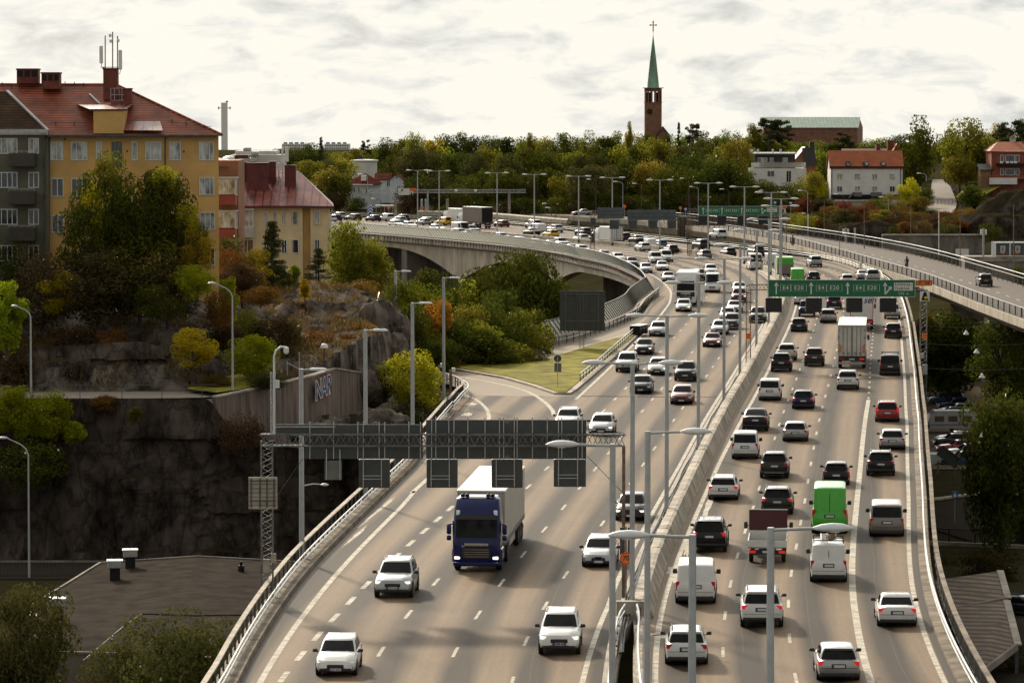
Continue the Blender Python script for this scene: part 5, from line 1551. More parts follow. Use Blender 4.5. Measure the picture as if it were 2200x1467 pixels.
wins = [(108,305,136,345,(.5,),'pane_bright'),(152,305,188,345,(.35,.68),'pane_bright'),(206,305,219,344,(),'pane_bright'),(283,305,296,345,(),'pane_bright'),(312,305,347,345,(.35,.68),'pane_bright'),(364,305,389,345,(.4,),'pane_bright'),(427,305,460,345,(.36,.7),'pane_bright'),
  (110,383,137,423,(.5,),'pane'),(153,383,188,423,(.35,.68),'pane'),(366,381,390,420,(.4,),'pane'),(428,381,461,419,(.36,.7),'pane_bright'),(312,381,347,420,(.35,.68),'pane'),
  (111,462,138,500,(.5,),'pane'),(155,462,190,500,(.35,.68),'pane'),(429,456,462,494,(.36,.7),'pane_bright'),(366,458,391,495,(.4,),'pane'),(312,458,347,495,(.35,.68),'pane'),(429,532,462,570,(.36,.7),'pane')]
for x0,y0,x1,y1,mu,mm in wins: fwin(yb,fr,x0,y0,x1,y1,mu,mm,-.02)
for y0 in (305,381): fwin(yb,fr,240,y0,262,y0 + 55,(.5,),'pane',-.02,frame='steel_dark',hm=(.35,),name='stair_window')
for x,y in ((139,300),(232,325),(273,325),(395,326)): p = P(x,y); MB().box((p.x,299.99,p.z),(.12,.04,.14)).build('vent',M['black'],yb)
t = thing('antenna_mast','three white panel antennas on poles atop the tall chimney','antenna',(0,0,0))
f5 = Frame(304.5)
for x,y0,y1 in ((226,77,147),(242,69,170),(252.5,78,150)): MB().tube([f5(x,y1),f5(x,y0)],.05,6).build('pole',M['bark_pale'],t,40)
for x0,y0,x1,y1 in ((214,99,222,137),(255,108,263,150)):
 w,h,c = f5.size(x0,y0,x1,y1); MB().rbox((c.x,304.3,c.z),(w,.16,h),.04).build('panel',M['white'],t)
for x,y in ((237,77),(238.5,89),(254,88)): p = f5(x,y); MB().rbox((p.x,304.4,p.z),(.22,.18,.26),.03).build('radio_unit',M['white'],t)
mb = MB(); mb.bar(f5(216,145),f5(262,145),.05); mb.tube([f5(218,137),f5(218,145),f5(226,147)],.03,5); mb.tube([f5(259,150),f5(257,160),f5(252,155)],.03,5); mb.build('cross_bar',M['steel_dark'],t)
gb = thing('apartment_house','grey green apartment house with brown balconies at the left edge','building',(0,0,0))
fg = Frame(299.4)
x0,x1 = fg(-420,300).x,fg(103.4,300).x
zg = fg(50,283).z
MB().box(((x0 + x1)/2,305.4,(zg + 6)/2),(x1 - x0,12,zg - 6)).build('wall',M['green_render'],gb)
eg = [Vector((x0,298.7,zg + .02)),Vector((x1 + .1,298.7,zg + .02))]
top = fg(0,197); top2 = fg(-130,120)
mb = MB(); mb.add([eg[0],eg[1],Vector((fg(0,197).x,303.6,at(0,197,303.6).z)),Vector((x0,303.6,at(0,197,303.6).z))],[(0,1,2,3)])
rg = mb.build('roof',M['tiles_brown'],gb)
mb = MB(); mb.bar(eg[1] + Vector((0,0,.06)),Vector((fg(0,197).x,303.6,at(0,197,303.6).z + .06)),.22,.12); mb.build('verge',M['galv'],rg)
MB().bar((x0,298.7,zg + .05),(x1 + .1,298.7,zg + .05),.3,.28).build('gutter',M['galv'],gb)
MB().bar((x0,299.2,zg - .16),(x1,299.2,zg - .16),.3,.2).build('cornice',M['sign_white'],gb)
for y in (297,370,449,527):
 for xx in (-110,-190,-270,-350): fwin(gb,fg,xx,y,xx + 40,y + 34,(.35,.68),'pane_bright' if xx % 3 else 'pane',-.02)
 fwin(gb,fg,-20,y,38,y + 34,(.4,.62,.8),'pane_bright' if y < 300 else 'pane',-.02); fwin(gb,fg,61,y,84,y + 34,(.5,),'pane_bright' if y < 300 else 'pane',-.02)
for y in (322,403,481,560):
 o = None
 w,h,c = fg.size(23,y + 7,79,y + 36)
 o = MB().rbox((c.x,298.7,c.z),(w,1.3,h),.05).build('balcony',M['balcony_brown'],gb)
 mb = MB(); mb.bar((c.x - w/2,298.1,c.z + h/2 + .16),(c.x + w/2,298.1,c.z + h/2 + .16),.04)
 for k in range(5): mb.bar((c.x - w/2 + w*k/4,298.1,c.z + h/2),(c.x - w/2 + w*k/4,298.1,c.z + h/2 + .16),.03)
 mb.build('railing',M['galv'],o)
mb = MB(); mb.tube([fg(102,290,-.3),fg(97,298,-.1),fg(96,305,-.1),fg(96,600,-.1)],.07,6); mb.build('downpipe',M['steel_dark'],gb)
rb = thing('apartment_house','narrow reddish house front with glazed balconies beside the ochre house','building',(0,0,0))
f2 = Frame(345)
w,h,c = f2.size(455,345,513,620); MB().box((c.x,349,c.z),(w,8,h)).build('wall',mat('reddish_render',(.30,.13,.065),.9,var=.12,scale=.5),rb)
for y0 in (385,456): 
 w,h,c = f2.size(471,y0 - 2,510,y0 + 34)
 for k in (-1,1): pass
 MB().rbox((c.x,343.6,f2(0,y0 + 43).z),(w,2.0,.98),.04).build('balcony',M['balcony_red'],rb)
 window(rb,(c.x,342.65,c.z),w,h,(.35,.62),'pane_bright',bar=.05,name='balcony_glazing')
 window(rb,(c.x + w/2 + .02,343.6,c.z),1.8,h,(.5,),'pane_bright',dirx=(0,1),bar=.05,name='balcony_glazing')
 MB().box((c.x,343.6,c.z + h/2 + .08),(w + .3,2.2,.12)).build('balcony_roof',M['galv'],rb)
fwin(rb,f2,484,500,508,530,(.5,),'pane',-.02)
MB().add([(f2(440,345).x,344.3,f2(0,357).z),(f2(494,345).x,344.3,f2(0,357).z),(f2(484,345).x,349,f2(0,343).z),(f2(440,345).x,349,f2(0,338).z)],[(0,1,2,3)]).build('roof',M['sheet_red'],rb)
cb = thing('apartment_house','cream apartment house with oxblood sheet metal roof and many chimneys','building',(0,0,0))
f3 = Frame(372)
xa,xb_,xc = f3(500,500).x,f3(672,500).x,f3(708,500).x
zc = f3(600,443).z
poly = [(xa,371),(f3(650,500).x,372),(f3(651,500).x,372.7),(f3(666,500).x,372.7),(f3(667,500).x,372.0),(xc,372.6),(xc - .7,384),(xa,384)]
MB().prism(poly,3.5,zc).build('wall',M['cream_render'],cb)
w,h,c = f3.size(651,445,666,620); MB().box((c.x,372.68,c.z),(w,.06,h)).build('recessed_bay',mat('ochre_cream_render',(.56,.38,.16),.9,var=.08,scale=.5),cb)
zr = 18.1
ev = [Vector((f3(468,440).x,370.2,zc + .05)),Vector((f3(640,440).x,371.2,zc + .05)),Vector((xc + .45,371.9,zc - .02)),Vector((xc - .3,385,zc))]
rl,rr_ = Vector((f3(470,440).x,378.5,zr)),Vector((f3(634,440).x,378.5,zr - .4))
mb = MB(); mb.add([ev[0],ev[1],ev[2],rr_,rl],[(0,1,3,4),(1,2,3)]); mb.add([ev[2],ev[3],rr_],[(0,1,2)]); mb.add([ev[3],Vector((ev[0].x,385,zc)),rl,rr_],[(0,1,2,3)])
rc = mb.build('roof',M['sheet_red'],cb)
mb = MB(); mb.bar(ev[0] + Vector((0,-.05,-.1)),ev[1] + Vector((0,-.05,-.1)),.22,.24); mb.bar(ev[1] + Vector((0,-.05,-.1)),ev[2] + Vector((0,-.05,-.1)),.22,.24); mb.build('eaves',M['chimney_sheet'],cb)
for a_ in ((517,348,534,396,376),(531,350,577,418,374.5),(577,347,593,400,376),(612,355,636,404,375.5),(470,347,484,380,378)):
 chim(*a_[:4],a_[4],1.0,rc,'chimney_sheet')
o = MB().rbox((f3(510,340).x,378,f3(0,338).z),(1.4,1.4,.35),.1).build('vent_hood',M['chimney_sheet'],rc); MB().lathe([(.9,0),(.75,.25),(.4,.42),(.02,.48)],(f3(485,340).x,378,f3(0,346).z),12).build('vent_hood',M['sign_white'],rc)
for x0,y0,x1,y1,mu in ((568,455,577,485,(.5,)),(587,455,596,484,(.5,)),(605,454,615,484,(.5,)),(625,454,641,483,(.25,)),(676,453,687,482,(.5,)),(605,515,617,545,(.5,)),(625,514,642,544,(.25,)),(676,514,687,543,(.5,)),(568,516,578,545,(.5,)),(625,574,642,602,(.25,)),(676,574,687,602,(.5,))):
 fwin(cb,f3,x0,y0,x1,y1,mu,'pane_bright' if y0 < 500 else 'pane',((x0 + x1)/2 - 500)/150 - 1.03 if x0 < 660 else .0)
w,h,c = f3.size(512,451,548,486)
window(cb,(c.x,369.6,c.z),w,h,(.22,.45,.75),'pane_bright',bar=.06,name='bay_glazing')
MB().rbox((c.x,370.2,f3(0,497).z),(w*1.02,1.6,1.1),.04).build('balcony',mat('pale_balcony_front',(.45,.42,.38),.7),cb)
MB().box((c.x,370.2,f3(0,449).z),(w*1.1,1.8,.1)).build('balcony_roof',M['galv'],cb)
window(cb,(c.x,370.9,f3(0,528).z),w*.9,h*.8,(.3,.6),'pane',bar=.06)
mb = MB(); mb.tube([(xc + .35,371.9,zc - .1),(xc + .1,372.3,zc - .8),(xc + .08,372.4,5)],.08,6); mb.build('downpipe',M['lamp_shell'],cb)
t = thing('antenna_mast','pair of tall white panel antennas on the oxblood roof of the cream house','antenna',(0,0,0))
f4 = Frame(377)
for x0,y0,x1,y1 in ((588,348,594,388),(604,318,609,352),(612,315,620,348),(597,350,601,392)):
 w,h,c = f4.size(x0,y0,x1,y1); MB().rbox((c.x,377,c.z),(w,.2,h),.04).build('panel',M['white'],t)
mb = MB()
for x,y0,y1 in ((591,345,402),(607,318,400),(615,330,402)): mb.bar(f4(x,y0,.2),f4(x,y1,.2),.07)
mb.bar(f4(588,372,.2),f4(618,372,.2),.05); mb.build('pole',M['galv'],t)
f6 = Frame(430)
wb = thing('flat_roofed_block','pale grey flat roofed block with air units behind the oxblood roof','building',(0,0,0))
M['pale_wall'] = mat('pale_grey_cladding',(.50,.50,.48),.8,var=.08,scale=.5)
for x0,y0,x1,y1,dy in ((495,333,606,420,0),(502,325,590,334,2)):
 w,h,c = f6.size(x0,y0,x1,y1); MB().box((c.x,434 + dy,c.z),(w,8,h)).build('wall',M['pale_wall'],wb)
for x0,y0,x1,y1 in ((524,317,540,325),(541,326,556,334),(538,339,553,348)):
 w,h,c = f6.size(x0,y0,x1,y1); MB().rbox((c.x,429.6,c.z),(w,1.4,h),.08).build('air_unit',M['galv'],wb)
# ================================================================ FAR BUILDINGS
M['copper'] = mat('verdigris_copper',(0.21,0.35,0.265),.7,var=.22,scale=.4,stretch=(1,1,.3))
M['church_brick'] = mat('church_brick',(0.24,0.115,0.075),.9,var=.16,scale=.8)
M['gold'] = mat('gilded_metal',(0.65,0.38,0.10),.35,.8,var=.05)
def gable_house(t,x0,x1,y0,y1,z0,ze,zr,wall,roof,ridge='X',over=.4):
 MB().box(((x0 + x1)/2,(y0 + y1)/2,(z0 + ze)/2),(x1 - x0,y1 - y0,ze - z0)).build('wall',wall,t)
 mb = MB(); o = over
 if ridge == 'X':
  ym = (y0 + y1)/2
  mb.add([(x0 - o,y0 - o,ze - .1),(x1 + o,y0 - o,ze - .1),(x1 + o,ym,zr),(x0 - o,ym,zr),(x0 - o,y1 + o,ze - .1),(x1 + o,y1 + o,ze - .1)],[(0,1,2,3),(3,2,5,4)])
  g = MB(); g.add([(x0,y0,ze),(x0,y1,ze),(x0,ym,zr - .2)],[(0,2,1)]); g.add([(x1,y0,ze),(x1,y1,ze),(x1,ym,zr - .2)],[(0,1,2)])
 else:
  xm = (x0 + x1)/2
  mb.add([(x0 - o,y0 - o,ze - .1),(xm,y0 - o,zr),(xm,y1 + o,zr),(x0 - o,y1 + o,ze - .1),(x1 + o,y0 - o,ze - .1),(x1 + o,y1 + o,ze - .1)],[(0,1,2,3),(1,4,5,2)])
  g = MB(); g.add([(x0,y0,ze),(x1,y0,ze),(xm,y0,zr - .2)],[(0,1,2)])
 g.build('gable',wall,t)
 me = mb.mesh('roof',[roof]); r = link_mesh('roof',me,t)
 s = r.modifiers.new('thick','SOLIDIFY'); s.thickness = .18
 return r
D = 1300.0; f = Frame(D)
ch = thing('church_tower','slender brick church tower with green copper spire and gilded cross','church',(0,0,0))
w,h,c = f.size(1385.5,190,1421.5,330)
x0,x1 = c.x - w/2,c.x + w/2
zt = f(0,190).z; zb = 4
yb_ = D + w
zbel = f(0,221).z
MB().box((c.x,D + w/2,(zb + zbel)/2),(w,w,zbel - zb)).build('shaft',M['church_brick'],ch)
MB().box((c.x,D + w/2,zbel + .08),(w + .3,w + .3,.25)).build('string_course',M['church_brick'],ch)
ht = zt - zbel - .2
mb = MB(); cols = 5
open_w = w*.10
xsn = [x0 + w*q for q in (0,.07,.17,.245,.36,.46,.58,.68,.79,.87,.945,1.0)]
pcs = [(xsn[0],xsn[1]),(xsn[2],xsn[3]),(xsn[4],xsn[5]),(xsn[6],xsn[7]),(xsn[8],xsn[9]),(xsn[10],xsn[11])]
for yy in (D + .35,D + w - .35):
 for a_,b_ in pcs: mb.box(((a_ + b_)/2,yy,zbel + ht*.38 + .2),(b_ - a_,.7,ht*.76))
 mb.box((c.x,yy,zbel + .2 + ht*.88),(w,.7,ht*.24))
for xx in (x0 + .35,x1 - .35):
 mb.box((xx,D + w/2,zbel + ht*.5 + .2),(.68,w - 1.4,ht))
mb.build('belfry',M['church_brick'],ch)
for i,xx in enumerate((.12,.30,.735,.907)):
 MB().box((x0 + w*xx,D + .8,zbel + ht*.38),(w*.13,.1,ht*.74)).build('louvre',M['black'],ch)
mb = MB(); e = w*.5 + .65
mb.box((c.x,D + w/2,zt + .1),(2*e,2*e,.22)); mb.build('cornice',M['copper'],ch)
zs = f(0,75).z
rings = []
b0 = w*.345; b1 = w*.30
for z,r in ((zt + .2,b0*1.0),(zt + (zs - zt)*.12,b0*.92),(zt + (zs - zt)*.5,b0*.56),(zs,.05)):
 rings.append([(c.x + r*sx,D + w/2 + r*sy,z) for sx,sy in ((-1,-1),(1,-1),(1,1),(-1,1))])
MB().loft(rings).build('spire',M['copper'],ch)
cr = MB(); cx_ = c.x; z0_,z1_ = f(0,68).z,f(0,47).z
cr.bar((cx_,D + w/2,zs - .2),(cx_,D + w/2,z0_),.12); cr.bar((cx_,D + w/2,z0_),(cx_,D + w/2,z1_),.42,.3); cr.bar((cx_ - 1.0,D + w/2,z0_ + (z1_ - z0_)*.66),(cx_ + 1.0,D + w/2,z0_ + (z1_ - z0_)*.66),.42,.3)
for q in ((-1,.66),(1,.66),(0,1)): cr.rbox((cx_ + q[0],D + w/2,z0_ + (z1_ - z0_)*q[1]),(.55,.3,.6),.1)
cr.build('cross',M['gold'],ch)
p = f(1396,240); o = MB().lathe([(.01,0),(1.0,0),(1.0,.08),(.01,.08)],(p.x,D - .1,p.z),20,'Y').build('clock_face',M['black'],ch)
mb = MB()
for k in range(12): a = 2*pi*k/12; mb.bar((p.x + .72*cos(a),D - .13,p.z + .72*sin(a)),(p.x + .92*cos(a),D - .13,p.z + .92*sin(a)),.1,.03)
mb.bar((p.x - .75,D - .13,p.z + .05),(p.x,D - .13,p.z),.1,.03); mb.bar((p.x,D - .13,p.z),(p.x + .42,D - .13,p.z - .08),.13,.03); mb.build('clock_hands',M['gold'],o)
rfh = thing('church_porch','low church roof beside the foot of the brick tower','church',(0,0,0))
a_,b_ = f(1412,280),f(1436,290); gable_house(rfh,a_.x,b_.x,D - 3,D + 5,6,b_.z,f(0,272).z,M['church_brick'],mat('dark_tiles',(.06,.035,.028),.7,var=.2),'Y',.5)
D = 1250; f = Frame(D)
t = thing('brick_hall','long brick hall with pale green copper roof on the hilltop','building',(0,0,0))
xg0,xg1 = f(1640,270).x,f(1842,270).x; xg2 = f(1867,270).x
ze = f(0,274).z; zr = f(0,253).z
mb = MB(); mb.prism([(xg0,D),(xg1,D),(xg2,D + 22),(xg0,D + 22)],5,ze); mb.build('wall',M['church_brick'],t)
xm = xg2 - 3.2; ap = Vector((f(1853,253).x,D + 11,zr))
MB().add([(xg1,D,ze),(xg2,D + 22,ze),tuple(ap)],[(0,1,2)]).build('gable',M['church_brick'],t)
M['copper_seam'] = stripe_mat('seamed_copper',(0.19,0.27,0.215),(0.12,0.17,0.14),.8,'X',.55,.85,.3,.15)
MB().add([(xg0 - .4,D - .5,ze - .1),(xg1 + .4,D - .5,ze - .1),(ap.x + .3,ap.y,ap.z + .15),(xg0 - .4,D + 11,zr + .15)],[(0,1,2,3)]).build('roof',M['copper_seam'],t)
D = 860; f = Frame(D)
t = thing('white_house','white rendered house with bright orange roof and three dormer windows','house',(0,0,0))
M['white_render'] = mat('white_render',(.66,.66,.64),.9,var=.05,scale=.6)
M['tiles_orange'] = stripe_mat('orange_roof_tiles',(0.36,0.105,0.042),(0.20,0.06,0.03),2.2,'Z',.7,.8,.3,.12)
a_,b_ = f(1785,362),f(1939,421)
gable_house(t,a_.x,b_.x,D,D + 9,1,f(0,361).z,f(0,328).z + .4,M['white_render'],M['tiles_orange'],'X',.3)
MB().box(((a_.x + b_.x)/2,D - .12,f(0,359.5).z),(b_.x - a_.x + .7,.3,.38)).build('eaves',M['black'],t)
for y0,y1 in ((373,386),(400,412.5)):
 for i,x in enumerate((1804,1842,1879,1917)): fwin(t,f,x - 5.8,y0,x + 5.8,y1,(.5,),'pane_warm' if (i,y0) not in ((3,400),(0,400)) else 'pane',-.03,bar=.09)
for x in (1823,1861,1898):
 p = f(x,349.5,0)
 d_ = MB().lathe([(.05,0),(.62,0),(.68,1.3),(.05,2.2)],(p.x,D + .25,p.z - .3),14,'Y').build('dormer',M['black'],t)
 MB().lathe([(.01,0),(.46,0),(.46,.04),(.01,.04)],(p.x,D + .2,p.z - .25),14,'Y').build('dormer_window',M['pane_bright'],d_)
for x0,x1 in ((1823,1850),(1869,1896)):
 o = MB(); w,h,c = f.size(x0 + (10 if x0 < 1850 else 1),411,x1 - (0 if x0 < 1850 else 6),422); o.box((c.x,D - 1.2,c.z - h*.1),(w,1.6,h*.8))
 s = f(x0,425) if x0 < 1850 else f(x1,425); o.bar((s.x,D - 1.2,s.z),(c.x + (-w/2 if x0 < 1850 else w/2),D - 1.2,c.z + h*.3),1.2,.3)
 o.build('porch_stair',mat('grey_timber',(.15,.14,.13),.8),t)
MB().box(((a_.x + b_.x)/2,D - .06,f(0,423.5).z),(b_.x - a_.x,.1,1.1)).build('plinth',M['black'],t)
mb = MB()
for x in (1787,1935): mb.tube([f(x,361,-.3),f(x,365,-.1),f(x,424,-.1)],.09,5)
mb.build('downpipe',M['steel_dark'],t)
rw = thing('garden_wall','low grey garden wall below the white house','wall',(0,0,0)); w,h,c = f.size(1783,430,1900,444); MB().box((c.x,D - 14,c.z - 1),(w,.6,h + 2)).build('wall',M['concrete'],rw); MB().box((c.x,D - 14,c.z + h/2 + .08),(w + .4,.9,.16)).build('coping',M['kerb'],rw)
D = 930; f = Frame(D)
t = thing('brick_house','dark brick house with chimney half hidden behind the orange roof','house',(0,0,0))
a_,b_ = f(1815,330),f(1932,345); rr = gable_house(t,a_.x,b_.x,D,D + 9,4,f(0,334).z,f(0,320).z,M['brick_red'],mat('dull_red_tiles',(.16,.06,.04),.7,var=.2),'X')
chim(1906,302,1922,325,D + 4,1.2,rr); chim(1882,310,1890,324,D + 4,1.0,rr)
a_,b_ = f(1918,330),f(1934,345); gable_house(t,a_.x,b_.x,D - 1.5,D + 6,4,f(0,326).z,f(0,308).z,M['brick_red'],M['tiles_orange'],'Y',.3)
D = 905; f = Frame(D)
t = thing('modern_house','white modernist house with glazed roof terrace among the trees','house',(0,0,0))
w,h,c = f.size(1612,362,1732,412); MB().box((c.x,D + 5,c.z - 2),(w,10,h + 4)).build('wall',M['white_render'],t)
w2,h2,c2 = f.size(1624,331,1710,362); MB().box((c2.x,D + 6,c2.z),(w2,7,h2)).build('upper_storey',mat('dark_cladding',(.05,.045,.04),.6),t)
MB().box((c2.x,D + 5,f(0,330).z),(w2*1.06,10,.35)).build('roof',M['lamp_shell'],t)
for x0,x1 in ((1630,1650),(1655,1664),(1683,1694)): fwin(t,f,x0,339,x1,361,(.5,),'pane_bright',2.46,bar=.1)
for x0,x1 in ((1648,1664),(1689,1700)): fwin(t,f,x0,367,x1,392 if x0 > 1670 else 380,(.5,),'pane',-.03,bar=.09)
mb = MB()
for k in range(12): mb.bar(f(1614 + 10.5*k,349,-.1),f(1614 + 10.5*k,361,-.1),.07)
mb.bar(f(1614,349,-.1),f(1731,349,-.1),.07); mb.build('railing',M['galv'],t)
w,h,c = f.size(1614,350,1731,360); MB().box((c.x,D - .05,c.z),(w,.03,h)).build('glass_balustrade',M['screen_glass'],t)
for x in (1616,1632,1664,1681): p = f(x,329); MB().bar((p.x,D + 6,p.z),(p.x,D + 6,f(0,321).z),.5).build('chimney_pipe',M['galv'],t)
D = 925; f = Frame(D)
t = thing('brick_house','orange brick house with black mansard roof right of the roof terrace','house',(0,0,0))
M['brick_orange'] = mat('orange_brick',(.27,.105,.055),.9,var=.15,scale=.8)
M['black_roof'] = mat('black_roof_sheet',(.022,.022,.024),.5,var=.2)
a_,b_ = f(1708,330),f(1752,372); rr = gable_house(t,a_.x,b_.x,D,D + 10,3,f(0,346).z,f(0,316).z,M['brick_orange'],M['black_roof'],'Y',.4)
MB().add([(f(1724,0).x,D - .6,f(0,318).z),(f(1750,0).x,D - .6,f(0,318).z),(f(1757,0).x,D - 1.0,f(0,356).z),(f(1728,0).x,D - 1.0,f(0,356).z)],[(3,2,1,0)]).build('mansard',M['black_roof'],t)
chim(1739,305,1749,318,D + 3,1.3,rr,'black_roof',False)
D = 880; f = Frame(D)
t = thing('brick_house','red brick house with balconies and white windows at the right edge','house',(0,0,0))
M['brick_bright'] = mat('red_brick',(.25,.075,.042),.9,var=.18,scale=.9)
a_ = f(2130,326); b_ = f(2240,400)
MB().box(((a_.x + b_.x)/2,D + 5,(f(0,326).z + 2)/2),(b_.x - a_.x,10,f(0,326).z - 2)).build('wall',M['brick_bright'],t)
e0 = f(0,325).z; r0 = f(0,310).z + .5
mb = MB(); mb.add([(a_.x - .5,D - .6,e0),(b_.x,D - .6,e0),(b_.x,D + 5,r0),(f(2152,0).x,D + 5,r0),(a_.x - .5,D + 10.6,e0)],[(0,1,2,3),(4,0,3)]); rr = mb.build('roof',M['tiles_orange'],t)
chim(2194,305,2206,318,D + 5,1.2,rr)
for y0,y1 in ((333,348),(362,377)):
 for x0,x1,mu in ((2149,2157,()),(2160,2180,()),(2182,2190,())): fwin(t,f,x0,y0,x1,y1,mu,'pane',-.03,bar=.12)
for y in (351,378):
 w,h,c = f.size(2140 if y < 360 else 2126,y,2205,y + (5 if y < 360 else 7)); o = MB().box((c.x,D - .9,c.z),(w,1.8,h)).build('balcony',M['black'] if y < 360 else M['brick_bright'],t)
 if y < 360:
  mb = MB()
  for x in (2150,2163,2172,2180): p = f(x,350); mb.rbox((p.x,D - 1.2,p.z),(.7,.5,.7),.1)
  mb.build('balcony_chairs',M['white'],o)
w,h,c = f.size(2125,382,2183,396); MB().box((c.x,D - 1.2,c.z),(w,1.4,h)).build('plinth',M['white_render'],t)
t = thing('satellite_dish','pale satellite dish on a pole behind the red brick house roof','satellite dish',(0,0,0)); p = f(2183,300)
MB().lathe([(.02,.25),(.45,.15),(.8,-.1),(.78,-.14),(.02,.15)],(p.x,D + 6,p.z),14,'Y').build('dish',M['galv'],t); MB().bar((p.x,D + 6,14),(p.x,D + 6,p.z),.1).build('pole',M['galv'],t)
sh = thing('garden_shed','low brown shed left of the red brick house','shed',(0,0,0)); a_,b_ = f(2106,364),f(2131,388); gable_house(sh,a_.x,b_.x,D,D + 5,2,a_.z,a_.z + 1.2,mat('brown_boards',(.20,.11,.05),.8,var=.15),M['black_roof'],'X')
D = 880; f = Frame(D)
t = thing('villa','white villa with glazed verandas and dark red hipped roof beside the toll gantry','house',(0,0,0))
M['pale_blue'] = mat('pale_blue_boards',(.50,.54,.56),.85,var=.05,scale=.6)
x0,x1,x2 = f(741,0).x,f(795,0).x,f(815,0).x; ze = f(0,396).z
MB().prism([(x0,D + 1),(x0 + 1.5,D),(x1 - 1,D),(x1,D + 1),(x2,D + 5),(x2,D + 9),(x0,D + 9)],-1,ze).build('wall',M['pale_blue'],t)
mb = MB(); ap = Vector((f(783,372).x,D + 5,f(0,373).z)); ap2 = Vector((f(793,372).x,D + 6,f(0,375).z))
B = [(x0 - .5,D + .2,ze),(x1 + .4,D - .6,ze),(x2 + .6,D + 4.4,ze),(x2 + .6,D + 9,ze),(x0 - .5,D + 9,ze)]
mb.add(B + [tuple(ap)],[(0,1,5),(1,2,5),(2,3,5),(3,4,5),(4,0,5)]); rr = mb.build('roof',mat('villa_roof',(.12,.035,.027),1,var=.2,spec=0),t)
MB().box(((x0 + x1)/2,D - .3,ze - .12),(x1 - x0 + 1.2,.5,.25)).build('eaves',M['white'],t)
for y0,y1 in ((401,416),(425,440)):
 fwin(t,f,742,y0,764,y1,(.25,.5,.75),'pane_bright',-.04,bar=.13); fwin(t,f,768,y0,790,y1,(.25,.5,.75),'pane_bright',-.04,bar=.13)
o = MB().box((f(780,0).x,D + 1.5,f(0,383).z),(1.2,1.4,1.3)).build('dormer',M['white'],rr)
t = thing('villa','pale blue gabled house right behind the white villa','house',(0,0,0))
f = Frame(900); a_,b_ = f(838,385),f(866,440); rr = gable_house(t,a_.x,b_.x,900,909,-1,f(0,386).z,f(0,374).z,M['pale_blue'],mat('dull_brown_roof',(.10,.04,.03),1,var=.2,spec=0),'Y',.5)
a2 = f(806,385); gable_house(t,a2.x,a_.x,903,910,-1,f(0,386).z,f(0,373).z,M['pale_blue'],mat('dull_brown_roof2',(.10,.04,.032),1,var=.2,spec=0),'X',.3)
fwin(t,f,849,379,855,384,(),'pane',-.03,bar=.1); fwin(t,f,829,389,840,401,(.5,),'pane',2.9,bar=.1)
t = thing('villa','round white upper villa peeping over the trees above the white villa','house',(0,0,0))
f = Frame(960); w,h,c = f.size(752,347,812,372); MB().lathe([(w/2*.9,-6),(w/2*.9,h/2),(w/2,h/2),(w/2,h/2 + .3),(1,h/2 + .5)],(c.x,964,c.z),18).build('wall',M['white_render'],t); chim(770,333,778,345,964,.8,t,'black_roof',False)
t = thing('bus_shelter','low pale roofed shelter in front of the villa','shelter',(0,0,0)); f = Frame(835)
w,h,c = f.size(806,441,846,444); MB().box((c.x,836,c.z),(w,2,.3)).build('roof',M['sign_white'],t)
for x in (808,826,844): MB().bar(f(x,443),(f(x,443).x,835,-1),.12).build('post',M['galv'],t)
D = 2600; f = Frame(D)
M['far_white'] = mat('hazed_white_concrete',(.80,.80,.76),.9,var=.04)  # extra whiteness stands in for distance haze
t = thing('radio_tower','tall plain white concrete tower on the skyline beside the ochre house','tower',(0,0,0))
w,h,c = f.size(475.5,221,489,330); MB().box((c.x,D,c.z),(w,w,h)).build('shaft',M['far_white'],t); w2,h2,c2 = f.size(470,230,494,235)
mb = MB(); mb.bar((c.x - 4.2,D - 1,c2.z),(c.x + 4.2,D - 1,c2.z),.5); mb.bar((c.x - 4,D,c2.z - 1),(c.x - 4,D,c2.z + 1),.8); mb.bar((c.x + 4,D,c2.z - 1),(c.x + 4,D,c2.z + 1),.8); mb.build('gallery',M['galv'],t)
p = f(487,218); MB().lathe([(.1,.8),(.9,.4),(1.2,0),(.9,-.6),(.1,-1)],p,10).build('radome',M['galv'],t)
for x0,x1,y,lab in ((607,666,309,'long pale apartment block on the skyline above the oxblood roof'),(698,752,309,'pale apartment block on the skyline right of the conifer')):
 t = thing('apartment_block',lab,'building',(0,0,0)); w,h,c = f.size(x0,y,x1,335); MB().box((c.x,D,c.z),(w,14,h)).build('wall',M['far_white'],t)
 mb = MB()
 n = int((x1 - x0)/12)
 for k in range(n): q = f(x0 + 7 + k*12,y - 1.5); mb.box((q.x,D - 4,q.z),(2.6,3,1.2))
 mb.build('roof_units',mat('far_blue',(.20,.25,.30),.7),t)
 mb = MB()
 for r in range(3):
  for k in range(int((x1 - x0)/4)): q = f(x0 + 2 + k*4,y + 4 + r*6); mb.box((q.x,D - 7.02,q.z),(.7,.06,.9))
 mb.build('window',M['pane'],t)
D = 690; f = Frame(D)
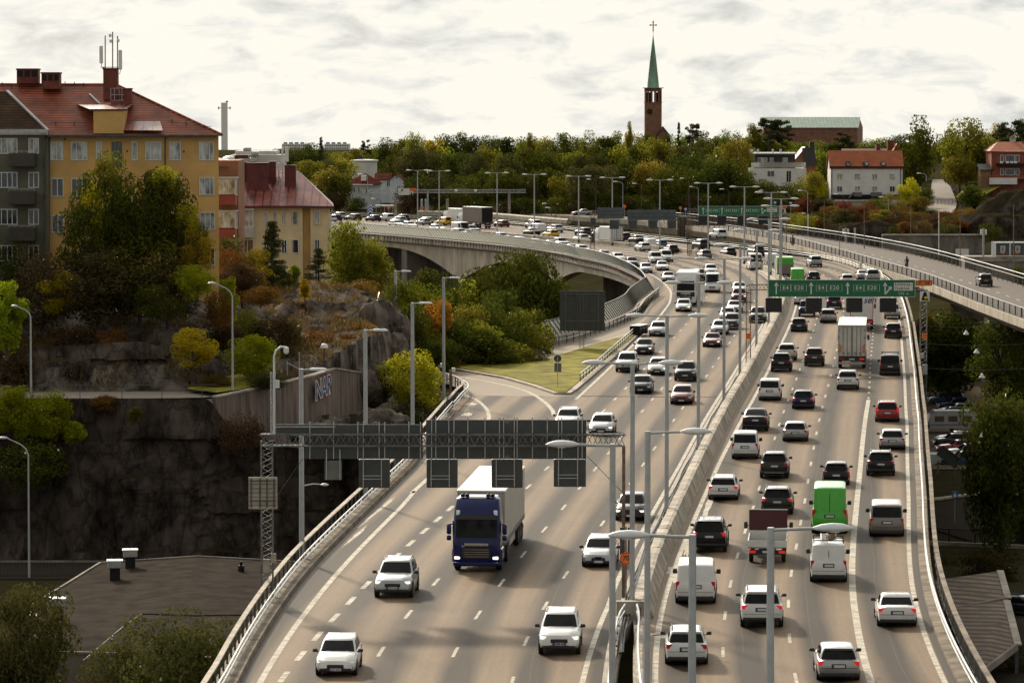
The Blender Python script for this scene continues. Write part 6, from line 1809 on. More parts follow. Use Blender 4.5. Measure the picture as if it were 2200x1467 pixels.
for i,(x0,x1) in enumerate(((2137,2168),(2169,2200),(2201,2232))):
 t = thing('site_cabin',('leftmost','middle','rightmost')[i] + ' grey site cabin in the row on the concrete ledge at right','cabin',(0,0,0),group='grey site cabins on the ledge')
 w,h,c = f.size(x0,521,x1,550); MB().box((c.x,D + 2,c.z),(w,6,h)).build('wall',mat('cabin_grey',(.075,.085,.09),.6),t)
 mb = MB()
 for x in (x0 + .6,x1 - .6): mb.bar(f(x,521,-1.03),f(x,550,-1.03),.12)
 for y in (521.5,549.5): mb.bar(f(x0,y,-1.03),f(x1,y,-1.03),.14)
 mb.build('frame',M['white'],t); fwin(t,f,x0 + 11,528,x0 + 21,541,(),'pane_bright',-1.05,bar=.14); panel(f,x0 + 11,541.5,x0 + 20,545,M['sign_orange'],t,'sign_plate',-1.05)
t = thing('concrete_ledge','long grey concrete retaining wall under the site cabins','wall',(0,0,0))
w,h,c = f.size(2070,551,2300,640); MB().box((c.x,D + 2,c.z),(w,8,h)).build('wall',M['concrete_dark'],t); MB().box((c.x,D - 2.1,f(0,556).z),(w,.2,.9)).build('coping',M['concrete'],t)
t = thing('site_fence','pale construction hoarding left of the site cabins','fence',(0,0,0))
w,h,c = f.size(2053,535,2081,548); MB().box((c.x,D,c.z),(w,.1,h)).build('hoarding',M['sign_white'],t); w,h,c = f.size(2081,533,2125,549)
mb = MB()
for k in range(24): mb.bar((c.x - w/2 + w*k/23,D,c.z - h/2),(c.x - w/2 + w*k/23,D,c.z + h/2),.05)
mb.bar((c.x - w/2,D,c.z + h/2),(c.x + w/2,D,c.z + h/2),.1); mb.build('mesh_panel',M['steel_dark'],t)
for x,y0,y1,lab in ((1817,490,530,'left steel stub mast with white floodlights behind the branch viaduct'),(1837,490,528,'right steel stub mast behind the branch viaduct'),(2113,491,540,'steel stub mast with white floodlights above the hoarding')):
 t = thing('floodlight_mast',lab,'mast',(0,0,0)); a_,b_ = f(x,y0),f(x,y1); MB().bar((a_.x,D,b_.z - 4),a_,.35).build('mast',M['galv'],t)
 if x != 1837: 
  for s in (-1,1): p = f(x + s*5,y0 + 8); MB().rbox((p.x,D - .2,p.z),(.3,.4,1.0),.08).build('floodlight',M['white'],t)
t = thing('stone_wall','long low stone wall on the embankment behind the branch viaduct','wall',(0,0,0)); f = Frame(735)
w,h,c = f.size(1895,506,2110,524); MB().box((c.x,735,c.z - 1.0),(w,.8,h + 2)).build('wall',M['concrete_dark'],t); MB().box((c.x,734.9,c.z + h/2 + .1),(w,1.1,.25)).build('coping',M['concrete'],t)
t = thing('ribbed_wall','brown ribbed noise wall behind the farther green sign','wall',(0,0,0)); f = Frame(770)
w,h,c = f.size(1455,466,1692,502); MB().box((c.x,770,c.z - 1),(w,.5,h + 2)).build('wall',stripe_mat('ribbed_timber',(.13,.10,.075),(.07,.055,.04),1.2,'X',.85,.7,.3,.2),t)
mb = MB(); rows = [(824,1990,2048),(840,1988,2052),(855,1990,2054),(870,1994,2056),(890,1998,2050),(910,2001,2042),(935,2003,2026)]
V = []
for D_,a_,b_ in rows:
 for k in range(5):
  x = at(a_ + (b_ - a_)*k/4,400,D_).x; V.append((x,D_,terrain(x,D_) + .35))
mb.add(V,[(5*j + k,5*j + k + 1,5*j + k + 6,5*j + k + 5) for j in range(6) for k in range(4)]); tag(mb.build('driveway',M['path']),kind='structure')
t = thing('driveway_railing','brown timber railing across the foot of the hill driveway','railing',(0,0,0)); f = Frame(848)
mb = MB()
for x in range(1990,2072,8): mb.bar(f(x,428 + (2072 - x)*.04),f(x,440),.08)
mb.bar(f(1988,431),f(2072,427),.1); mb.build('railing',M['rust'],t)
mb = MB(); mb.add([tuple(p) for p in (at(2052,424,872),at(2110,422,872),at(2150,400,878),at(2075,402,890))],[(0,1,2,3)]); tag(mb.build('garden_slope',M['lawn']),kind='structure')
t = thing('chain_link_fence','rusty chain link fence running down the right side of the rocky hill','fence',(0,0,0))
tops_ = [(712,742,318),(730,712,320),(752,688,322),(776,660,326),(800,645,330),(803,646,330.5),(809,650,331),(815,628,333)]
mb = MB()
P_ = []
for x,y,D in tops_:
 p = at(x,y,D); P_.append(p)
 link_mesh('post',MB().bar((0,0,-2.2),(0,0,0),.07).mesh('post',[M['galv']]),t,p)
mb.tube(P_,.03,5); mb.build('rail',M['galv'],t)
t = thing('wall_fence','pair of thin fence posts with a sloping stay above the retaining wall','fence',(0,0,0))
for x,y0,y1 in ((617,775,818),(643,757,825)): link_mesh('post',MB().bar(at(x,y1 + 10,283),at(x,y0,283),.07).mesh('post',[M['galv']]),t)
MB().bar(at(617,779,283),at(643,793,283),.05).build('stay',M['galv'],t)
M['roof_corr'] = stripe_mat('corrugated_brown_roof',(.165,.115,.074),(.05,.036,.026),.62,'Y',.7,.6,.1,.25,bumpd=.1)
def carport(lab,px,z,zdrop):
 t = thing('carport',lab,'carport',(0,0,0),group='brown corrugated carport roofs')
 P = [ground(x,y,z - (zdrop if k > 1 else 0)) for k,(x,y) in enumerate(px)]
 mb = MB(); mb.add([tuple(p) for p in P] + [tuple(p - Vector((0,0,.25))) for p in P],[(3,2,1,0),(4,5,6,7),(0,1,5,4),(1,2,6,5),(2,3,7,6),(3,0,4,7)])
 mb.build('roof',M['roof_corr'],t)
 MB().bar(P[1] + Vector((.1,0,.02)),P[2] + Vector((.1,0,.02)),.5,.1).build('verge',M['concrete'],t)
 MB().bar(P[3] + Vector((0,-.1,-.1)),P[2] + Vector((0,-.1,-.1)),.2,.45).build('fascia',M['concrete_dark'],t)
 for p in P: link_mesh('post',MB().bar((0,0,-14),(0,0,p.z - .25),.25).mesh('post',[M['steel_dark']]),t,(p.x,p.y,0))
carport('upper corrugated carport roof beside the dark parked car',[(2008,1246),(2146,1226),(2163,1285),(2028,1312)],-10.6,.7)
carport('lower corrugated carport roof at the bottom right corner',[(2030,1306),(2160,1290),(2184,1385),(2105,1445)],-11.2,.8)
t = thing('street_railing','dark barred railing above the underpass on the right','railing',(0,0,0))
a_,b_ = ground(1995,1163,-13.7),ground(2290,1175,-13.7)
mb = MB()
for k in range(90): p = a_ + (b_ - a_)*(k/89); mb.bar(p,p + Vector((0,0,1.15)),.03)
mb.build('infill_bars',M['black'],t); MB().bar(a_ + Vector((0,0,1.2)),b_ + Vector((0,0,1.2)),.09).build('top_rail',M['black'],t)
for k in (0,.15,.34,.52,.60,.78,1): p = a_ + (b_ - a_)*k; MB().bar(p - Vector((0,0,.2)),p + Vector((0,0,1.2)),.1).build('post',M['black'],t)
MB().bar(a_ + Vector((0,-.2,-.1)),b_ + Vector((0,-.2,-.1)),.5,.35).build('kerb_beam',M['concrete'],t)
t = thing('crossing_sign','small blue pedestrian crossing sign on a thin post by the underpass railing','road sign',(0,0,0))
p = ground(2051,1125,-13.9); MB().bar(p,p + Vector((0,0,3.0)),.07).build('post',M['galv'],t); MB().box(p + Vector((0,-.06,2.7)),(.55,.04,.6)).build('plate',M['sign_blue'],t)
MB().add([(p.x - .2,p.y - .085,p.z + 2.5),(p.x + .2,p.y - .085,p.z + 2.5),(p.x,p.y - .085,p.z + 2.9)],[(0,1,2)]).build('symbol',M['sign_white'],t)
t = thing('notice_board','green sloped board on two posts in front of the graffiti trailer','notice board',(0,0,0))
fr_ = Frame(385); P = [fr_(2012,976),fr_(2024,957),fr_(2062,985),fr_(2050,1006)]
mb = MB(); mb.add([tuple(p) for p in P] + [tuple(p + Vector((0,.15,0))) for p in P],[(0,3,2,1),(4,5,6,7),(0,1,5,4),(1,2,6,5),(2,3,7,6),(3,0,4,7)]); mb.build('board',mat('dark_green_board',(.028,.045,.030),.6),t)
mb = MB(); mb.bar(P[1] + Vector((0,-.05,.02)),P[2] + Vector((0,-.05,.02)),.14); mb.build('edge',M['brick_red'],t)
for x in (2016,2052): q = fr_(x,990); MB().bar((q.x,385.3,-14),(q.x,385.3,q.z),.16).build('post',M['rust'],t)
t = thing('box_trailer','pale box trailer with black graffiti parked below the bridge','trailer',(0,0,0)); fr_ = Frame(396)
w,h,c = fr_.size(1993,976,2085,1030); MB().rbox((c.x,397.5,c.z),(w,2.5,h),.06).build('body',mat('grimy_white_panel',(.40,.42,.42),.6,var=.1,scale=.5),t)
mb = MB()
def scr(pts,r=.07): mb.tube([fr_(x,y,.22) for x,y in pts],r,5)
scr([(2014,996),(2006,1000),(2000,1012),(2004,1022),(2014,1026),(2024,1022)]); scr([(2018,995),(2030,999),(2034,1006),(2028,1008),(2020,1004)]); scr([(2033,1003),(2031,1012),(2040,1014),(2050,1006)]); scr([(2014,1028),(2032,1018),(2050,1010)]); scr([(2018,1015),(2026,1020),(2036,1026),(2046,1016),(2054,1024)])
mb.build('graffiti',M['black'],t)
for x in (2005,2040,2070): q = fr_(x,1036); MB().lathe([(.1,-.15),(.48,-.15),(.48,.15),(.1,.15)],(q.x,396.6,-13.5),14,'Y').build('wheel',M['black'],t)
w,h,c = fr_.size(1994,1030,2085,1034); MB().box((c.x,397.5,c.z),(w,2.0,.25)).build('chassis',M['steel_dark'],t)
t = thing('low_pavilion','pale flat building glimpsed under the branch viaduct','building',(0,0,0)); f = Frame(600); w,h,c = f.size(2088,672,2122,700); MB().box((c.x,604,c.z),(w,8,h)).build('wall',M['concrete'],t); MB().box((c.x,603.5,f(0,692).z),(w + .4,9,.3)).build('roof_edge',M['white'],t)
# ================================================================ VEGETATION
def leaf_mesh(name,C,size,seed,out=None,aspect=.55,material=None,droop=0.0):
 rng = np.random.default_rng(seed)
 n = len(C)
 nrm = rng.normal(size=(n,3))*.8
 if out is not None: nrm += out*.9
 nrm[:,2] += .35
 nrm /= np.linalg.norm(nrm,axis=1)[:,None]
 u = rng.normal(size=(n,3)); u[:,2] -= droop
 u -= nrm*(u*nrm).sum(1)[:,None]; u /= np.linalg.norm(u,axis=1)[:,None]
 v = np.cross(nrm,u)
 s = size*1.3*rng.uniform(.4,1.6,n)[:,None]
 P = np.stack([C + u*s,C + v*s*aspect,C - u*s,C - v*s*aspect],1).reshape(-1,3)
 me = bpy.data.meshes.new(name)
 me.vertices.add(4*n); me.loops.add(4*n); me.polygons.add(n)
 me.vertices.foreach_set('co',P.astype(np.float32).ravel())
 me.loops.foreach_set('vertex_index',np.arange(4*n,dtype=np.int32))
 me.polygons.foreach_set('loop_start',np.arange(0,4*n,4,dtype=np.int32))
 me.polygons.foreach_set('loop_total',np.full(n,4,dtype=np.int32))
 me.update(calc_edges=True)
 if material: me.materials.append(material)
 return me
def crown_points(shape,n,seed):
 rng = np.random.default_rng(seed)
 if shape == 'pine':
  cen = []
  for k in range(70):
   z = rng.uniform(.16,1.0); r = (1.0 - z)*.30 + .02
   a = rng.uniform(0,2*pi); q = r*rng.uniform(.35,1.0)
   cen.append((q*cos(a),q*sin(a),z - .05*q,.045 + .03*(1 - z)))
 elif shape == 'scots':
  cen = []
  for k in range(26):
   z = rng.uniform(.55,1.0); a = rng.uniform(0,2*pi); q = .30*sqrt(max(0.05,1 - ((z - .7)/.36) ** 2))*rng.uniform(.4,1)
   cen.append((q*cos(a),q*sin(a),z,.06))
 else:
  rx,rz,cz,k = {'round': (.38,.38,.60,46),'tall': (.25,.45,.53,44),'bush': (.50,.46,.46,50),'sparse': (.33,.40,.56,26),'wide': (.50,.34,.64,58),'twiggy': (.31,.43,.55,40)}[shape]
  cen = []
  for j in range(k):
   d = rng.normal(size=3); d /= np.linalg.norm(d)
   q = rng.uniform(.35,1.0) ** .6
   w = 1 + .22*noise.noise(Vector(d)*1.7 + Vector((seed*3.1,0,0)))
   cen.append((rx*q*w*d[0],rx*q*w*d[1],cz + rz*q*w*d[2],rng.uniform(.075,.15)*(rx/.4) ** .5))
 cen = np.array(cen)
 w = cen[:,3] ** 2; w /= w.sum()
 idx = rng.choice(len(cen),n,p=w)
 g = rng.normal(size=(n,3)); g /= np.maximum(1,np.linalg.norm(g,axis=1)/1.35)[:,None]
 flat = .35 if shape in ('pine','scots') else .72
 C = cen[idx,:3] + g*cen[idx,3:4]*np.array([1,1,flat])
 C[:,2] = np.clip(C[:,2],.01,1.08)
 mid = np.array([0,0,.5]); out = C - mid; out /= np.linalg.norm(out,axis=1)[:,None] + 1e-6; out = out*.5 + g/(np.linalg.norm(g,axis=1)[:,None] + 1e-6)
 return C,out,cen
def trunk_mesh(cen,seed,r0=.022,m='bark',top=.75,limbs=9,base_spread=0):
 rng = random.Random(seed)
 mb = MB()
 mb.tube([(0,0,-.06),(.006,0,.12),(-.008,.006,.35),(.0,0,top)],[r0*1.25,r0,r0*.75,r0*.25],7)
 pick = sorted(range(len(cen)),key=lambda i: rng.random())[:limbs]
 for i in pick:
  c = Vector(cen[i][:3]); z = max(.10,min(top*.8,c.z - .35*hypot(c.x,c.y) - .08))
  s = Vector((0,0,z)); mdl = s.lerp(c,.5) + Vector((0,0,.02))
  mb.tube([s,mdl,c],[r0*.42,r0*.28,r0*.10],5)
 return mb.mesh('trunk',[M[m]],60)
PROTO = {}
def proto(shape,leafkind,var,n=3600,leaf=.020):
 key = (shape,var,n)
 if key not in PROTO:
  sd = var*7 + {'round': 1,'tall': 2,'bush': 3,'sparse': 4,'wide': 5,'pine': 6,'scots': 7,'twiggy': 8}[shape]
  C,out,cen = crown_points(shape,n,sd)
  lf = leaf_mesh('crown',C,leaf,sd,out,.55 if shape not in ('pine','scots') else .28)
  lf.materials.append(LEAF['green'])
  limbs = {'sparse': 14,'twiggy': 24,'bush': 12,'pine': 16}.get(shape,9)
  top = {'pine': .97,'bush': .5,'scots': .8,'twiggy': .85}.get(shape,.72)
  PROTO[key] = (lf,trunk_mesh(cen,sd,.026 if shape != 'bush' else .018,'bark',top,limbs))
 return PROTO[key]
MESHL = {}
def tree(label,px,top,base,D,wpx,shape='round',leaf='green',var=0,n=3600,lsize=.020,group=None,cat='tree',name=None,sink=.0):
 b,t_ = at(px,base,D),at(px,top,D)
 Hh = max(.3,t_.z - b.z)
 W = wpx/FPX*D
 base_w = {'round': .88,'tall': .60,'bush': 1.12,'sparse': .78,'wide': 1.14,'pine': .60,'scots': .66,'twiggy': .74}[shape]
 sx = W/base_w
 cm,tm = proto(shape,leaf,var,n,lsize)
 key = (cm.name,leaf)
 if key not in MESHL:
  m2 = cm.copy(); m2.materials.clear(); m2.materials.append(LEAF[leaf]); MESHL[key] = m2
 nm = name or {'bush': 'bush','pine': 'conifer','scots': 'pine_tree','twiggy': 'shrub'}.get(shape,'tree')
 r = thing(nm,label,cat if nm == 'tree' else {'bush': 'bush','conifer': 'tree','pine_tree': 'tree','shrub': 'bush'}.get(nm,cat),(b.x,b.y,b.z - sink),random.uniform(0,6.28),group)
 c = link_mesh('crown',MESHL[key],r); c.scale = (sx,sx,Hh)
 k = link_mesh('trunk',tm,r); s = min(sx,Hh); k.scale = (s,s,Hh)
 return r
random.seed(21)
NB,LS = 9000,.0125
T = tree
T('big green maple in front of the ochre house, left crown',228,348,620,291,150,'round','green',0,NB,LS)
T('big green maple in front of the ochre house, right crown',350,356,620,291,150,'round','dark',1,NB,LS)
T('olive leaved tree between the two maple crowns',290,420,630,289,150,'wide','dark',2,NB,LS)
T('dark tree filling the right foot of the ochre house',405,440,640,290,90,'round','dark',3,NB,LS)
T('added yellow green bough coloured as sunlit at the top of the left maple crown',225,342,430,289.5,66,'sparse','olive',5,2400,.015)  # extra crown: sun on the treetop put into the leaf colour
T('added yellow green bough coloured as sunlit at the top of the right maple crown',352,350,430,289.5,66,'sparse','lime',6,2000,.015)  # extra crown: paler leaf colour stands in for sunlight
T('added golden bough coloured as sunlit on the right flank of the maple',402,430,540,288.5,60,'sparse','yellow',7,2200,.014)  # extra crown: sunlit flank put into the leaf colour
T('golden leaves scattered over the left flank of the maple',196,395,560,288,60,'sparse','yellow',8,1500,.012)
T('dark brown twiggy tree before the lower ochre windows at left',182,425,650,288,110,'twiggy','dark',0,6000,LS)
T('yellowish tree at the lower right corner of the ochre house',425,490,640,288,76,'sparse','yellow',1,4200,.013)
T('dark undergrowth tree below the maple crowns',300,490,690,287,240,'bush','dark',4,NB,LS)
T('brown undergrowth thicket below the grey green house',95,520,700,287,190,'bush','brown',5,7000,LS)
T('dark thicket at the left picture edge under the balconies',15,500,690,288,120,'bush','dark',6,7000,LS)
T('brown thicket in the middle of the slope under the maples',210,545,710,285,190,'twiggy','brown',1,7000,LS)
T('rusty thicket on the slope right of the middle',360,555,700,286,170,'twiggy','brown',2,7000,LS)
T('yellow green tree at the left picture edge above the street lamp',14,605,765,275,90,'tall','lime',0,NB,LS)
T('gold leaved sapling left of the slope thickets',135,583,690,284,95,'sparse','yellow',2,4200,.016)
T('green bush with bright top at the centre of the slope',420,568,660,283,95,'round','lime',4,7000,LS)
T('dark green bush low on the slope beside the bright bush',345,600,690,282,130,'bush','dark',2,7000,LS)
T('slim lime tree left of the conifers',492,590,700,286,44,'tall','lime',2,5000,.016)
T('orange shrub below the slim lime tree',472,610,710,285,70,'bush','autumn',1,5000,.016)
T('reddish bush in front of the red balconies',490,520,640,320,110,'bush','red',3,7000,LS)
T('green tree before the red balconies',500,490,640,325,70,'tall','dark',3,6000,LS)
T('bright yellow tree left of the tall conifer',545,530,640,335,78,'sparse','yellow',3,6500,.014)
T('second yellow tree behind the tall conifer',572,545,635,340,60,'sparse','lime',4,5000,.014)
T('tall dark conifer in front of the cream house',586,478,640,338,92,'pine','pine',0,8000,.014)
T('small lime sapling under the cream facade',633,568,610,345,30,'tall','lime',1,3600,.02)
T('orange bush between the conifer and the lime sapling',610,585,620,342,46,'bush','orange',2,3600,.02)
T('small sparse conifer at the right end of the cream house',685,535,612,350,70,'pine','pine',1,5000,.014)
T('large green tree right of the cream house',762,482,690,352,150,'round','green',5,NB,LS)
T('second green crown hugging the large tree beside the cream house',800,520,690,350,90,'round','olive',6,7000,LS)
T('rusty bush below the large green tree',780,600,670,336,110,'bush','autumn',4,6000,.015)
T('little yellow sapling on the bare rock',655,600,648,318,26,'tall','yellow',0,3000,.022)
T('brown bush on the rock left of the sapling',560,610,660,305,110,'bush','autumn',0,6000,.015)
T('dark thicket at the left shoulder of the bare rock',520,560,660,312,110,'twiggy','brown',3,6000,.014)
T('yellow brown bush on the upper rock face',414,708,818,276.5,112,'sparse','yellow',5,6500,.013)
T('yellow green bush beside the curved street lamp',545,722,835,279,112,'round','lime',6,NB,.0135)
T('low dark hedge bush above the retaining wall',575,795,838,275,95,'bush','hedge',0,5000,.02)
T('slim dark green bush on the hill slope',632,682,752,300,34,'tall','green',4,4000,.018)
for i,(x,t_,b_,D,w,lf,lab) in enumerate(((-90,480,690,288,170,'dark','dark tree before the grey green house beyond the left edge'),(-210,430,690,288,190,'green','green tree before the left end of the grey green house'),(-70,600,720,283,150,'autumn','rusty bush beyond the left picture edge'),(-200,620,730,283,170,'brown','brown bush farther beyond the left picture edge'),(-330,520,700,287,190,'olive','olive tree at the far left end of the hill'))):
 T(lab,x,t_,b_,D,w,'bush' if i in (2,3) else 'round',lf,i,6000,.017)
for i,(x,t_,b_,D,w,lf,lab) in enumerate(((520,660,740,296,110,'olive','olive shrub at the left foot of the bare rock'),(600,680,770,296,110,'brown','brown shrub below the bare rock'),(680,700,790,300,110,'red','red brown shrub above the globe lamp'),
  (740,715,800,304,90,'autumn','orange shrub beside the rusty fence'),(640,740,820,290,90,'hedge','dull green shrub above the middle of the retaining wall'),(770,690,790,308,60,'autumn','orange shrub at the right end of the rocky hill'),
  (470,800,838,277,70,'autumn','low orange shrub left of the yellow green bush'),(225,845,892,269.5,66,'autumn','rust coloured shrub hanging over the cliff edge'),(245,700,760,281,80,'autumn','rusty shrub on top of the upper rock face'),(480,690,760,287,90,'brown','brown shrub behind the curved street lamp'),
  (160,690,770,282,120,'brown','brown shrub on the left part of the upper rock face'),(30,740,840,277,90,'brown','brown shrub under the tree at the left edge'),(840,600,700,330,60,'dark','dark shrub right of the rusty fence'))):
 T(lab,x,t_,b_,D,w,'twiggy' if i % 2 else 'bush',lf,i % 5,4200,.018)
T('lime green bush on the cliff edge at far left',38,826,975,268.2,110,'round','lime',7,NB,.0135)
T('second lime green bush on the cliff edge',108,842,970,268,110,'round','lime',8,NB,.0135)
T('small lime sprig at the right end of the cliff bushes',160,900,965,267.8,56,'sparse','lime',6,3000,.022)
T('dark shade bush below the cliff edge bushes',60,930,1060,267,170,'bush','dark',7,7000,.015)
T('tiny sapling rooted in the cliff',291,872,908,268,30,'tall','olive',1,2500,.024)
T('dark bush at the foot of the retaining wall',520,880,975,267.6,110,'bush','brown',6,6000,.016)
T('dark bush hanging at the lower cliff',125,980,1010,267.5,60,'bush','dark',8,4000,.018)
T('yellow green tree at the slip road wall',886,752,905,299,128,'round','lime',9,NB,.0125)
T('dark undergrowth at the foot of the slip road tree',905,850,930,298,130,'bush','dark',9,6000,.016)
T('dark leafy tree at the bottom left corner',45,1232,1600,189,230,'round','hedge',10,14000,.0105)
T('willow like bush at the bottom beside the bridge parapet',372,1285,1600,183,330,'bush','hedge',10,18000,.0110)
T('lower willow bush in front of the felt roof',250,1400,1680,182,250,'bush','hedge',11,12000,.0095)
T('broad dark oak between the curved viaduct and the black board',1112,548,830,396,215,'wide','dark',11,18000,.0130)
T('dark tree left of the oak in front of the haunched pier',1035,580,800,388,140,'round','dark',3,9000,.015)
T('dark tree before the viaduct columns',930,585,790,368,130,'round','dark',5,9000,.015)
T('second dark crown right under the oak',1160,590,820,392,120,'round','dark',12,9000,.017)
for i,(x,t_,b_,D,w,lf,lab) in enumerate(((868,575,780,352,90,'green','green shrub left of the slip road lamps'),(905,598,790,362,120,'green','bright green shrub between the flat headed lamps'),(960,605,790,372,130,'dark','dark shrub behind the tall slip road lamp'),
  (1010,592,790,385,130,'green','green shrub below the haunched pier'),(940,640,740,350,70,'orange','orange shrub amid the green thicket'),(900,690,830,344,120,'dark','dark thicket above the slip road kerb at left'),
  (985,670,812,352,140,'dark','dark thicket above the middle of the slip road kerb'),(1065,630,812,362,150,'dark','tall green thicket in front of the oak'),(1120,655,800,366,130,'green','green thicket beside the pale noise screen'),
  (860,650,760,340,80,'dark','dark thicket right of the rocky hill'),(1040,705,815,349,160,'dark','broad dark thicket along the slip road'),(1140,745,812,352,70,'hedge','low green thicket at the right end of the shrubbery'),(865,720,830,318,70,'dark','dark thicket behind the yellow green slip road tree'),
  (1050,782,818,344,130,'autumn','low reddish hedge at the slip road kerb'),(975,775,808,344,90,'autumn','low brown hedge at the upper end of the slip road'))):
 T(lab,x,t_,b_,D,w,'bush',lf,i % 6,8000,.0185)
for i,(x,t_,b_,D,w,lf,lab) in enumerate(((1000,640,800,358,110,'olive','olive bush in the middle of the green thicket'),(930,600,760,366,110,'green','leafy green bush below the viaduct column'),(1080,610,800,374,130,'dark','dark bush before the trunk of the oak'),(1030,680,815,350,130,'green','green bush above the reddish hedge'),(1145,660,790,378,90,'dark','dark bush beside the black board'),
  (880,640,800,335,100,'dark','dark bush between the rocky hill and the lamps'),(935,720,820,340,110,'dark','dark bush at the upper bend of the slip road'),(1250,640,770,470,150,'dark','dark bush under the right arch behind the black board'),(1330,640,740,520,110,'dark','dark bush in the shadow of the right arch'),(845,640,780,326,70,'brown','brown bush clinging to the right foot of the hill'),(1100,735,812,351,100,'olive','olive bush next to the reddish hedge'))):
 T(lab,x,t_,b_,D,w,'bush',lf,i % 6,8000,.0185)
T('big dark tree behind the parked cars',2036,655,868,478,160,'tall','dark',4,11000,.0120)
T('dark olive tree at the right edge behind the car park',2150,700,905,455,150,'round','dark',13,10000,.0125)
T('rusty green tree reaching up to the branch viaduct',2196,662,900,470,110,'tall','brown',5,9000,.013)
T('small rusty tree beside the right gantry tower',1992,665,830,480,60,'tall','autumn',6,5000,.016)
T('dark tree shading the gap beside the right parapet',2000,700,850,500,60,'round','shade_tint',14,6000,.015)
T('dense dark tree in front of the car park',2150,862,1215,318,190,'round','dark',15,17000,.0115)
T('dark drooping tree at the right edge above the underpass',2215,890,1200,325,110,'tall','dark',7,9000,.014)
T('dark shrub below the underpass railing',2120,1175,1250,300,150,'bush','shade_tint',3,6000,.016)
T('dark shrub at the lower right corner',2205,1372,1500,250,110,'bush','shade_tint',5,7000,.014)
T('second dark shrub under the right railing',2050,1185,1260,310,90,'bush','shade_tint',1,5000,.016)
T('dark shrub under the branch viaduct pier',2110,700,760,560,50,'bush','olive',2,3600,.02)
T('dark shrub at the right end under the branch wall',2190,565,625,640,60,'bush','dark',2,3600,.02)
LM = [(482,'white skyline tower'),(640,'oxblood roof'),(800,'white villa'),(960,'toll gantry'),(1110,'brown box lorry'),(1260,'yellow taxi'),(1403,'church tower'),(1540,'far green sign'),(1680,'roof terrace house'),(1862,'orange roofed house'),(2000,'hill driveway'),(2165,'red brick house')]
def place(px):
 nm = min(LM,key=lambda l: abs(l[0] - px)); d = px - nm[0]
 return ('%s of the %s' % ('right' if d > 12 else 'left',nm[1])) if abs(d) > 12 else 'in line with the %s' % nm[1]
seen = {}
def wood(px,top,base,D,w,shape,leaf,var,row):
 tone = {'green': 'green','dark': 'dark green','olive': 'olive','yellow': 'yellowish','autumn': 'rusty','pine': 'blackish green','lime': 'bright green','brown': 'brown','hedge': 'dull green','shade_tint': 'dark','orange': 'golden','red': 'reddish'}[leaf]
 lab = '%s %s in the %s, %s' % (tone,{'pine': 'spruce','scots': 'pine','twiggy': 'wispy tree','bush': 'bush'}.get(shape,'tree'),row,place(px))
 k = seen.get(lab,0); seen[lab] = k + 1
 if k: lab += ', %s from left' % ['','second','third','fourth','fifth','sixth','seventh','eighth','ninth'][min(k,8)]
 return tree(lab,px,top,base,D,w,shape,leaf,var,5200 if shape not in ('pine','scots') else 4200,.0165,'trees of the wooded slope beyond the motorway')
random.seed(33)
sky = [(606,322),(640,318),(672,310),(705,318),(735,322),(770,316),(800,312),(832,300),(862,290),(893,283),(926,289),(958,286),(990,287),(1022,292),(1052,286),(1082,288),(1112,298),(1142,291),(1172,296),(1203,286),(1235,292),(1268,289),(1300,288),(1330,283),
       (1362,280),(1386,284),(1440,287),(1470,290),(1505,283),(1538,284),(1570,279),(1600,283),(1628,276),(1655,282),(1688,300),(1722,303),(1758,303),(1792,297),(1830,292),(1862,300),(1893,296),(1922,290),(1948,284),(2024,292),(2058,282),(2118,276),(2150,262),(2185,256),(2215,262)]
for i,(x,t_) in enumerate(sky):
 lf = random.choice(['green','green','olive','dark','dark','dark','yellow' if x < 1100 else 'green'])
 wood(x,t_ + random.uniform(-2,5),388 if x < 1700 else 380,1010 + random.uniform(-30,60),random.uniform(52,74),random.choice(['round','round','wide','tall']),lf,i % 7,'skyline row')
for i,(x,t_,w,sh) in enumerate(((690,296,24,'pine'),(1351,264,16,'twiggy'),(1458,264,20,'pine'),(1488,266,38,'scots'),(788,300,26,'scots'),(1652,256,64,'scots'),(1680,262,50,'scots'),(1618,262,40,'twiggy'),(1812,284,44,'scots'),(1140,288,22,'twiggy'))):
 wood(x,t_,370,985,w,sh,'pine' if sh != 'twiggy' else 'olive',i % 4,'skyline row')
mid = [(628,352),(665,342),(712,340),(745,338),(845,338),(880,322),(915,318),(950,326),(985,318),(1020,322),(1055,316),(1092,324),(1128,320),(1160,330),(1195,322),(1232,318),(1268,326),(1303,312),(1340,310),(1372,318),(1405,300),(1440,318),(1478,308),(1512,300),(1545,310),(1580,304),(1612,318),(1760,326),(1960,330),(2080,320),(2110,318)]
for i,(x,t_) in enumerate(mid):
 lf = random.choice(['green','dark','olive','green','dark','hedge'])
 wood(x,t_ + random.uniform(-4,6),425,925 + random.uniform(-12,20),random.uniform(64,92),random.choice(['round','wide','round']),lf,i % 7,'middle row')
front = [(730,375,60,'dark'),(672,380,60,'olive'),(640,400,60,'dark'),(712,352,84,'olive'),(760,420,50,'dark'),(722,410,56,'brown'),(880,386,70,'brown'),(905,372,80,'dark'),(950,366,84,'hedge'),(1000,372,90,'dark'),(1040,362,90,'dark'),(1085,358,90,'dark'),(1130,365,90,'hedge'),(1175,360,90,'dark'),(1220,366,90,'olive'),(1262,352,96,'hedge'),
         (1305,342,100,'hedge'),(1350,335,110,'dark'),(1395,352,100,'olive'),(1440,345,100,'dark'),(1485,330,110,'dark'),(1530,338,110,'dark'),(1572,350,96,'dark'),(1608,372,80,'dark'),(1650,385,80,'hedge'),(1690,395,76,'dark'),(1718,392,60,'green'),(1748,372,66,'olive'),(1768,396,34,'yellow')]
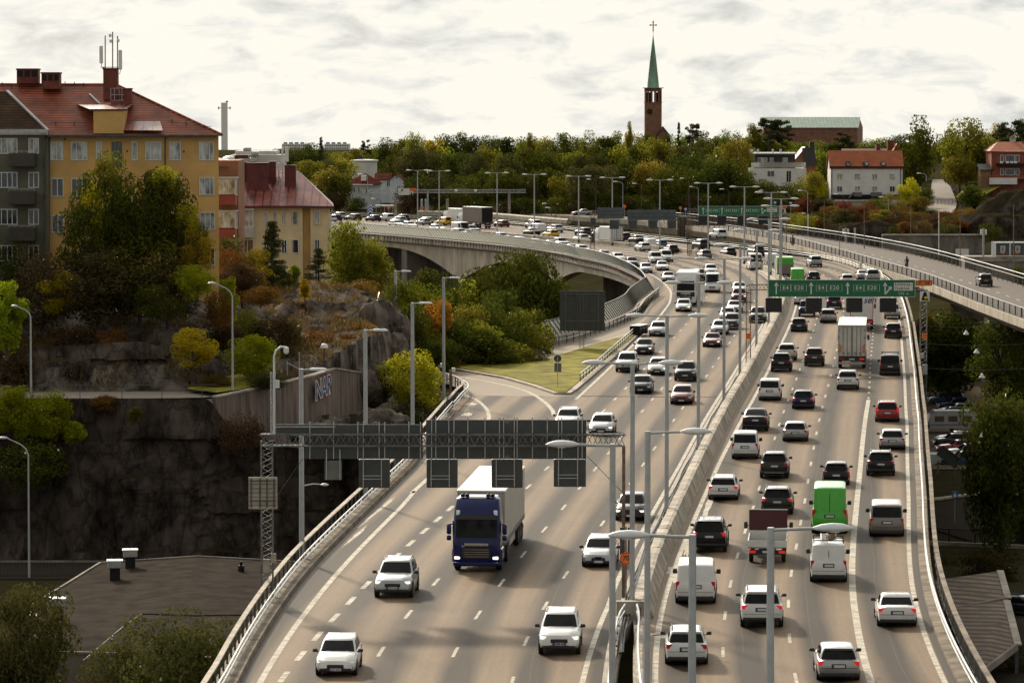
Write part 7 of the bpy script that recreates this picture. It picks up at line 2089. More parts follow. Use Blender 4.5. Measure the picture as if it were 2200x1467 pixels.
for i,(x,t_,w,lf) in enumerate(front):
 wood(x,t_ + random.uniform(-4,4),462,868 + random.uniform(-8,10),w,random.choice(['round','bush','round','wide']),lf,i % 7,'front row')
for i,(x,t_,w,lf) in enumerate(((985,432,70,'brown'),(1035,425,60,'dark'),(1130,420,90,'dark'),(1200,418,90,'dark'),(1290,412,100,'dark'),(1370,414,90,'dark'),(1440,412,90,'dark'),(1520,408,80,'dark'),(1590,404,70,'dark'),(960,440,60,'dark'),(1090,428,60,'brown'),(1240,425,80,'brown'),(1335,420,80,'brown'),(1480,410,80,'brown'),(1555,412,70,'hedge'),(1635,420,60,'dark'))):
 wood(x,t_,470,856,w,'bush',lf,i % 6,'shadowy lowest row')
for i,(x,t_,b_,D,w,sh,lf) in enumerate(((1968,263,440,890,92,'round','dark'),(1940,320,432,895,60,'round','dark'),(2075,262,415,900,110,'round','olive'),(2062,330,415,890,80,'round','olive'),(2120,300,400,900,70,'round','dark'),(2050,300,395,930,60,'round','dark'),(2170,258,380,935,70,'scots','pine'),(2200,262,380,940,60,'scots','pine'),
  (1952,385,458,848,46,'round','lime'),(1915,412,462,840,60,'bush','olive'),(1880,425,470,830,60,'bush','dark'),(1940,440,482,815,70,'bush','autumn'),(1990,400,445,852,40,'bush','dark'),(2090,396,470,838,56,'tall','dark'),(2165,405,470,835,76,'bush','olive'),(2205,415,470,832,50,'bush','yellow'),(2130,430,480,825,60,'bush','autumn'),
  (1840,438,478,825,50,'bush','autumn'),(1800,440,480,825,40,'bush','lime'),(1722,455,505,760,60,'bush','green'),(1760,450,500,780,50,'bush','dark'),(1860,460,500,790,60,'bush','autumn'),(1920,465,512,770,90,'bush','brown'),(2000,455,512,775,110,'bush','brown'),(2060,460,515,770,90,'bush','autumn'),(2120,470,520,765,80,'bush','brown'),(1680,455,490,790,40,'bush','dark'),
  (1895,330,430,905,40,'bush','dark'),(1660,415,462,850,60,'bush','dark'),(1775,425,462,845,44,'bush','olive'),(2070,445,500,800,70,'bush','brown'),(2180,465,500,790,60,'bush','autumn'),(1975,470,525,745,80,'bush','brown'),(1790,470,515,770,60,'bush','brown'))):
 wood(x,t_,b_,D,w,sh,lf,i % 6,'right hillside')
rs = random.Random(8)
for i in range(46):
 x = 1690 + 11.3*i + rs.uniform(-9,9); y = rs.uniform(438,505) if x > 1950 else rs.uniform(444,500)
 if 1985 < x < 2060 and y < 455: y = 470
 D = 850 - (y - 438)*1.75
 if not (1780 < x < 1915 and y < 452): wood(x,y - rs.uniform(14,34),y + 12,D,rs.uniform(34,62),rs.choice(['bush','bush','twiggy']),rs.choice(['brown','autumn','dark','olive','hedge','autumn','red']),i % 6,'hillside scrub')
for px,py,D,r,sx,sz,lab in ((1870,500,755,6,1.6,.7,'grey rock cut behind the branch viaduct, left part'),(2000,512,760,5,2.0,.5,'dark rock cut behind the branch viaduct, middle part'),(2155,492,752,8,1.4,.75,'big grey rock above the site cabins'),(1720,505,742,5,1.8,.6,'low rock right of the farther green sign'),(2210,470,760,11,1.2,.8,'grey rock at the right edge above the site cabins')):
 p = at(px,py,D)
 tag(boulder(p.x,p.y + r*.4,p.z - r*sz*.5,r,sx,1.0,sz,px*.1).build('rock_outcrop',M['cliff'],None,60),lab,'rock','rock outcrops behind the branch viaduct')
rng = np.random.default_rng(5)
C = []
for k in range(90000):
 x,y = rng.uniform(-60,-9),rng.uniform(276.5,352)
 d = 1 - ((x + 17.2)/10.5) ** 2 - ((y - 330)/34.) ** 2
 g = nz(x,y,4.0,9) + .5*nz(x,y,1.2,4)
 if (g > .02 if d < .12 else g > .19) and (x < -21.4 or y > wall_limit(x) + 1):
  C.append((x,y,hill_z(x,y) + rng.uniform(.0,.30)))
C = np.array(C)
n = len(C)
u = rng.normal(size=(n,3))*np.array([.35,.35,0]) + np.array([0,0,1.0]); u /= np.linalg.norm(u,axis=1)[:,None]
v = np.cross(u,rng.normal(size=(n,3))); v /= np.linalg.norm(v,axis=1)[:,None]
hgt = rng.uniform(.12,.40,n)[:,None]
P = np.stack([C - v*.06,C + v*.06,C + u*hgt*1.3 + v*.01,C + u*hgt*1.3 - v*.01],1).reshape(-1,3)
me = bpy.data.meshes.new('dry_grass'); me.vertices.add(4*n); me.loops.add(4*n); me.polygons.add(n)
me.vertices.foreach_set('co',P.astype(np.float32).ravel()); me.loops.foreach_set('vertex_index',np.arange(4*n,dtype=np.int32))
me.polygons.foreach_set('loop_start',np.arange(0,4*n,4,dtype=np.int32)); me.polygons.foreach_set('loop_total',np.full(n,4,dtype=np.int32)); me.update(calc_edges=True)
me.materials.append(LEAF['grassy'])
tag(link_mesh('dry_grass',me),'dry rust coloured grass over the rocky hill','grass',None,'stuff')
# ================================================================ VEHICLES
def paint(name,col,rough=.28,metal=0.0,coat=.6):
 m = mat(name,col,rough,metal,var=.05,scale=1.2,coat=coat*(.8 if max(col) < .1 else .8),spec=.1 if max(col) < .1 else .4)
 return m
PAINT = {
 'white': paint('white_car_paint',(.66,.67,.66)),'pearl': paint('pearl_car_paint',(.56,.55,.51)),'silver': paint('silver_car_paint',(.36,.37,.38),.30,.55),
 'grey': paint('grey_car_paint',(.13,.135,.14),.3,.5),'black': paint('black_car_paint',(.010,.010,.012),.22),'dark': paint('charcoal_car_paint',(.028,.027,.028),.25,.3),
 'navy': paint('navy_car_paint',(.012,.018,.055),.22),'blue': paint('blue_car_paint',(.03,.08,.20),.25),'red': paint('red_car_paint',(.30,.010,.012),.25),'maroon': paint('maroon_car_paint',(.12,.016,.012),.25,.3),
 'brown': paint('taupe_car_paint',(.10,.085,.070),.35,.4),'beige': paint('beige_car_paint',(.42,.36,.28),.3,.3),'yellow': paint('taxi_yellow_paint',(.62,.40,.015),.3),'lime': paint('lime_van_paint',(.055,.40,.030),.35),'truckblue': paint('deep_blue_truck_paint',(.010,.015,.090),.25),
 'bronze': paint('dark_bronze_paint',(.045,.036,.03),.3,.4),'palegreen': paint('pale_green_panel',(.36,.52,.25),.5),'taupe_tarp': paint('taupe_tarpaulin',(.20,.17,.145),.7,0,0),'tarp': paint('pale_tarpaulin',(.40,.37,.34),.6,0,0),'greyvan': paint('warm_grey_van_paint',(.20,.18,.16),.35,.4)}
M['carglass'] = mat('car_glass',(.008,.009,.010),.08,0,var=.3,scale=2,spec=.16)
M['tyre'] = mat('tyre_rubber',(.014,.014,.014),.85,var=.15,scale=6)
M['rim'] = mat('alloy_rim',(.32,.32,.33),.35,.7,var=.1,scale=6)
M['trim'] = mat('black_trim',(.016,.016,.017),.55,var=.1,scale=4)
M['plate'] = mat('plate_white',(.55,.56,.56),.5,var=.03)
M['plate_blue'] = mat('plate_blue_band',(.02,.06,.30),.5,var=.03)
M['headlight'] = lamp_mat('headlight_glass',(.62,.66,.70),.12)
M['headlight_on'] = lamp_mat('headlight_lit',(1.0,.93,.82),1.3)
M['tail'] = lamp_mat('tail_light',(.34,.012,.012),.10)
M['tail_on'] = lamp_mat('tail_light_lit',(.70,.02,.02),.42)
M['chrome'] = mat('chrome_trim',(.5,.5,.5),.2,.9,var=.05)
def ring_pts(xf,xr,b,r,bow,bowr,z):
 P = []
 for i in range(5):
  y = -(b - r) + 2*(b - r)*i/4; P.append((xf - bow*(y/b) ** 2,y,z))
 for k in (1,2): a = pi/2*k/3; P.append((xf - bow - r + r*cos(a),b - r + r*sin(a),z))
 x0,x1 = xf - bow - r,xr + bowr + r
 for i in range(8): P.append((x0 + (x1 - x0)*i/7,b,z))
 for k in (1,2): a = pi/2 + pi/2*k/3; P.append((xr + bowr + r + r*cos(a),b - r + r*sin(a),z))
 for i in range(5):
  y = (b - r) - 2*(b - r)*i/4; P.append((xr + bowr*(y/b) ** 2,y,z))
 for k in (1,2): a = pi + pi/2*k/3; P.append((xr + bowr + r + r*cos(a),-(b - r) + r*sin(a),z))
 for i in range(8): P.append((x1 + (x0 - x1)*i/7,-b,z))
 for k in (1,2): a = 1.5*pi + pi/2*k/3; P.append((xf - bow - r + r*cos(a),-(b - r) + r*sin(a),z))
 return [Vector(p) for p in P]
def wheel_meshes(R,w=.22):
 t = MB().lathe([(R*.60,-w/2),(R*.94,-w/2),(R,-w*.36),(R,w*.36),(R*.94,w/2),(R*.60,w/2)],n=18,axis='Y')
 r = MB().lathe([(R*.62,-.06),(R*.62,w*.40),(R*.52,w*.44),(R*.46,w*.30),(R*.2,w*.34),(.02,w*.36)],n=18,axis='Y')
 for k in range(5):
  a = 2*pi*k/5
  r.bar((R*.12*cos(a),w*.40,R*.12*sin(a)),(R*.56*cos(a),w*.42,R*.56*sin(a)),.07,.04)
 r2 = MB().lathe([(R*.60,w*.10),(.02,w*.12)],n=14,axis='Y')
 return t.mesh('tyre',[M['tyre']],40),r.mesh('rim',[M['rim']],40)
WHEEL = {}
def add_wheels(t,xs,yo,R,lite,w=.22):
 if (R,w) not in WHEEL: WHEEL[(R,w)] = wheel_meshes(R,w)
 ty,ri = WHEEL[(R,w)]
 for x in xs:
  for s in (1,-1):
   o = link_mesh('wheel',ty,t,(x,s*(yo - w/2 + .015),R),(0,0,0 if s > 0 else pi))
   if not lite: link_mesh('rim',ri,o)
SPEC = {  # L W H belt hood xc xr xb xd tail clearance
 'hatch': dict(L=4.25,W=1.79,H=1.47,belt=.95,hood=.78,xc=.95,xr=.15,xb=-1.72,xd=-2.05,tail=.98,R=.32),
 'mini': dict(L=3.85,W=1.73,H=1.42,belt=.96,hood=.84,xc=.80,xr=.25,xb=-1.55,xd=-1.82,tail=.95,R=.31,tails='v'),
 'wagon': dict(L=4.68,W=1.83,H=1.48,belt=.96,hood=.80,xc=1.0,xr=.2,xb=-2.0,xd=-2.24,tail=1.0,R=.33,rails=1),
 'volvo': dict(L=4.70,W=1.87,H=1.58,belt=.98,hood=.84,xc=.95,xr=.15,xb=-2.0,xd=-2.22,tail=1.02,R=.34,rails=1,tails='v'),
 'suv': dict(L=4.50,W=1.87,H=1.66,belt=1.08,hood=.96,xc=.92,xr=.12,xb=-1.85,xd=-2.12,tail=1.12,R=.36,rails=1,gb=.26,cladding=1),
 'bigsuv': dict(L=4.85,W=1.94,H=1.80,belt=1.16,hood=1.06,xc=1.05,xr=.25,xb=-2.15,xd=-2.35,tail=1.2,R=.38,rails=1,gb=.28,cladding=1),
 'coupe_suv': dict(L=4.70,W=1.90,H=1.60,belt=1.06,hood=.94,xc=.95,xr=.1,xb=-1.1,xd=-2.1,tail=1.14,R=.36,gb=.26,cladding=1),
 'sedan': dict(L=4.62,W=1.80,H=1.43,belt=.93,hood=.78,xc=.85,xr=.05,xb=-1.05,xd=-1.75,tail=.99,R=.32),
 'smallvan': dict(L=4.40,W=1.80,H=1.82,belt=1.08,hood=.90,xc=1.05,xr=.42,xb=-2.02,xd=-2.14,tail=1.08,R=.32,van=1,tails='v'),
 'van': dict(L=4.95,W=1.92,H=1.96,belt=1.12,hood=.98,xc=1.65,xr=.95,xb=-2.28,xd=-2.42,tail=1.12,R=.34,van=1,tails='v'),
 'bigvan': dict(L=5.90,W=2.00,H=2.62,belt=1.25,hood=1.08,xc=2.15,xr=1.45,xb=-2.75,xd=-2.90,tail=1.25,R=.35,van=1,tails='v',inner=.90),
 'pickup': dict(L=5.25,W=1.86,H=1.80,belt=1.12,hood=1.02,xc=1.15,xr=.45,xb=-.75,xd=-.98,tail=1.10,R=.38,pickup=1,gb=.34,tails='v'),
}
def car_proto(kind,lite,rear_glass=True,lit=False,brake=False):
 s = SPEC[kind]
 L_,W,H,belt,hood = s['L'],s['W'],s['H'],s['belt'],s['hood']
 gb = s.get('gb',.20); h = L_/2; w2 = W/2; van = s.get('van'); R = s['R']
 xc,xr,xb,xd,tail = s['xc'],s['xr'],s['xb'],s['xd'],s['tail']
 t = thing('car','x','car')
 mb = MB()
 st = [(-h,gb + .22,tail - .22,.88),(-h + .05,gb + .08,tail - .07,.95),(-h + .28,gb,tail,.985),(-h*.5,gb,belt if not s.get('pickup') else tail,1),(min(xb,0)*.3,gb,belt,1),
          (xc - .02,gb,belt,1),(xc + (h - xc)*.45,gb,hood + (belt - hood)*.55,.985),(h - .38,gb,hood,.955),(h - .13,gb + .06,hood - .10,.885),(h - .02,gb + .12,hood - .30,.80)]
 rings = []
 for x,zb,zt,f in st:
  w = w2*f; zm = (zb + zt)/2
  half = [(w*.76,zb),(w*.95,zb + .08),(w,zm - .08),(w*.995,zt - .22),(w*.96,zt - .09),(w*.86,zt - .01),(w*.5,zt + .03)]
  rings.append([(x,-y,z) for y,z in half] + [(x,y,z) for y,z in reversed(half)])
 mb.loft(rings,True,True,0)
 ci = s.get('inner',.90 if not van else .925)
 ro = .735 if not van else .84
 if kind in ('bigvan',): ro = .86
 ry = .16 if van else .2
 A = ring_pts(xc,xd,w2*ci,.16,.16,.06,belt - .06)
 top = H - .085
 Bm = ring_pts(xr + .04,xb - .02,w2*(ro + .015),.18,.10,.05,top)
 Ct = ring_pts(xr - .10,xb + .10,w2*(ro - .07),.20,.08,.05,H - .02)
 Dt = ring_pts(xr - .42,xb + .35,w2*(ro - .32),.20,.04,.04,H)
 midr = [a.lerp(b,.55) + Vector((0,math.copysign(.02,a.y),0)) for a,b in zip(A,Bm)]
 mb.loft([A,midr,Bm,Ct,Dt],True,True,0)
 ax = [h - (.88 if kind not in ('bigvan',) else 1.0),-h + (.80 if not s.get('pickup') else 1.05)]
 for x in ax:
  for sd in (1,-1):
   n = 16
   c = [(x + (R + .055)*cos(2*pi*k/n),sd*(w2 + .004),R + .01 + (R + .055)*sin(2*pi*k/n)) for k in range(n)]
   c2 = [(p[0],sd*(w2 - .2),p[2]) for p in c]
   mb.loft([c,c2] if sd > 0 else [c2,c],True,True,1)
 lowz = gb + (.10 if not s.get('cladding') else .16)
 mb.box((0,0,gb + .02),(L_ - 1.3,W*.985,.14),mi=1)
 mb.rbox((-h + .16,0,lowz),(.36,W*.90,.20 if not van else .26),.05,mi=1)
 mb.rbox((h - .16,0,gb + .12),(.34,W*.80,.17),.05,mi=1)
 if s.get('cladding'):
  for x in ax:
   for sd in (1,-1): mb.box((x,sd*(w2 - .01),R + .40),(.5,.06,.07),mi=1)
 if s.get('rails') :
  for sd in (1,-1):
   y = sd*w2*(ro - .05)
   mb.tube([(xr - .25,y,H - .03),(xr - .40,y,H + .045),(xb + .35,y,H + .045),(xb + .15,y,H - .02)],.025,5,1)
 if kind in ('hatch','mini','wagon','suv','volvo','bigsuv'):
  mb.rbox((xb - .02, 0, H - .055), (.26, w2 * 1.40, .05), .02, mi=0)   # spoiler
 if not van: mb.add([(xb + .35,.012,H - .01),(xb + .35,-.012,H - .01),(xb + .12,0,H - .02),(xb + .16,0,H + .10)],[(0,1,3),(1,2,3),(2,0,3)],1)
 if s.get('pickup'):
  mb.box((-h + .95,0,tail + .006),(1.55,W*.80,.02),mi=1)
  mb.box((xd + .1,0,belt + .25),(.06,W*.78,.06),mi=1)
 body = mb.build('body',[M['white'],M['trim']],t,38)
 body.material_slots[0].link = 'OBJECT'
 def P(i,v):
  n = 34; i0 = int(math.floor(i)) % n; i1 = (i0 + 1) % n; f = i - math.floor(i)
  a = A[i0].lerp(A[i1],f); m = midr[i0].lerp(midr[i1],f); b = Bm[i0].lerp(Bm[i1],f)
  return a.lerp(m,v/.55) if v < .55 else m.lerp(b,(v - .55)/.45)
 def pane(name,f0,f1,v0,v1,n=6,ctr=None,off=.014,m='carglass'):
  V = []; nv = 3
  for j in range(nv + 1):
   for i in range(n + 1):
    q = f0 + (f1 - f0)*i/n; v = v0 + (v1 - v0)*j/nv
    p = P(q,v); du = P(q + .05,v) - P(q - .05,v); dv = P(q,min(.99,v + .02)) - P(q,max(0.01,v - .02))
    nn = du.cross(dv).normalized()
    V.append(p + nn*off)
  Fc = [(j*(n + 1) + i,j*(n + 1) + i + 1,(j + 1)*(n + 1) + i + 1,(j + 1)*(n + 1) + i) for j in range(nv) for i in range(n)]
  o = MB().add(V,Fc).build(name,[M[m]],t,60)
  return o
 vlo = .20
 pane('windscreen',-1.2,5.2,.10,.95,8)
 rl = .12 if not van else .30
 if rear_glass: pane('rear_window',15.9,22.1,(.14 if kind not in ('sedan','coupe_suv') else .10),.86 if not van else .90,8)
 for a_,b_ in (((7.1,10.3),(10.55,14.0)) if not van else ((7.05,8.6),)):
  pane('side_window',a_,b_,vlo,.90); pane('side_window',38 - b_ + .0,38 - a_,vlo,.90)
 add_wheels(t,ax,w2,R,lite)
 hm = M['headlight_on'] if lit else M['headlight']
 hz = hood - .17 if not van else hood - .14
 for sd in (1,-1):
  a = sd*-.42
  Mx = Matrix.Rotation(a,3,'Z')
  MB().box((h - .165,sd*w2*.70,hz),(.16,.38,.10),M=Mx).build('headlight',[hm],t)
  tm = M['tail_on'] if brake else M['tail']
  if s.get('tails') == 'v':
   z0 = tail - .20; hh = .42 if not van else .46
   if kind == 'bigvan': z0 = 1.15; hh = .5
   if kind == 'pickup': z0 = tail - .30; hh = .34
   MB().rbox((-h + .105,sd*w2*.885,z0 + (.15 if kind == 'volvo' else -.02)),(.14,.17,hh),.03).build('tail_light',[tm],t)
  else:
   Mz = Matrix.Rotation(sd*.28,3,'Z')
   MB().box((-h + .075,sd*w2*.72,tail - .17),(.10,.44,.18),M=Mz).build('tail_light',[tm],t)
 if not lite:
  gz_ = hood - .30
  MB().rbox((h - .06,0,gz_ - .02),(.10,W*.44,.20),.05).build('grille',[M['trim']],t)
  MB().rbox((h - .07,0,gb + .17),(.12,W*.50,.12),.04).rbox((h - .12,W*.36,gb + .20),(.12,.24,.12),.03).rbox((h - .12,-W*.36,gb + .20),(.12,.24,.12),.03).build('air_intake',[M['trim']],t)
  for x,z,sg in ((h + .0,gz_ - .13,1),(-h - .005,(tail - .30) if not van else tail - .25,-1)):
   o = MB().box((x,0,z),(.03,.50,.115)).box((x - sg*.012,0,z),(.03,.60,.20),mi=1).build('number_plate',[M['plate'],M['trim']],t)
   MB().box((x + sg*.016,sg*-.225*1,z),(.004,.045,.112)).build('blue_band',[M['plate_blue']],o)
  sm_ = MB(); zb_ = gb + .40
  sm_.box((-h + .012,0,zb_),(.03,W*.86,.018))
  if not van: sm_.bar((-h + .012,-W*.33,zb_),(-h + .03,-W*.30,tail - .26),.018).bar((-h + .012,W*.33,zb_),(-h + .03,W*.30,tail - .26),.018)
  sm_.box((h - .62,0,hood + .0),(.02,W*.62,.03))
  sm_.build('panel_seam',[M['trim']],t)
  if van:
   MB().bar((-h + .028,0,belt*.55),(-h + .028 + .10,0,H - .35),.018,.03).build('door_seam',[M['trim']],t)
  for sd in (1,-1):
   o = MB().rbox((xc - .32,sd*(w2 + .10),belt + .04),(.12,.22,.15 if not van else .24),.04).bar((xc - .32,sd*(w2 - .06),belt - .02),(xc - .32,sd*(w2 + .06),belt + .0),.06).build('mirror',[M['trim']],t,40)
 return t
PROTOS = {}
BODY_OF = {}
def sub(o,nm):
 return [c for c in o.children if c.name.split('.')[0] == nm]
def place(kind,color,px,py,label,front=False,cat='car',lit=False,brake=False,glass=True,group=None,lite=None,D=None,yaw=0.0,z=.006,plate=None,name=None,scale=None,path=None,dist=None):
 if lite is None: lite = py < 560
 key = (kind,lite,glass,lit,brake)
 t = None
 if key not in PROTOS:
  t = car_proto(kind,lite,glass,lit,brake); PROTOS[key] = t
 else:
  t = copy_tree(PROTOS[key])
 t.name = name or {'bigvan': 'van','smallvan': 'van','van': 'van','pickup': 'pickup_truck'}.get(kind,'car')
 g = ground(px,py,z)
 pth = path or MED
 tx,ty = pth.dir(pth.find(g.x,g.y)[0])
 hlf = SPEC[kind]['L']/2
 c = Vector((g.x + tx*hlf,g.y + ty*hlf,z))
 t.location = c
 a = atan2(ty,tx) + (pi if front else 0) + yaw
 t.rotation_euler = (0,0,a)
 rv = random.Random(label); t.scale = (rv.uniform(.96,1.03),rv.uniform(.965,1.02),rv.uniform(.93,1.02))
 t['label'] = label; t['category'] = {'van': 'van','pickup_truck': 'pickup'}.get(t.name.split('.')[0],cat)
 t['group'] = group or ('vehicles facing the camera on the left carriageway' if front else 'vehicles seen from behind on the right carriageway')
 for b in sub(t,'body'):
  b.material_slots[0].link = 'OBJECT'; b.material_slots[0].material = PAINT[color]
 if plate:
  sg = 1 if front else -1
  for o in sub(t,'number_plate'):
   x = o.bound_box[0][0]
   if (x > 0) == front:
    zc = (o.bound_box[0][2] + o.bound_box[1][2])/2
    letters(plate,.125,M['black'],o,(hlf*sg + sg*.019,sg*.02,zc),(pi/2,0,pi/2 if front else -pi/2),'plate_number',offset=.004)
 if kind in ('bigvan','smallvan','van') and not front and t.name: pass
 return t
V = place
V('hatch','silver',1802,1464,'silver hatchback at the bottom edge, nearest car on the right carriageway',plate='TCG 1844',brake=True)
V('sedan','white',1928,1348,'white coupe saloon with red lights at the right parapet, nearest car in the rightmost lane',plate='TWS 100',brake=True)
V('wagon','white',1475,1430,'white estate with roof rails behind the near grey lamp pole',plate='MMD 071')
V('bigsuv','white',1637,1349,'white sport utility car crossed by the nearest lamp pole',plate='DEE 50T',brake=True)
V('van','white',1494,1298,'white panel van beside the concrete median barrier',glass=False,plate='FXP 416')
lv = V('van','white',1780,1252,'white van carrying a folded ladder and rope on its roof',glass=False,plate='XNO 501')
V('bigsuv','black',1523,1187,'black sport utility car with red lights beside the median',plate='RUL 247',brake=True)
V('van','greyvan',1905,1153,'warm grey van with two rear doors in the rightmost lane',glass=True,plate='DUT 497')
V('bigvan','lime',1782,1147,'tall bright green delivery van nearest the camera',glass=False,plate='RSA 421')
V('suv','dark',1669,1106,'black sport utility car with bright red lights left of the tall green van',plate='CUF 804',brake=True)
V('wagon','white',1553,1075,'white estate with red lights beside the median, behind the black one',plate='BAS 274',brake=True)
V('mini','black',1796,1043,'small black car with white roof ahead of the tall green van',plate='EWA 857')
V('suv','dark',1663,1028,'dark sport utility car with chrome bumper strip',plate='MGU 374')
V('smallvan','white',1600,987,'white small van with a wide rear window, nearer one of the pair',plate='DLD 121')
V('suv','black',1892,1023,'black sport utility car in the rightmost lane',plate='XZN 095')
V('hatch','silver',1917,967,'silver hatchback near the right parapet')
V('volvo','red',1906,907,'bright red estate in the rightmost lane',brake=True)
V('hatch','silver',1708,949,'silver compact car with red lights in the second lane',plate='XDM 550')
V('coupe_suv','black',1622,927,'black coupe style car beside the barrier, ahead of the small white van')
V('hatch','navy',1725,879,'dark blue hatchback in the second lane',brake=True)
V('smallvan','white',1653,861,'white small van with a wide rear window, farther one of the pair')
V('suv','white',1821,838,'white crossover right behind the white trailer')
V('van','black',1912,807,'black van with roof bars in the rightmost lane')
V('suv','black',1678,799,'black car beside the median barrier, behind the white crossover')
V('suv','bronze',1749,787,'dark bronze crossover left of the white trailer')
V('suv','pearl',1690,775,'pearl white crossover hidden behind the black car by the barrier')
V('suv','black',1919,727,'black crossover with tall glowing lights under the green sign',brake=True)
V('hatch','dark',1716,713,'dark hatchback beside the median under the lane signals')
V('volvo','silver',1779,694,'silver estate left of the white trailer cab')
V('pickup','navy',1733,681,'dark blue pickup under the second lane signal')
V('pickup','silver',1917,686,'silver pickup under the rightmost lane signal')
V('suv','navy',1792,664,'dark sport utility car seen between two lane signals',brake=True)
V('wagon','white',1722,655,'white estate hidden behind the second lane signal')
V('hatch','black',1749,607,'dark hatchback just above the left half of the green sign')
V('hatch','white',1821,612,'white hatchback peeping over the green sign',brake=True)
V('sedan','silver',1855,602,'silver saloon above the right half of the green sign')
V('bigsuv','silver',1876,607,'silver sport utility car above the right end of the green sign')
V('bigvan','lime',1714,617,'second bright green van, just above the left end of the green sign',glass=False)
V('bigsuv','silver',1754,574,'silver sport utility car alone in the lane beside the right guard rail')
V('bigvan','white',1625,581,'white van with pictures on its rear doors among the lamp posts')
V('bigvan','white',1661,582,'plain white high van right of the picture van',glass=False)
V('bigsuv','dark',1632,551,'dark sport utility car hidden behind the picture van')
V('wagon','dark',1572,552,'dark estate beside the median at the bend',brake=True)
V('bigsuv','dark',1516,537,'dark sport utility car at the outer lane of the bend')
V('hatch','grey',1519,557,'grey hatchback behind the lamp pole at the bend')
V('hatch','dark',1449,545,'dark coupe beside the median behind the white vans')
V('hatch','blue',1426,533,'blue hatchback beside a white van on the bend',brake=True)
V('smallvan','white',1402,536,'white van beside the blue hatchback',glass=False)
V('hatch','white',1389,540,'white hatchback half hidden in front of the white van')
V('sedan','dark',1380,523,'dark saloon left of the white van on the bend')
V('suv','dark',1348,519,'dark crossover with red lights right of the white box lorry',brake=True)
V('smallvan','black',1291,521,'black van left of the white box lorry')
V('hatch','white',1258,521,'white hatchback left of the black van')
V('suv','bronze',1264,507,'bronze car above the white hatchback in the outer lane')
V('suv','white',1203,500,'white crossover above the yellow taxi')
V('hatch','yellow',1193,511,'yellow taxi hatchback with roof sign on the far bend')
V('van','white',1166,501,'white van left of the yellow taxi',glass=False)
V('sedan','black',1153,506,'black car in front of the white van on the far bend')
V('smallvan','white',1156,491,'second white van farther out behind the first')
V('hatch','maroon',1088,488,'dark red hatchback right of the brown box lorry')
V('smallvan','yellow',966,485,'yellow van left of the white lorry')
V('wagon','silver',925,481,'silver estate on the far bend')
V('hatch','silver',920,484,'pale hatchback in front of the silver estate')
V('suv','dark',874,478,'dark car behind a silver hatchback on the far bend')
V('hatch','silver',868,480,'silver hatchback in front of the dark car on the far bend')
V('smallvan','white',841,476,'white van on the far stretch above the noise screen')
V('hatch','dark',812,476,'dark car left of the white van on the far stretch')
V('wagon','bronze',771,474,'dark green estate on the far stretch right of the cream house')
V('suv','silver',738,472,'silver crossover above the green tree by the cream house')
V('hatch','navy',729,475,'navy car beside the corner of the cream house')
V('hatch','white',717,477,'white car touching the corner of the cream house')
V('hatch','white',720,1455,'white hatchback with dark grille at the bottom edge, facing us',True,plate='JAF 682')
V('suv','silver',843,1286,'silver crossover left of the blue lorry',True,plate='TWS 664',lit=True)
V('suv','white',1201,1409,'white crossover with sunroof near the median, facing us',True,plate='FDM 490',lit=True)
V('hatch','silver',1285,1220,'silver hatchback with triangular grille beside the orange speed sign',True)
V('hatch','black',1353,1120,'black hatchback by the lamp poles facing us',True,lit=True)
V('hatch','silver',1290,936,'silver hatchback right of the sign boards with lit headlights',True,lit=True)
V('wagon','white',1216,924,'white estate peeping over the near sign boards',True)
V('hatch','maroon',1463,869,'dark red crossover with pale roof facing us',True)
V('hatch','black',1375,846,'black hatchback left of the dark red crossover',True)
V('suv','black',1471,819,'black crossover with bright roof facing us',True)
V('hatch','white',1411,806,'white hatchback behind the lamp head beside the black crossover',True,lit=True)
V('bigsuv','silver',1344,800,'big silver off roader next to the grassy island',True)
V('sedan','dark',1381,762,'dark saloon with pale bonnet next to the crash cushion lane',True,lit=True)
V('hatch','silver',1412,723,'silver hatchback alone near the slip road fork',True)
V('sedan','maroon',1528,746,'red saloon with lit headlights in the middle lane',True,lit=True)
V('wagon','silver',1545,719,'silver estate behind the red saloon',True)
V('suv','dark',1571,708,'dark sport utility car between two silver cars',True)
V('hatch','white',1562,689,'white car half hidden behind the dark sport utility car',True)
V('suv','dark',1627,694,'dark crossover close to the median under the lane signal',True)
V('sedan','silver',1577,672,'silver saloon crossed by a lamp pole',True)
V('suv','maroon',1587,650,'maroon car with lit headlights behind the silver saloon',True,lit=True)
V('sedan','silver',1588,630,'silver saloon behind the maroon car',True)
V('hatch','white',1467,670,'white hatchback leading the white lorry',True,lit=True)
V('bigvan','white',1530,629,'white high roofed van right of the white lorry facing us',True)
V('suv','dark',1502,603,'dark pickup like car behind the white lorry',True)
V('suv','white',1529,592,'white car behind the high roofed van',True)
V('sedan','silver',1436,606,'silver saloon left of the white lorry',True)
V('sedan','white',1425,582,'white saloon on the inner bend',True)
V('hatch','silver',1389,587,'pale grey hatchback close to the noise screen',True)
V('sedan','dark',1361,574,'dark saloon close to the noise screen',True)
V('hatch','white',1333,563,'white hatchback on the bend by the noise screen',True)
V('sedan','white',1305,558,'white saloon half behind the noise screen',True)
V('smallvan','white',1413,566,'white small van on the bend, left one of the pair facing us',True)
V('smallvan','white',1436,563,'white small van on the bend, right one of the pair facing us',True)
V('hatch','white',1259,546,'white hatchback in a cluster on the far bend',True)
V('sedan','white',1239,543,'white saloon left of the clustered hatchback',True)
V('hatch','white',1216,538,'white hatchback in the upper cluster of the far bend',True)
V('suv','grey',1217,532,'grey car at the back of the upper cluster',True)
V('sedan','silver',1196,534,'pale saloon at the left of the upper cluster',True)
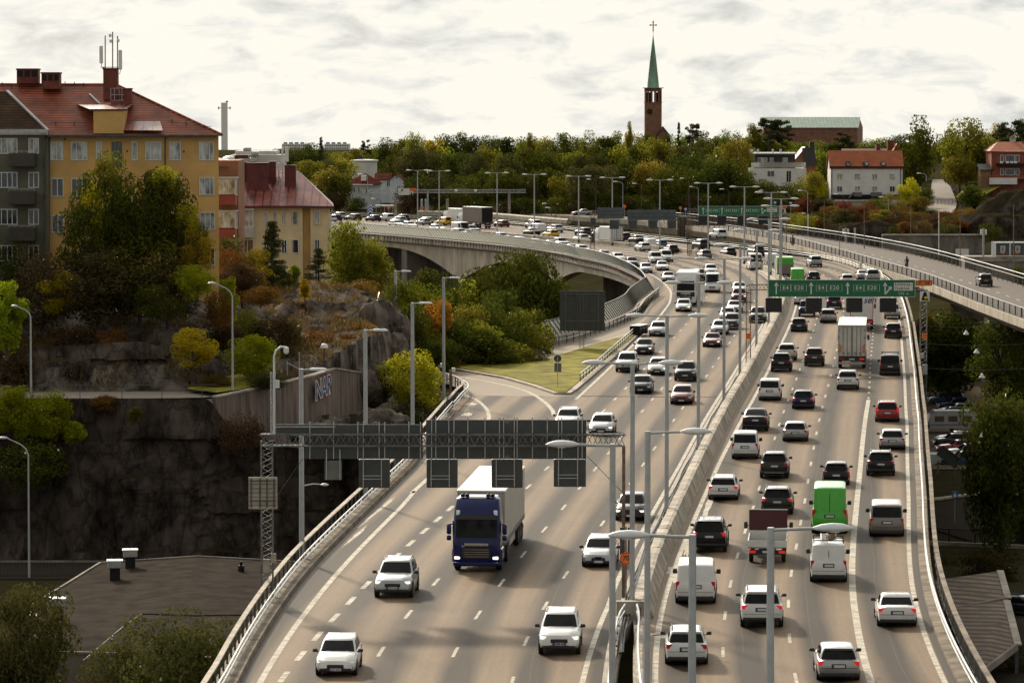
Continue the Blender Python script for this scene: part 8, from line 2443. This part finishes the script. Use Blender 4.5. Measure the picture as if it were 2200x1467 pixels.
V('hatch','white',1090,517,'white hatchback alone on the far viaduct facing us',True)
V('bigvan','white',1005,505,'white high van on the far viaduct facing us',True)
V('suv','dark',1026,503,'dark car right of the high white van on the far viaduct',True)
V('hatch','white',1000,508,'white car in front of the high white van on the far viaduct',True)
V('hatch','white',951,498,'white car roof above the noise screen in the middle of the viaduct',True)
V('hatch','white',892,492,'white car roof above the noise screen near its break',True)
V('hatch','white',863,489,'white car roof left of the break in the noise screen',True)
V('hatch','white',1130,527,'white car roof just showing over the noise screen',True)
V('hatch','silver',1162,531,'silver car roof just showing over the noise screen',True)
grp_b = 'vehicles on the side roads'
V('suv','black',2119,616,'black taxi with orange plate on the branch viaduct',group=grp_b,path=BC,lite=False)
V('smallvan','white',1553,513,'white car on the slip road behind the double guard rail',group=grp_b)
V('sedan','silver',1262,463,'silver car on the curved ramp behind the grey boards',group=grp_b,yaw=pi/2.4)
def parked(kind,color,px,py,label,front=True,z=-13.86):
 t = V(kind,color,px,py,label,front,group='cars parked below the bridge',z=z,lite=False)
 t.rotation_euler = (0,0,pi + radians(4)); g = ground(px,py,z); t.location = (g.x,g.y,z)
 return t
for i,(k,c,x,y,lab) in enumerate((('wagon','blue',2032,866,'blue estate parked at the far end of the row'),('hatch','navy',2048,879,'dark blue car second in the parked row'),('wagon','silver',2056,890,'silver estate third in the parked row'),('hatch','dark',2040,899,'dark car fourth in the parked row'),('sedan','silver',2046,908,'silver saloon parked just beyond the caravan'),('hatch','maroon',2030,915,'maroon car hidden behind the caravan'),
  ('wagon','white',2052,951,'white roofed estate parked just before the caravan'),('hatch','dark',2044,958,'dark car with bright roof parked before the estate'),('wagon','red',2056,972,'dark red estate parked near the trailer'),('suv','silver',2072,984,'silver car parked before the red estate'),('hatch','blue',2064,996,'blue car nearest in the parked row'))):
 parked(k,c,x,y,lab)
c = ground(2045,928,-13.86)
t = thing('caravan','pale grey caravan with brown windows amid the parked cars','caravan',c,pi + radians(4))
mb = MB(); rings = []
for y in (-1.1,-1.05,1.05,1.1):
 k = .08 if abs(y) > 1.06 else 0
 rings.append([(x*(1 - k*.3),y,z) for x,z in ((-2.9,.5),(-3.0,1.2),(-2.7,2.3),(-2.3,2.6),(2.2,2.6),(2.7,2.2),(3.0,1.2),(2.8,.5))])
mb.loft(rings).build('body',[PAINT['silver']],t,30)
for x in (-1.6,.1,1.7): MB().rbox((x,1.12,1.65),(1.1,.06,.65),.03).build('window',[mat('caravan_window',(.10,.07,.05),.15)],t)
MB().box((0,1.13,.95),(5.6,.04,.10)).build('stripe',[PAINT['blue']],t); add_wheels(t,[-.2],1.05,.32,False)
t = V('wagon','black',2190,1322,'black car with lit headlight beside the carport roofs',True,group='cars parked below the bridge',z=-13.86,lite=False,lit=True); t.rotation_euler = (0,0,radians(-20)); g = ground(2196,1318,-13.86); t.location = g
t = thing('roof_load','folded ladder with rope and bars strapped on the white van roof','ladder',(0,0,0))
t.location = lv.location; t.rotation_euler = lv.rotation_euler
mb = MB()
for x in (-1.7,-.6,.5): mb.bar((x,-.78,2.08),(x,.78,2.08),.05); mb.bar((x,-.75,1.93),(x,-.75,2.08),.05); mb.bar((x,.75,1.93),(x,.75,2.08),.05)
mb.build('roof_bars',M['black'],t)
mb = MB()
for y in (.05,.38): mb.bar((-2.3,y,2.16),(.6,y,2.16),.06)
for k in range(9): mb.bar((-2.2 + k*.33,.05,2.16),(-2.2 + k*.33,.38,2.16),.04)
mb.build('ladder',M['galv'],t)
mb = MB(); mb.tube([(-1.9 + .35*cos(a*.7),-.1 + .28*sin(a*.7),2.14 + .012*a) for a in range(26)],.04,5); mb.build('rope',M['rust'],t)
def truck_wheels(t,xs,R=.5,yo=1.23):
 add_wheels(t,xs,yo,R,False,.32)
def place_truck(t,px,py,L_,path=MED,z=.006):
 g = ground(px,py,z); tx,ty = path.dir(path.find(g.x,g.y)[0])
 t.location = (g.x + tx*L_/2,g.y + ty*L_/2,z); return atan2(ty,tx)
def cab(t,x0,color,H=3.75,W=2.5,visor=True,lit=True,bonnet=0.0):
 """flat-fronted tractor cab; front face at x0 looking +X"""
 h = W/2
 rings = []
 for z,xf,xb,w in ((.35,x0 - .12,x0 - 2.2,h*.97),(.55,x0 - .02,x0 - 2.25,h),(1.2,x0,x0 - 2.25,h),(1.75,x0 - .02,x0 - 2.25,h),(2.75,x0 - .22,x0 - 2.25,h*.97),(3.3,x0 - .42,x0 - 2.25,h*.95),(H - .12,x0 - .75,x0 - 2.25,h*.90),(H,x0 - 1.1,x0 - 2.2,h*.80)):
  rings.append(ring_pts(xf,xb,w,.20,.10,.02,z))
 b = MB().loft(rings).build('cab',[PAINT[color]],t,35)
 def fp(y,z,d=.02):
  xf = float(np.interp(z,[.35,.55,1.2,1.75,2.75,3.3,H],[x0 - .12,x0 - .02,x0,x0 - .02,x0 - .22,x0 - .42,x0 - .8])); return Vector((xf - .10*(y/h) ** 2 + d,y,z))
 def face(name,y0,y1,z0,z1,m,d=.03,parent=None):
  V_ = []; n = 6
  for j in range(3):
   for i in range(n + 1): V_.append(fp(y0 + (y1 - y0)*i/n,z0 + (z1 - z0)*j/2,d))
  return MB().add(V_,[(j*(n + 1) + i,j*(n + 1) + i + 1,(j + 1)*(n + 1) + i + 1,(j + 1)*(n + 1) + i) for j in range(2) for i in range(n)]).build(name,[m],parent or t)
 face('windscreen',-h*.86,h*.86,1.80,2.72,M['carglass'])
 if visor: face('sun_visor',-h*.84,h*.84,2.74,2.96,M['trim'],.10)
 g = face('grille',-h*.60,h*.60,.72,1.30,M['trim'],.025)
 mb = MB()
 for z in (.82,.94,1.06,1.18): mb.bar(fp(-h*.52,z,.04),fp(h*.52,z,.04),.03,.022)
 mb.build('grille_bars',[M['chrome']],g)
 MB().rbox(fp(0,1.44,.02),(.06,1.25,.16),.03).build('name_panel',[M['chrome']],t)
 for s in (1,-1):
  MB().rbox(fp(s*h*.80,.74,-.01),(.12,.30,.15),.04).build('headlight',[M['headlight_on'] if lit else M['headlight']],t)
  MB().rbox(fp(s*h*.78,3.05,-.02),(.10,.20,.30),.05).build('roof_light',[M['headlight']],t)
  mb = MB(); mb.rbox((x0 - .35,s*(h + .20),2.2),(.16,.24,.52),.06); mb.rbox((x0 - .35,s*(h + .20),1.75),(.16,.24,.26),.06); mb.bar((x0 - .35,s*h*.95,2.5),(x0 - .35,s*(h + .2),2.45),.06); mb.build('mirror',[PAINT[color]],t,40)
  MB().box((x0 - .95,s*(h + .012),2.22),(1.0,.02,.8)).build('side_window',[M['carglass']],t)
 MB().rbox((x0 - .08,0,.42),(.22,W*.96,.22),.06).build('bumper',[PAINT[color]],t)
 o = MB().box(fp(0,.45,.06),(.03,.50,.115)).build('number_plate',[M['plate']],t)
 return b,fp
t = thing('lorry','deep blue articulated lorry with pale curtain trailer facing us','lorry',(0,0,0),0,'lorries on the left carriageway')
a = place_truck(t,1023,1229,16.4); t.rotation_euler = (0,0,a + pi)
b,fp = cab(t,8.2,'truckblue',3.85)
mb = MB()
for y in (-.78,-.55,.55,.78): mb.lathe([(.02,.10),(.11,.06),(.12,-.08),(.02,-.1)],(7.25,y,3.92),10)
mb.build('horn_lamp',[M['black']],t,40)
MB().rbox((7.35,0,3.80),(.1,.9,.10),.03).build('roof_sign',[M['sign_white']],t)
letters('PKA 162G',.115,M['black'],t,fp(0,.45,.085),(pi/2,0,pi/2),'plate_number',offset=.004)
mb = MB(); mb.rbox((-1.45,0,2.52),(13.4,2.52,2.72),.05); mb.build('curtain_body',[PAINT['tarp']],t)
MB().rbox((-1.45,0,3.92),(13.5,2.58,.12),.04).build('trailer_roof',[M['sign_white']],t)
MB().box((-1.45,0,1.12),(13.4,2.5,.14)).build('chassis',[M['steel_dark']],t)
mb = MB()
for k in range(44): 
 for s in (1,-1): mb.box((5.1 - k*.30,s*1.275,1.26),(.05,.03,.20))
mb.build('curtain_buckle',[M['galv']],t)
mb = MB(); 
for s in (1,-1): mb.box((-1.0,s*1.1,.75),(3.6,.08,.45))
mb.build('side_guard',[M['galv']],t); MB().box((-8.05,0,.62),(.12,2.4,.22)).build('rear_bumper',[M['trim']],t)
MB().rbox((5.4,0,.8),(1.2,2.3,.5),.05).build('fuel_tank',[M['galv']],t)
truck_wheels(t,[6.8,3.1,-4.2,-5.5,-6.8])
for s in (1,-1): MB().rbox((7.0,s*1.16,.82),(1.5,.3,.75),.1).build('wheel_arch',[PAINT['truckblue']],t)
t = thing('lorry','white box lorry with dark windscreen facing us on the bend','lorry',(0,0,0),0,'lorries on the left carriageway')
a = place_truck(t,1473,656,11.5); t.rotation_euler = (0,0,a + pi)
cab(t,5.75,'white',3.05,lit=False); MB().rbox((-1.1,0,2.55),(9.2,2.55,2.75),.06).build('cargo_box',[PAINT['white']],t); MB().box((-1.1,0,.95),(9.2,2.3,.25)).build('chassis',[M['steel_dark']],t)
mb = MB(); mb.rbox((5.68,0,1.35),(.12,2.2,.55),.1); mb.build('front_panel',[M['trim']],t); truck_wheels(t,[4.4,-3.0,-4.3])
def box_rear(name,label,px,py,L_,W,z0,z1,body,doors=True,rear=None,roofc=None,cabc='white',cab_h=3.0,path=MED,grp='lorries on the right carriageway'):
 """lorry seen from behind: cargo box, doors, lights, cab in front"""
 t = thing(name,label,'lorry',(0,0,0),0,grp)
 a = place_truck(t,px,py,L_,path); t.rotation_euler = (0,0,a)
 h = L_/2; Lb = L_ - 2.4
 MB().rbox((-h + Lb/2,0,(z0 + z1)/2),(Lb,W,z1 - z0),.05).build('cargo_box',[PAINT[body]],t)
 if roofc: MB().rbox((-h + Lb/2,0,z1 + .03),(Lb + .04,W + .05,.08),.03).build('box_roof',[M['sign_white'] if roofc == 'white' else PAINT[roofc]],t)
 if rear: MB().box((-h - .01,0,(z0 + z1)/2),(.02,W*.96,(z1 - z0)*.95)).build('rear_panel',[PAINT[rear]],t)
 if doors:
  mb = MB()
  for y in (-W*.32,-W*.17,-.05,.05,W*.17,W*.32): mb.bar((-h - .03,y,z0 + .05),(-h - .03,y,z1 - .15),.035)
  for y in (-W*.47,W*.47):
   for k in range(4): mb.box((-h - .03,y,z0 + .4 + k*(z1 - z0 - .8)/3),(.05,.22,.07))
  for k in (-.3,-.12,.12,.3): mb.box((-h - .05,W*k,z0 + .28),(.05,.22,.06))
  mb.build('door_rods',[M['steel_dark']],t)
  mb = MB()
  for s in (1,-1): mb.bar((-h - .02,s*W*.485,z0),(-h - .02,s*W*.485,z1),.10)
  mb.bar((-h - .02,-W/2,z1 - .03),(-h - .02,W/2,z1 - .03),.12); mb.build('door_frame',[M['galv']],t)
 MB().box((-h + .3,0,z0 - .22),(.7,W*.96,.42)).build('tail_board',[M['trim']],t)
 MB().box((-h - .02,0,.52),(.14,W*.95,.16)).build('rear_bumper',[M['galv']],t)
 for s in (1,-1): MB().box((-h - .07,s*W*.36,z0 - .24),(.05,.45,.14)).build('tail_light',[M['tail_on'] if s < 0 else M['tail']],t)
 MB().box((-h - .07,0,z0 - .26),(.03,.5,.12)).build('number_plate',[M['plate']],t)
 MB().box((-h + Lb/2,0,z0 - .1),(Lb,W*.8,.2)).build('chassis',[M['steel_dark']],t)
 mb = MB(); rings = [ring_pts(h - .02 - k,h - 2.2,1.22*f,.18,.08,.02,z) for z,k,f in ((.5,0,1),(1.7,0,1),(cab_h - .4,.3,.96),(cab_h,.7,.85))]
 mb.loft(rings).build('cab',[PAINT[cabc]],t,35)
 for s in (1,-1): mb = MB(); mb.rbox((h - .5,s*1.42,2.0),(.15,.22,.5),.05); mb.bar((h - .5,s*1.15,2.2),(h - .5,s*1.42,2.15),.05); mb.build('mirror',[M['trim']],t,40)
 truck_wheels(t,[h - 1.3,-h + 1.2,-h + 2.5],.46 if W < 2.4 else .5,W/2 - .03)
 return t
t = box_rear('lorry','white box trailer with two tall rear doors under the green sign',1830,792,15.5,2.55,1.15,3.98,'pearl',roofc='white',cab_h=3.9)
for s in (1,-1): MB().box((-7.79,s*1.07,1.85),(.03,.16,.62)).build('orange_marker',[M['sign_orange']],t)
MB().rbox((6.0,0,3.7),(1.5,2.4,.6),.2).build('air_deflector',[PAINT['white']],t)
t = box_rear('lorry','white lorry with red edges and blue script ahead of the white trailer',1851,709,12,2.55,1.15,3.95,'white',doors=False,roofc='white')
letters('sen',1.0,PAINT['blue'],t,(-6.03,-.85,3.25),(pi/2,0,-pi/2),'script',shear=.35,offset=.02)
for s in (1,-1): MB().box((-6.02,s*1.22,2.6),(.03,.08,2.6)).build('red_edge',[M['sign_red']],t)
t = box_rear('lorry','pale green box lorry among the lamp posts above the green sign',1687,603,7.5,2.3,.95,3.25,'palegreen',doors=False)
MB().box((-3.77,0,2.75),(.03,2.15,.85)).build('rear_shutter',[PAINT['lime']],t); MB().box((-3.77,0,1.65),(.03,2.15,1.3)).build('rear_shutter',[PAINT['taupe_tarp']],t)
box_rear('lorry','white box lorry with black rear rods on the far bend',1325,528,7.5,2.35,.9,3.3,'white')
t = box_rear('lorry','big brown box lorry with black rear on the far bend',1047,491,10.5,2.55,1.2,4.2,'taupe_tarp',doors=False,rear='black',roofc='white')
box_rear('lorry','white lorry just left of the brown box lorry',1002,486,8.0,2.4,1.0,3.6,'white',doors=False)
t = thing('flatbed_truck','white flatbed truck with a dark red headboard in the second lane','lorry',(0,0,0),0,'lorries on the right carriageway')
a = place_truck(t,1648,1211,5.6); t.rotation_euler = (0,0,a)
rings = [ring_pts(2.75 - k,.75,.95*f,.15,.08,.02,z) for z,k,f in ((.5,0,1),(1.15,.05,1),(1.95,.75,.9),(2.1,.95,.8))]
MB().loft(rings).build('cab',[PAINT['white']],t,35)
mb = MB(); mb.box((-1.05,0,.86),(3.4,2.0,.08)); mb.box((-1.05,0,.70),(3.2,.9,.2),mi=1)
mb.build('bed',[mat('worn_bed',(.33,.30,.27),.7,var=.25,scale=2),M['steel_dark']],t)
for s in (1,-1): MB().box((-1.05,s*1.0,1.07),(3.4,.05,.36)).build('side_board',[PAINT['white']],t)
MB().box((-2.78,0,1.07),(.05,2.05,.36)).build('tail_gate',[PAINT['white']],t)
MB().box((.66,0,1.95),(.07,2.05,1.1)).build('headboard',[mat('dark_red_board',(.060,.010,.011),.6,var=.15)],t); MB().box((.66,0,1.15),(.06,2.0,.5)).build('headboard_base',[PAINT['pearl']],t); MB().bar((.66,-1.04,2.5),(.66,1.04,2.5),.07).build('headboard_rail',[M['galv']],t)
MB().box((-2.72,0,.62),(.14,1.9,.24)).build('rear_bumper',[M['trim']],t)
for s in (1,-1): 
 MB().box((-2.80,s*.78,.64),(.05,.34,.14)).build('tail_light',[M['tail_on']],t)
 mb = MB(); mb.rbox((1.7,s*1.22,1.55),(.1,.2,.36),.04); mb.bar((1.7,s*.85,1.5),(1.7,s*1.15,1.55),.04); mb.build('mirror',[M['trim']],t)
o = MB().box((-2.81,0,.64),(.03,.50,.115)).build('number_plate',[M['plate']],t)
add_wheels(t,[1.85,-1.75],.95,.34,False)
def on_car(label_part):
 return [o for o in COL.objects if o.get('label','').startswith(label_part)][0]
t = on_car('yellow taxi hatchback'); MB().rbox((-.3,0,1.54),(.3,.7,.16),.04).build('taxi_sign',[M['sign_orange']],t)
t = on_car('black taxi with orange'); MB().rbox((-.2,0,1.72),(.25,.5,.13),.04).build('taxi_sign',[M['sign_white']],t); MB().box((-2.27,0,.82),(.03,.5,.13)).build('orange_plate',[M['sign_orange']],t)
t = on_car('black van with roof bars')
mb = MB()
for x in (.4,-1.6): mb.bar((x,-.85,2.06),(x,.85,2.06),.06); mb.bar((x,-.75,1.9),(x,-.75,2.06),.06); mb.bar((x,.75,1.9),(x,.75,2.06),.06)
mb.build('roof_bars',[M['black']],t)
t = on_car('white van with pictures'); MB().rbox((-2.96,-.3,1.85),(.03,.8,.5),.01).build('door_picture',[PAINT['blue']],t); MB().rbox((-2.97,-.35,1.75),(.03,.5,.22),.01).build('door_picture',[PAINT['yellow']],t)
t = on_car('dark sport utility car with chrome'); MB().bar((-2.27,-.65,.40),(-2.27,.65,.40),.05).build('chrome_strip',[M['chrome']],t)
t = on_car('silver hatchback with triangular'); MB().add([(2.10,-.20,.62),(2.10,.20,.62),(2.12,0,.26),(2.14,-.0,.60)],[(0,3,2),(3,1,2),(0,1,3)]).build('shield_grille',[M['black']],t)
def rider(label_b,label_p,px,py,path,jacket):
 g = ground(px,py,.01); tx,ty = path.dir(path.find(g.x,g.y)[0]); a = atan2(ty,tx)
 m = thing('motorcycle',label_b,'motorcycle',g,a,'motorcycles on the branch viaduct')
 for x in (-.68,.72): MB().lathe([(.22,-.06),(.30,-.06),(.32,0),(.30,.06),(.22,.06)],(x,0,.32),16,'Y').build('wheel',[M['tyre']],m)
 mb = MB(); mb.rbox((-.02,0,.55),(.8,.28,.35),.1); mb.rbox((.15,0,.82),(.5,.28,.22),.1); mb.rbox((-.45,0,.80),(.6,.26,.14),.06); mb.bar((.72,0,.35),(.48,0,1.0),.08); mb.bar((-.68,0,.34),(-.1,0,.5),.1); mb.build('frame',[M['trim']],m)
 MB().bar((.45,-.36,1.02),(.45,.36,1.02),.04).build('handlebar',[M['steel_dark']],m)
 J = [(-.30,0,.92),(-.24,0,1.15),(-.12,0,1.42),(-.08,0,1.52),(-.04,0,1.66),(-.03,0,1.76)]
 vs = [Vector(p) for p in J]; es = [(i,i + 1) for i in range(5)]; rr = [.16,.17,.19,.08,.13,.10]
 for s in (1,-1):
  b = len(vs)
  vs += [Vector((-.12,s*.20,1.42)),Vector((.10,s*.30,1.18)),Vector((.40,s*.28,1.06)),Vector((.46,s*.27,1.04))]; rr += [.075,.06,.05,.045]; es += [(2,b),(b,b + 1),(b + 1,b + 2),(b + 2,b + 3)]
  b = len(vs)
  vs += [Vector((-.25,s*.12,.90)),Vector((.16,s*.20,.78)),Vector((-.02,s*.20,.36)),Vector((.12,s*.20,.30))]; rr += [.11,.085,.06,.05]; es += [(0,b),(b,b + 1),(b + 1,b + 2),(b + 2,b + 3)]
 me = bpy.data.meshes.new('person'); me.from_pydata(vs,es,[]); me.materials.append(jacket)
 o = link_mesh('person',me,None,g,(0,0,a))
 md = o.modifiers.new('skin','SKIN')
 for i,v in enumerate(me.skin_vertices[0].data): v.radius = (rr[i],rr[i]); v.use_root = (i == 0)
 o.modifiers.new('sub','SUBSURF').levels = 1
 o.modifiers['sub'].render_levels = 1
 tag(o,label_p,'person','motorcyclists on the branch viaduct')
 MB().lathe([(.03,.16),(.11,.12),(.14,.02),(.13,-.08),(.08,-.13)],(-.03,0,1.70),12).build('helmet',[M['black']],o,60)
rider('black motorcycle on the branch viaduct left of the taxi','rider in black leaning forward on the nearer motorcycle',1948,577,BC,M['trim'])
rider('dark motorcycle farther along the branch viaduct','rider in dark clothes on the farther motorcycle',1703,528,BC,M['steel_dark'])
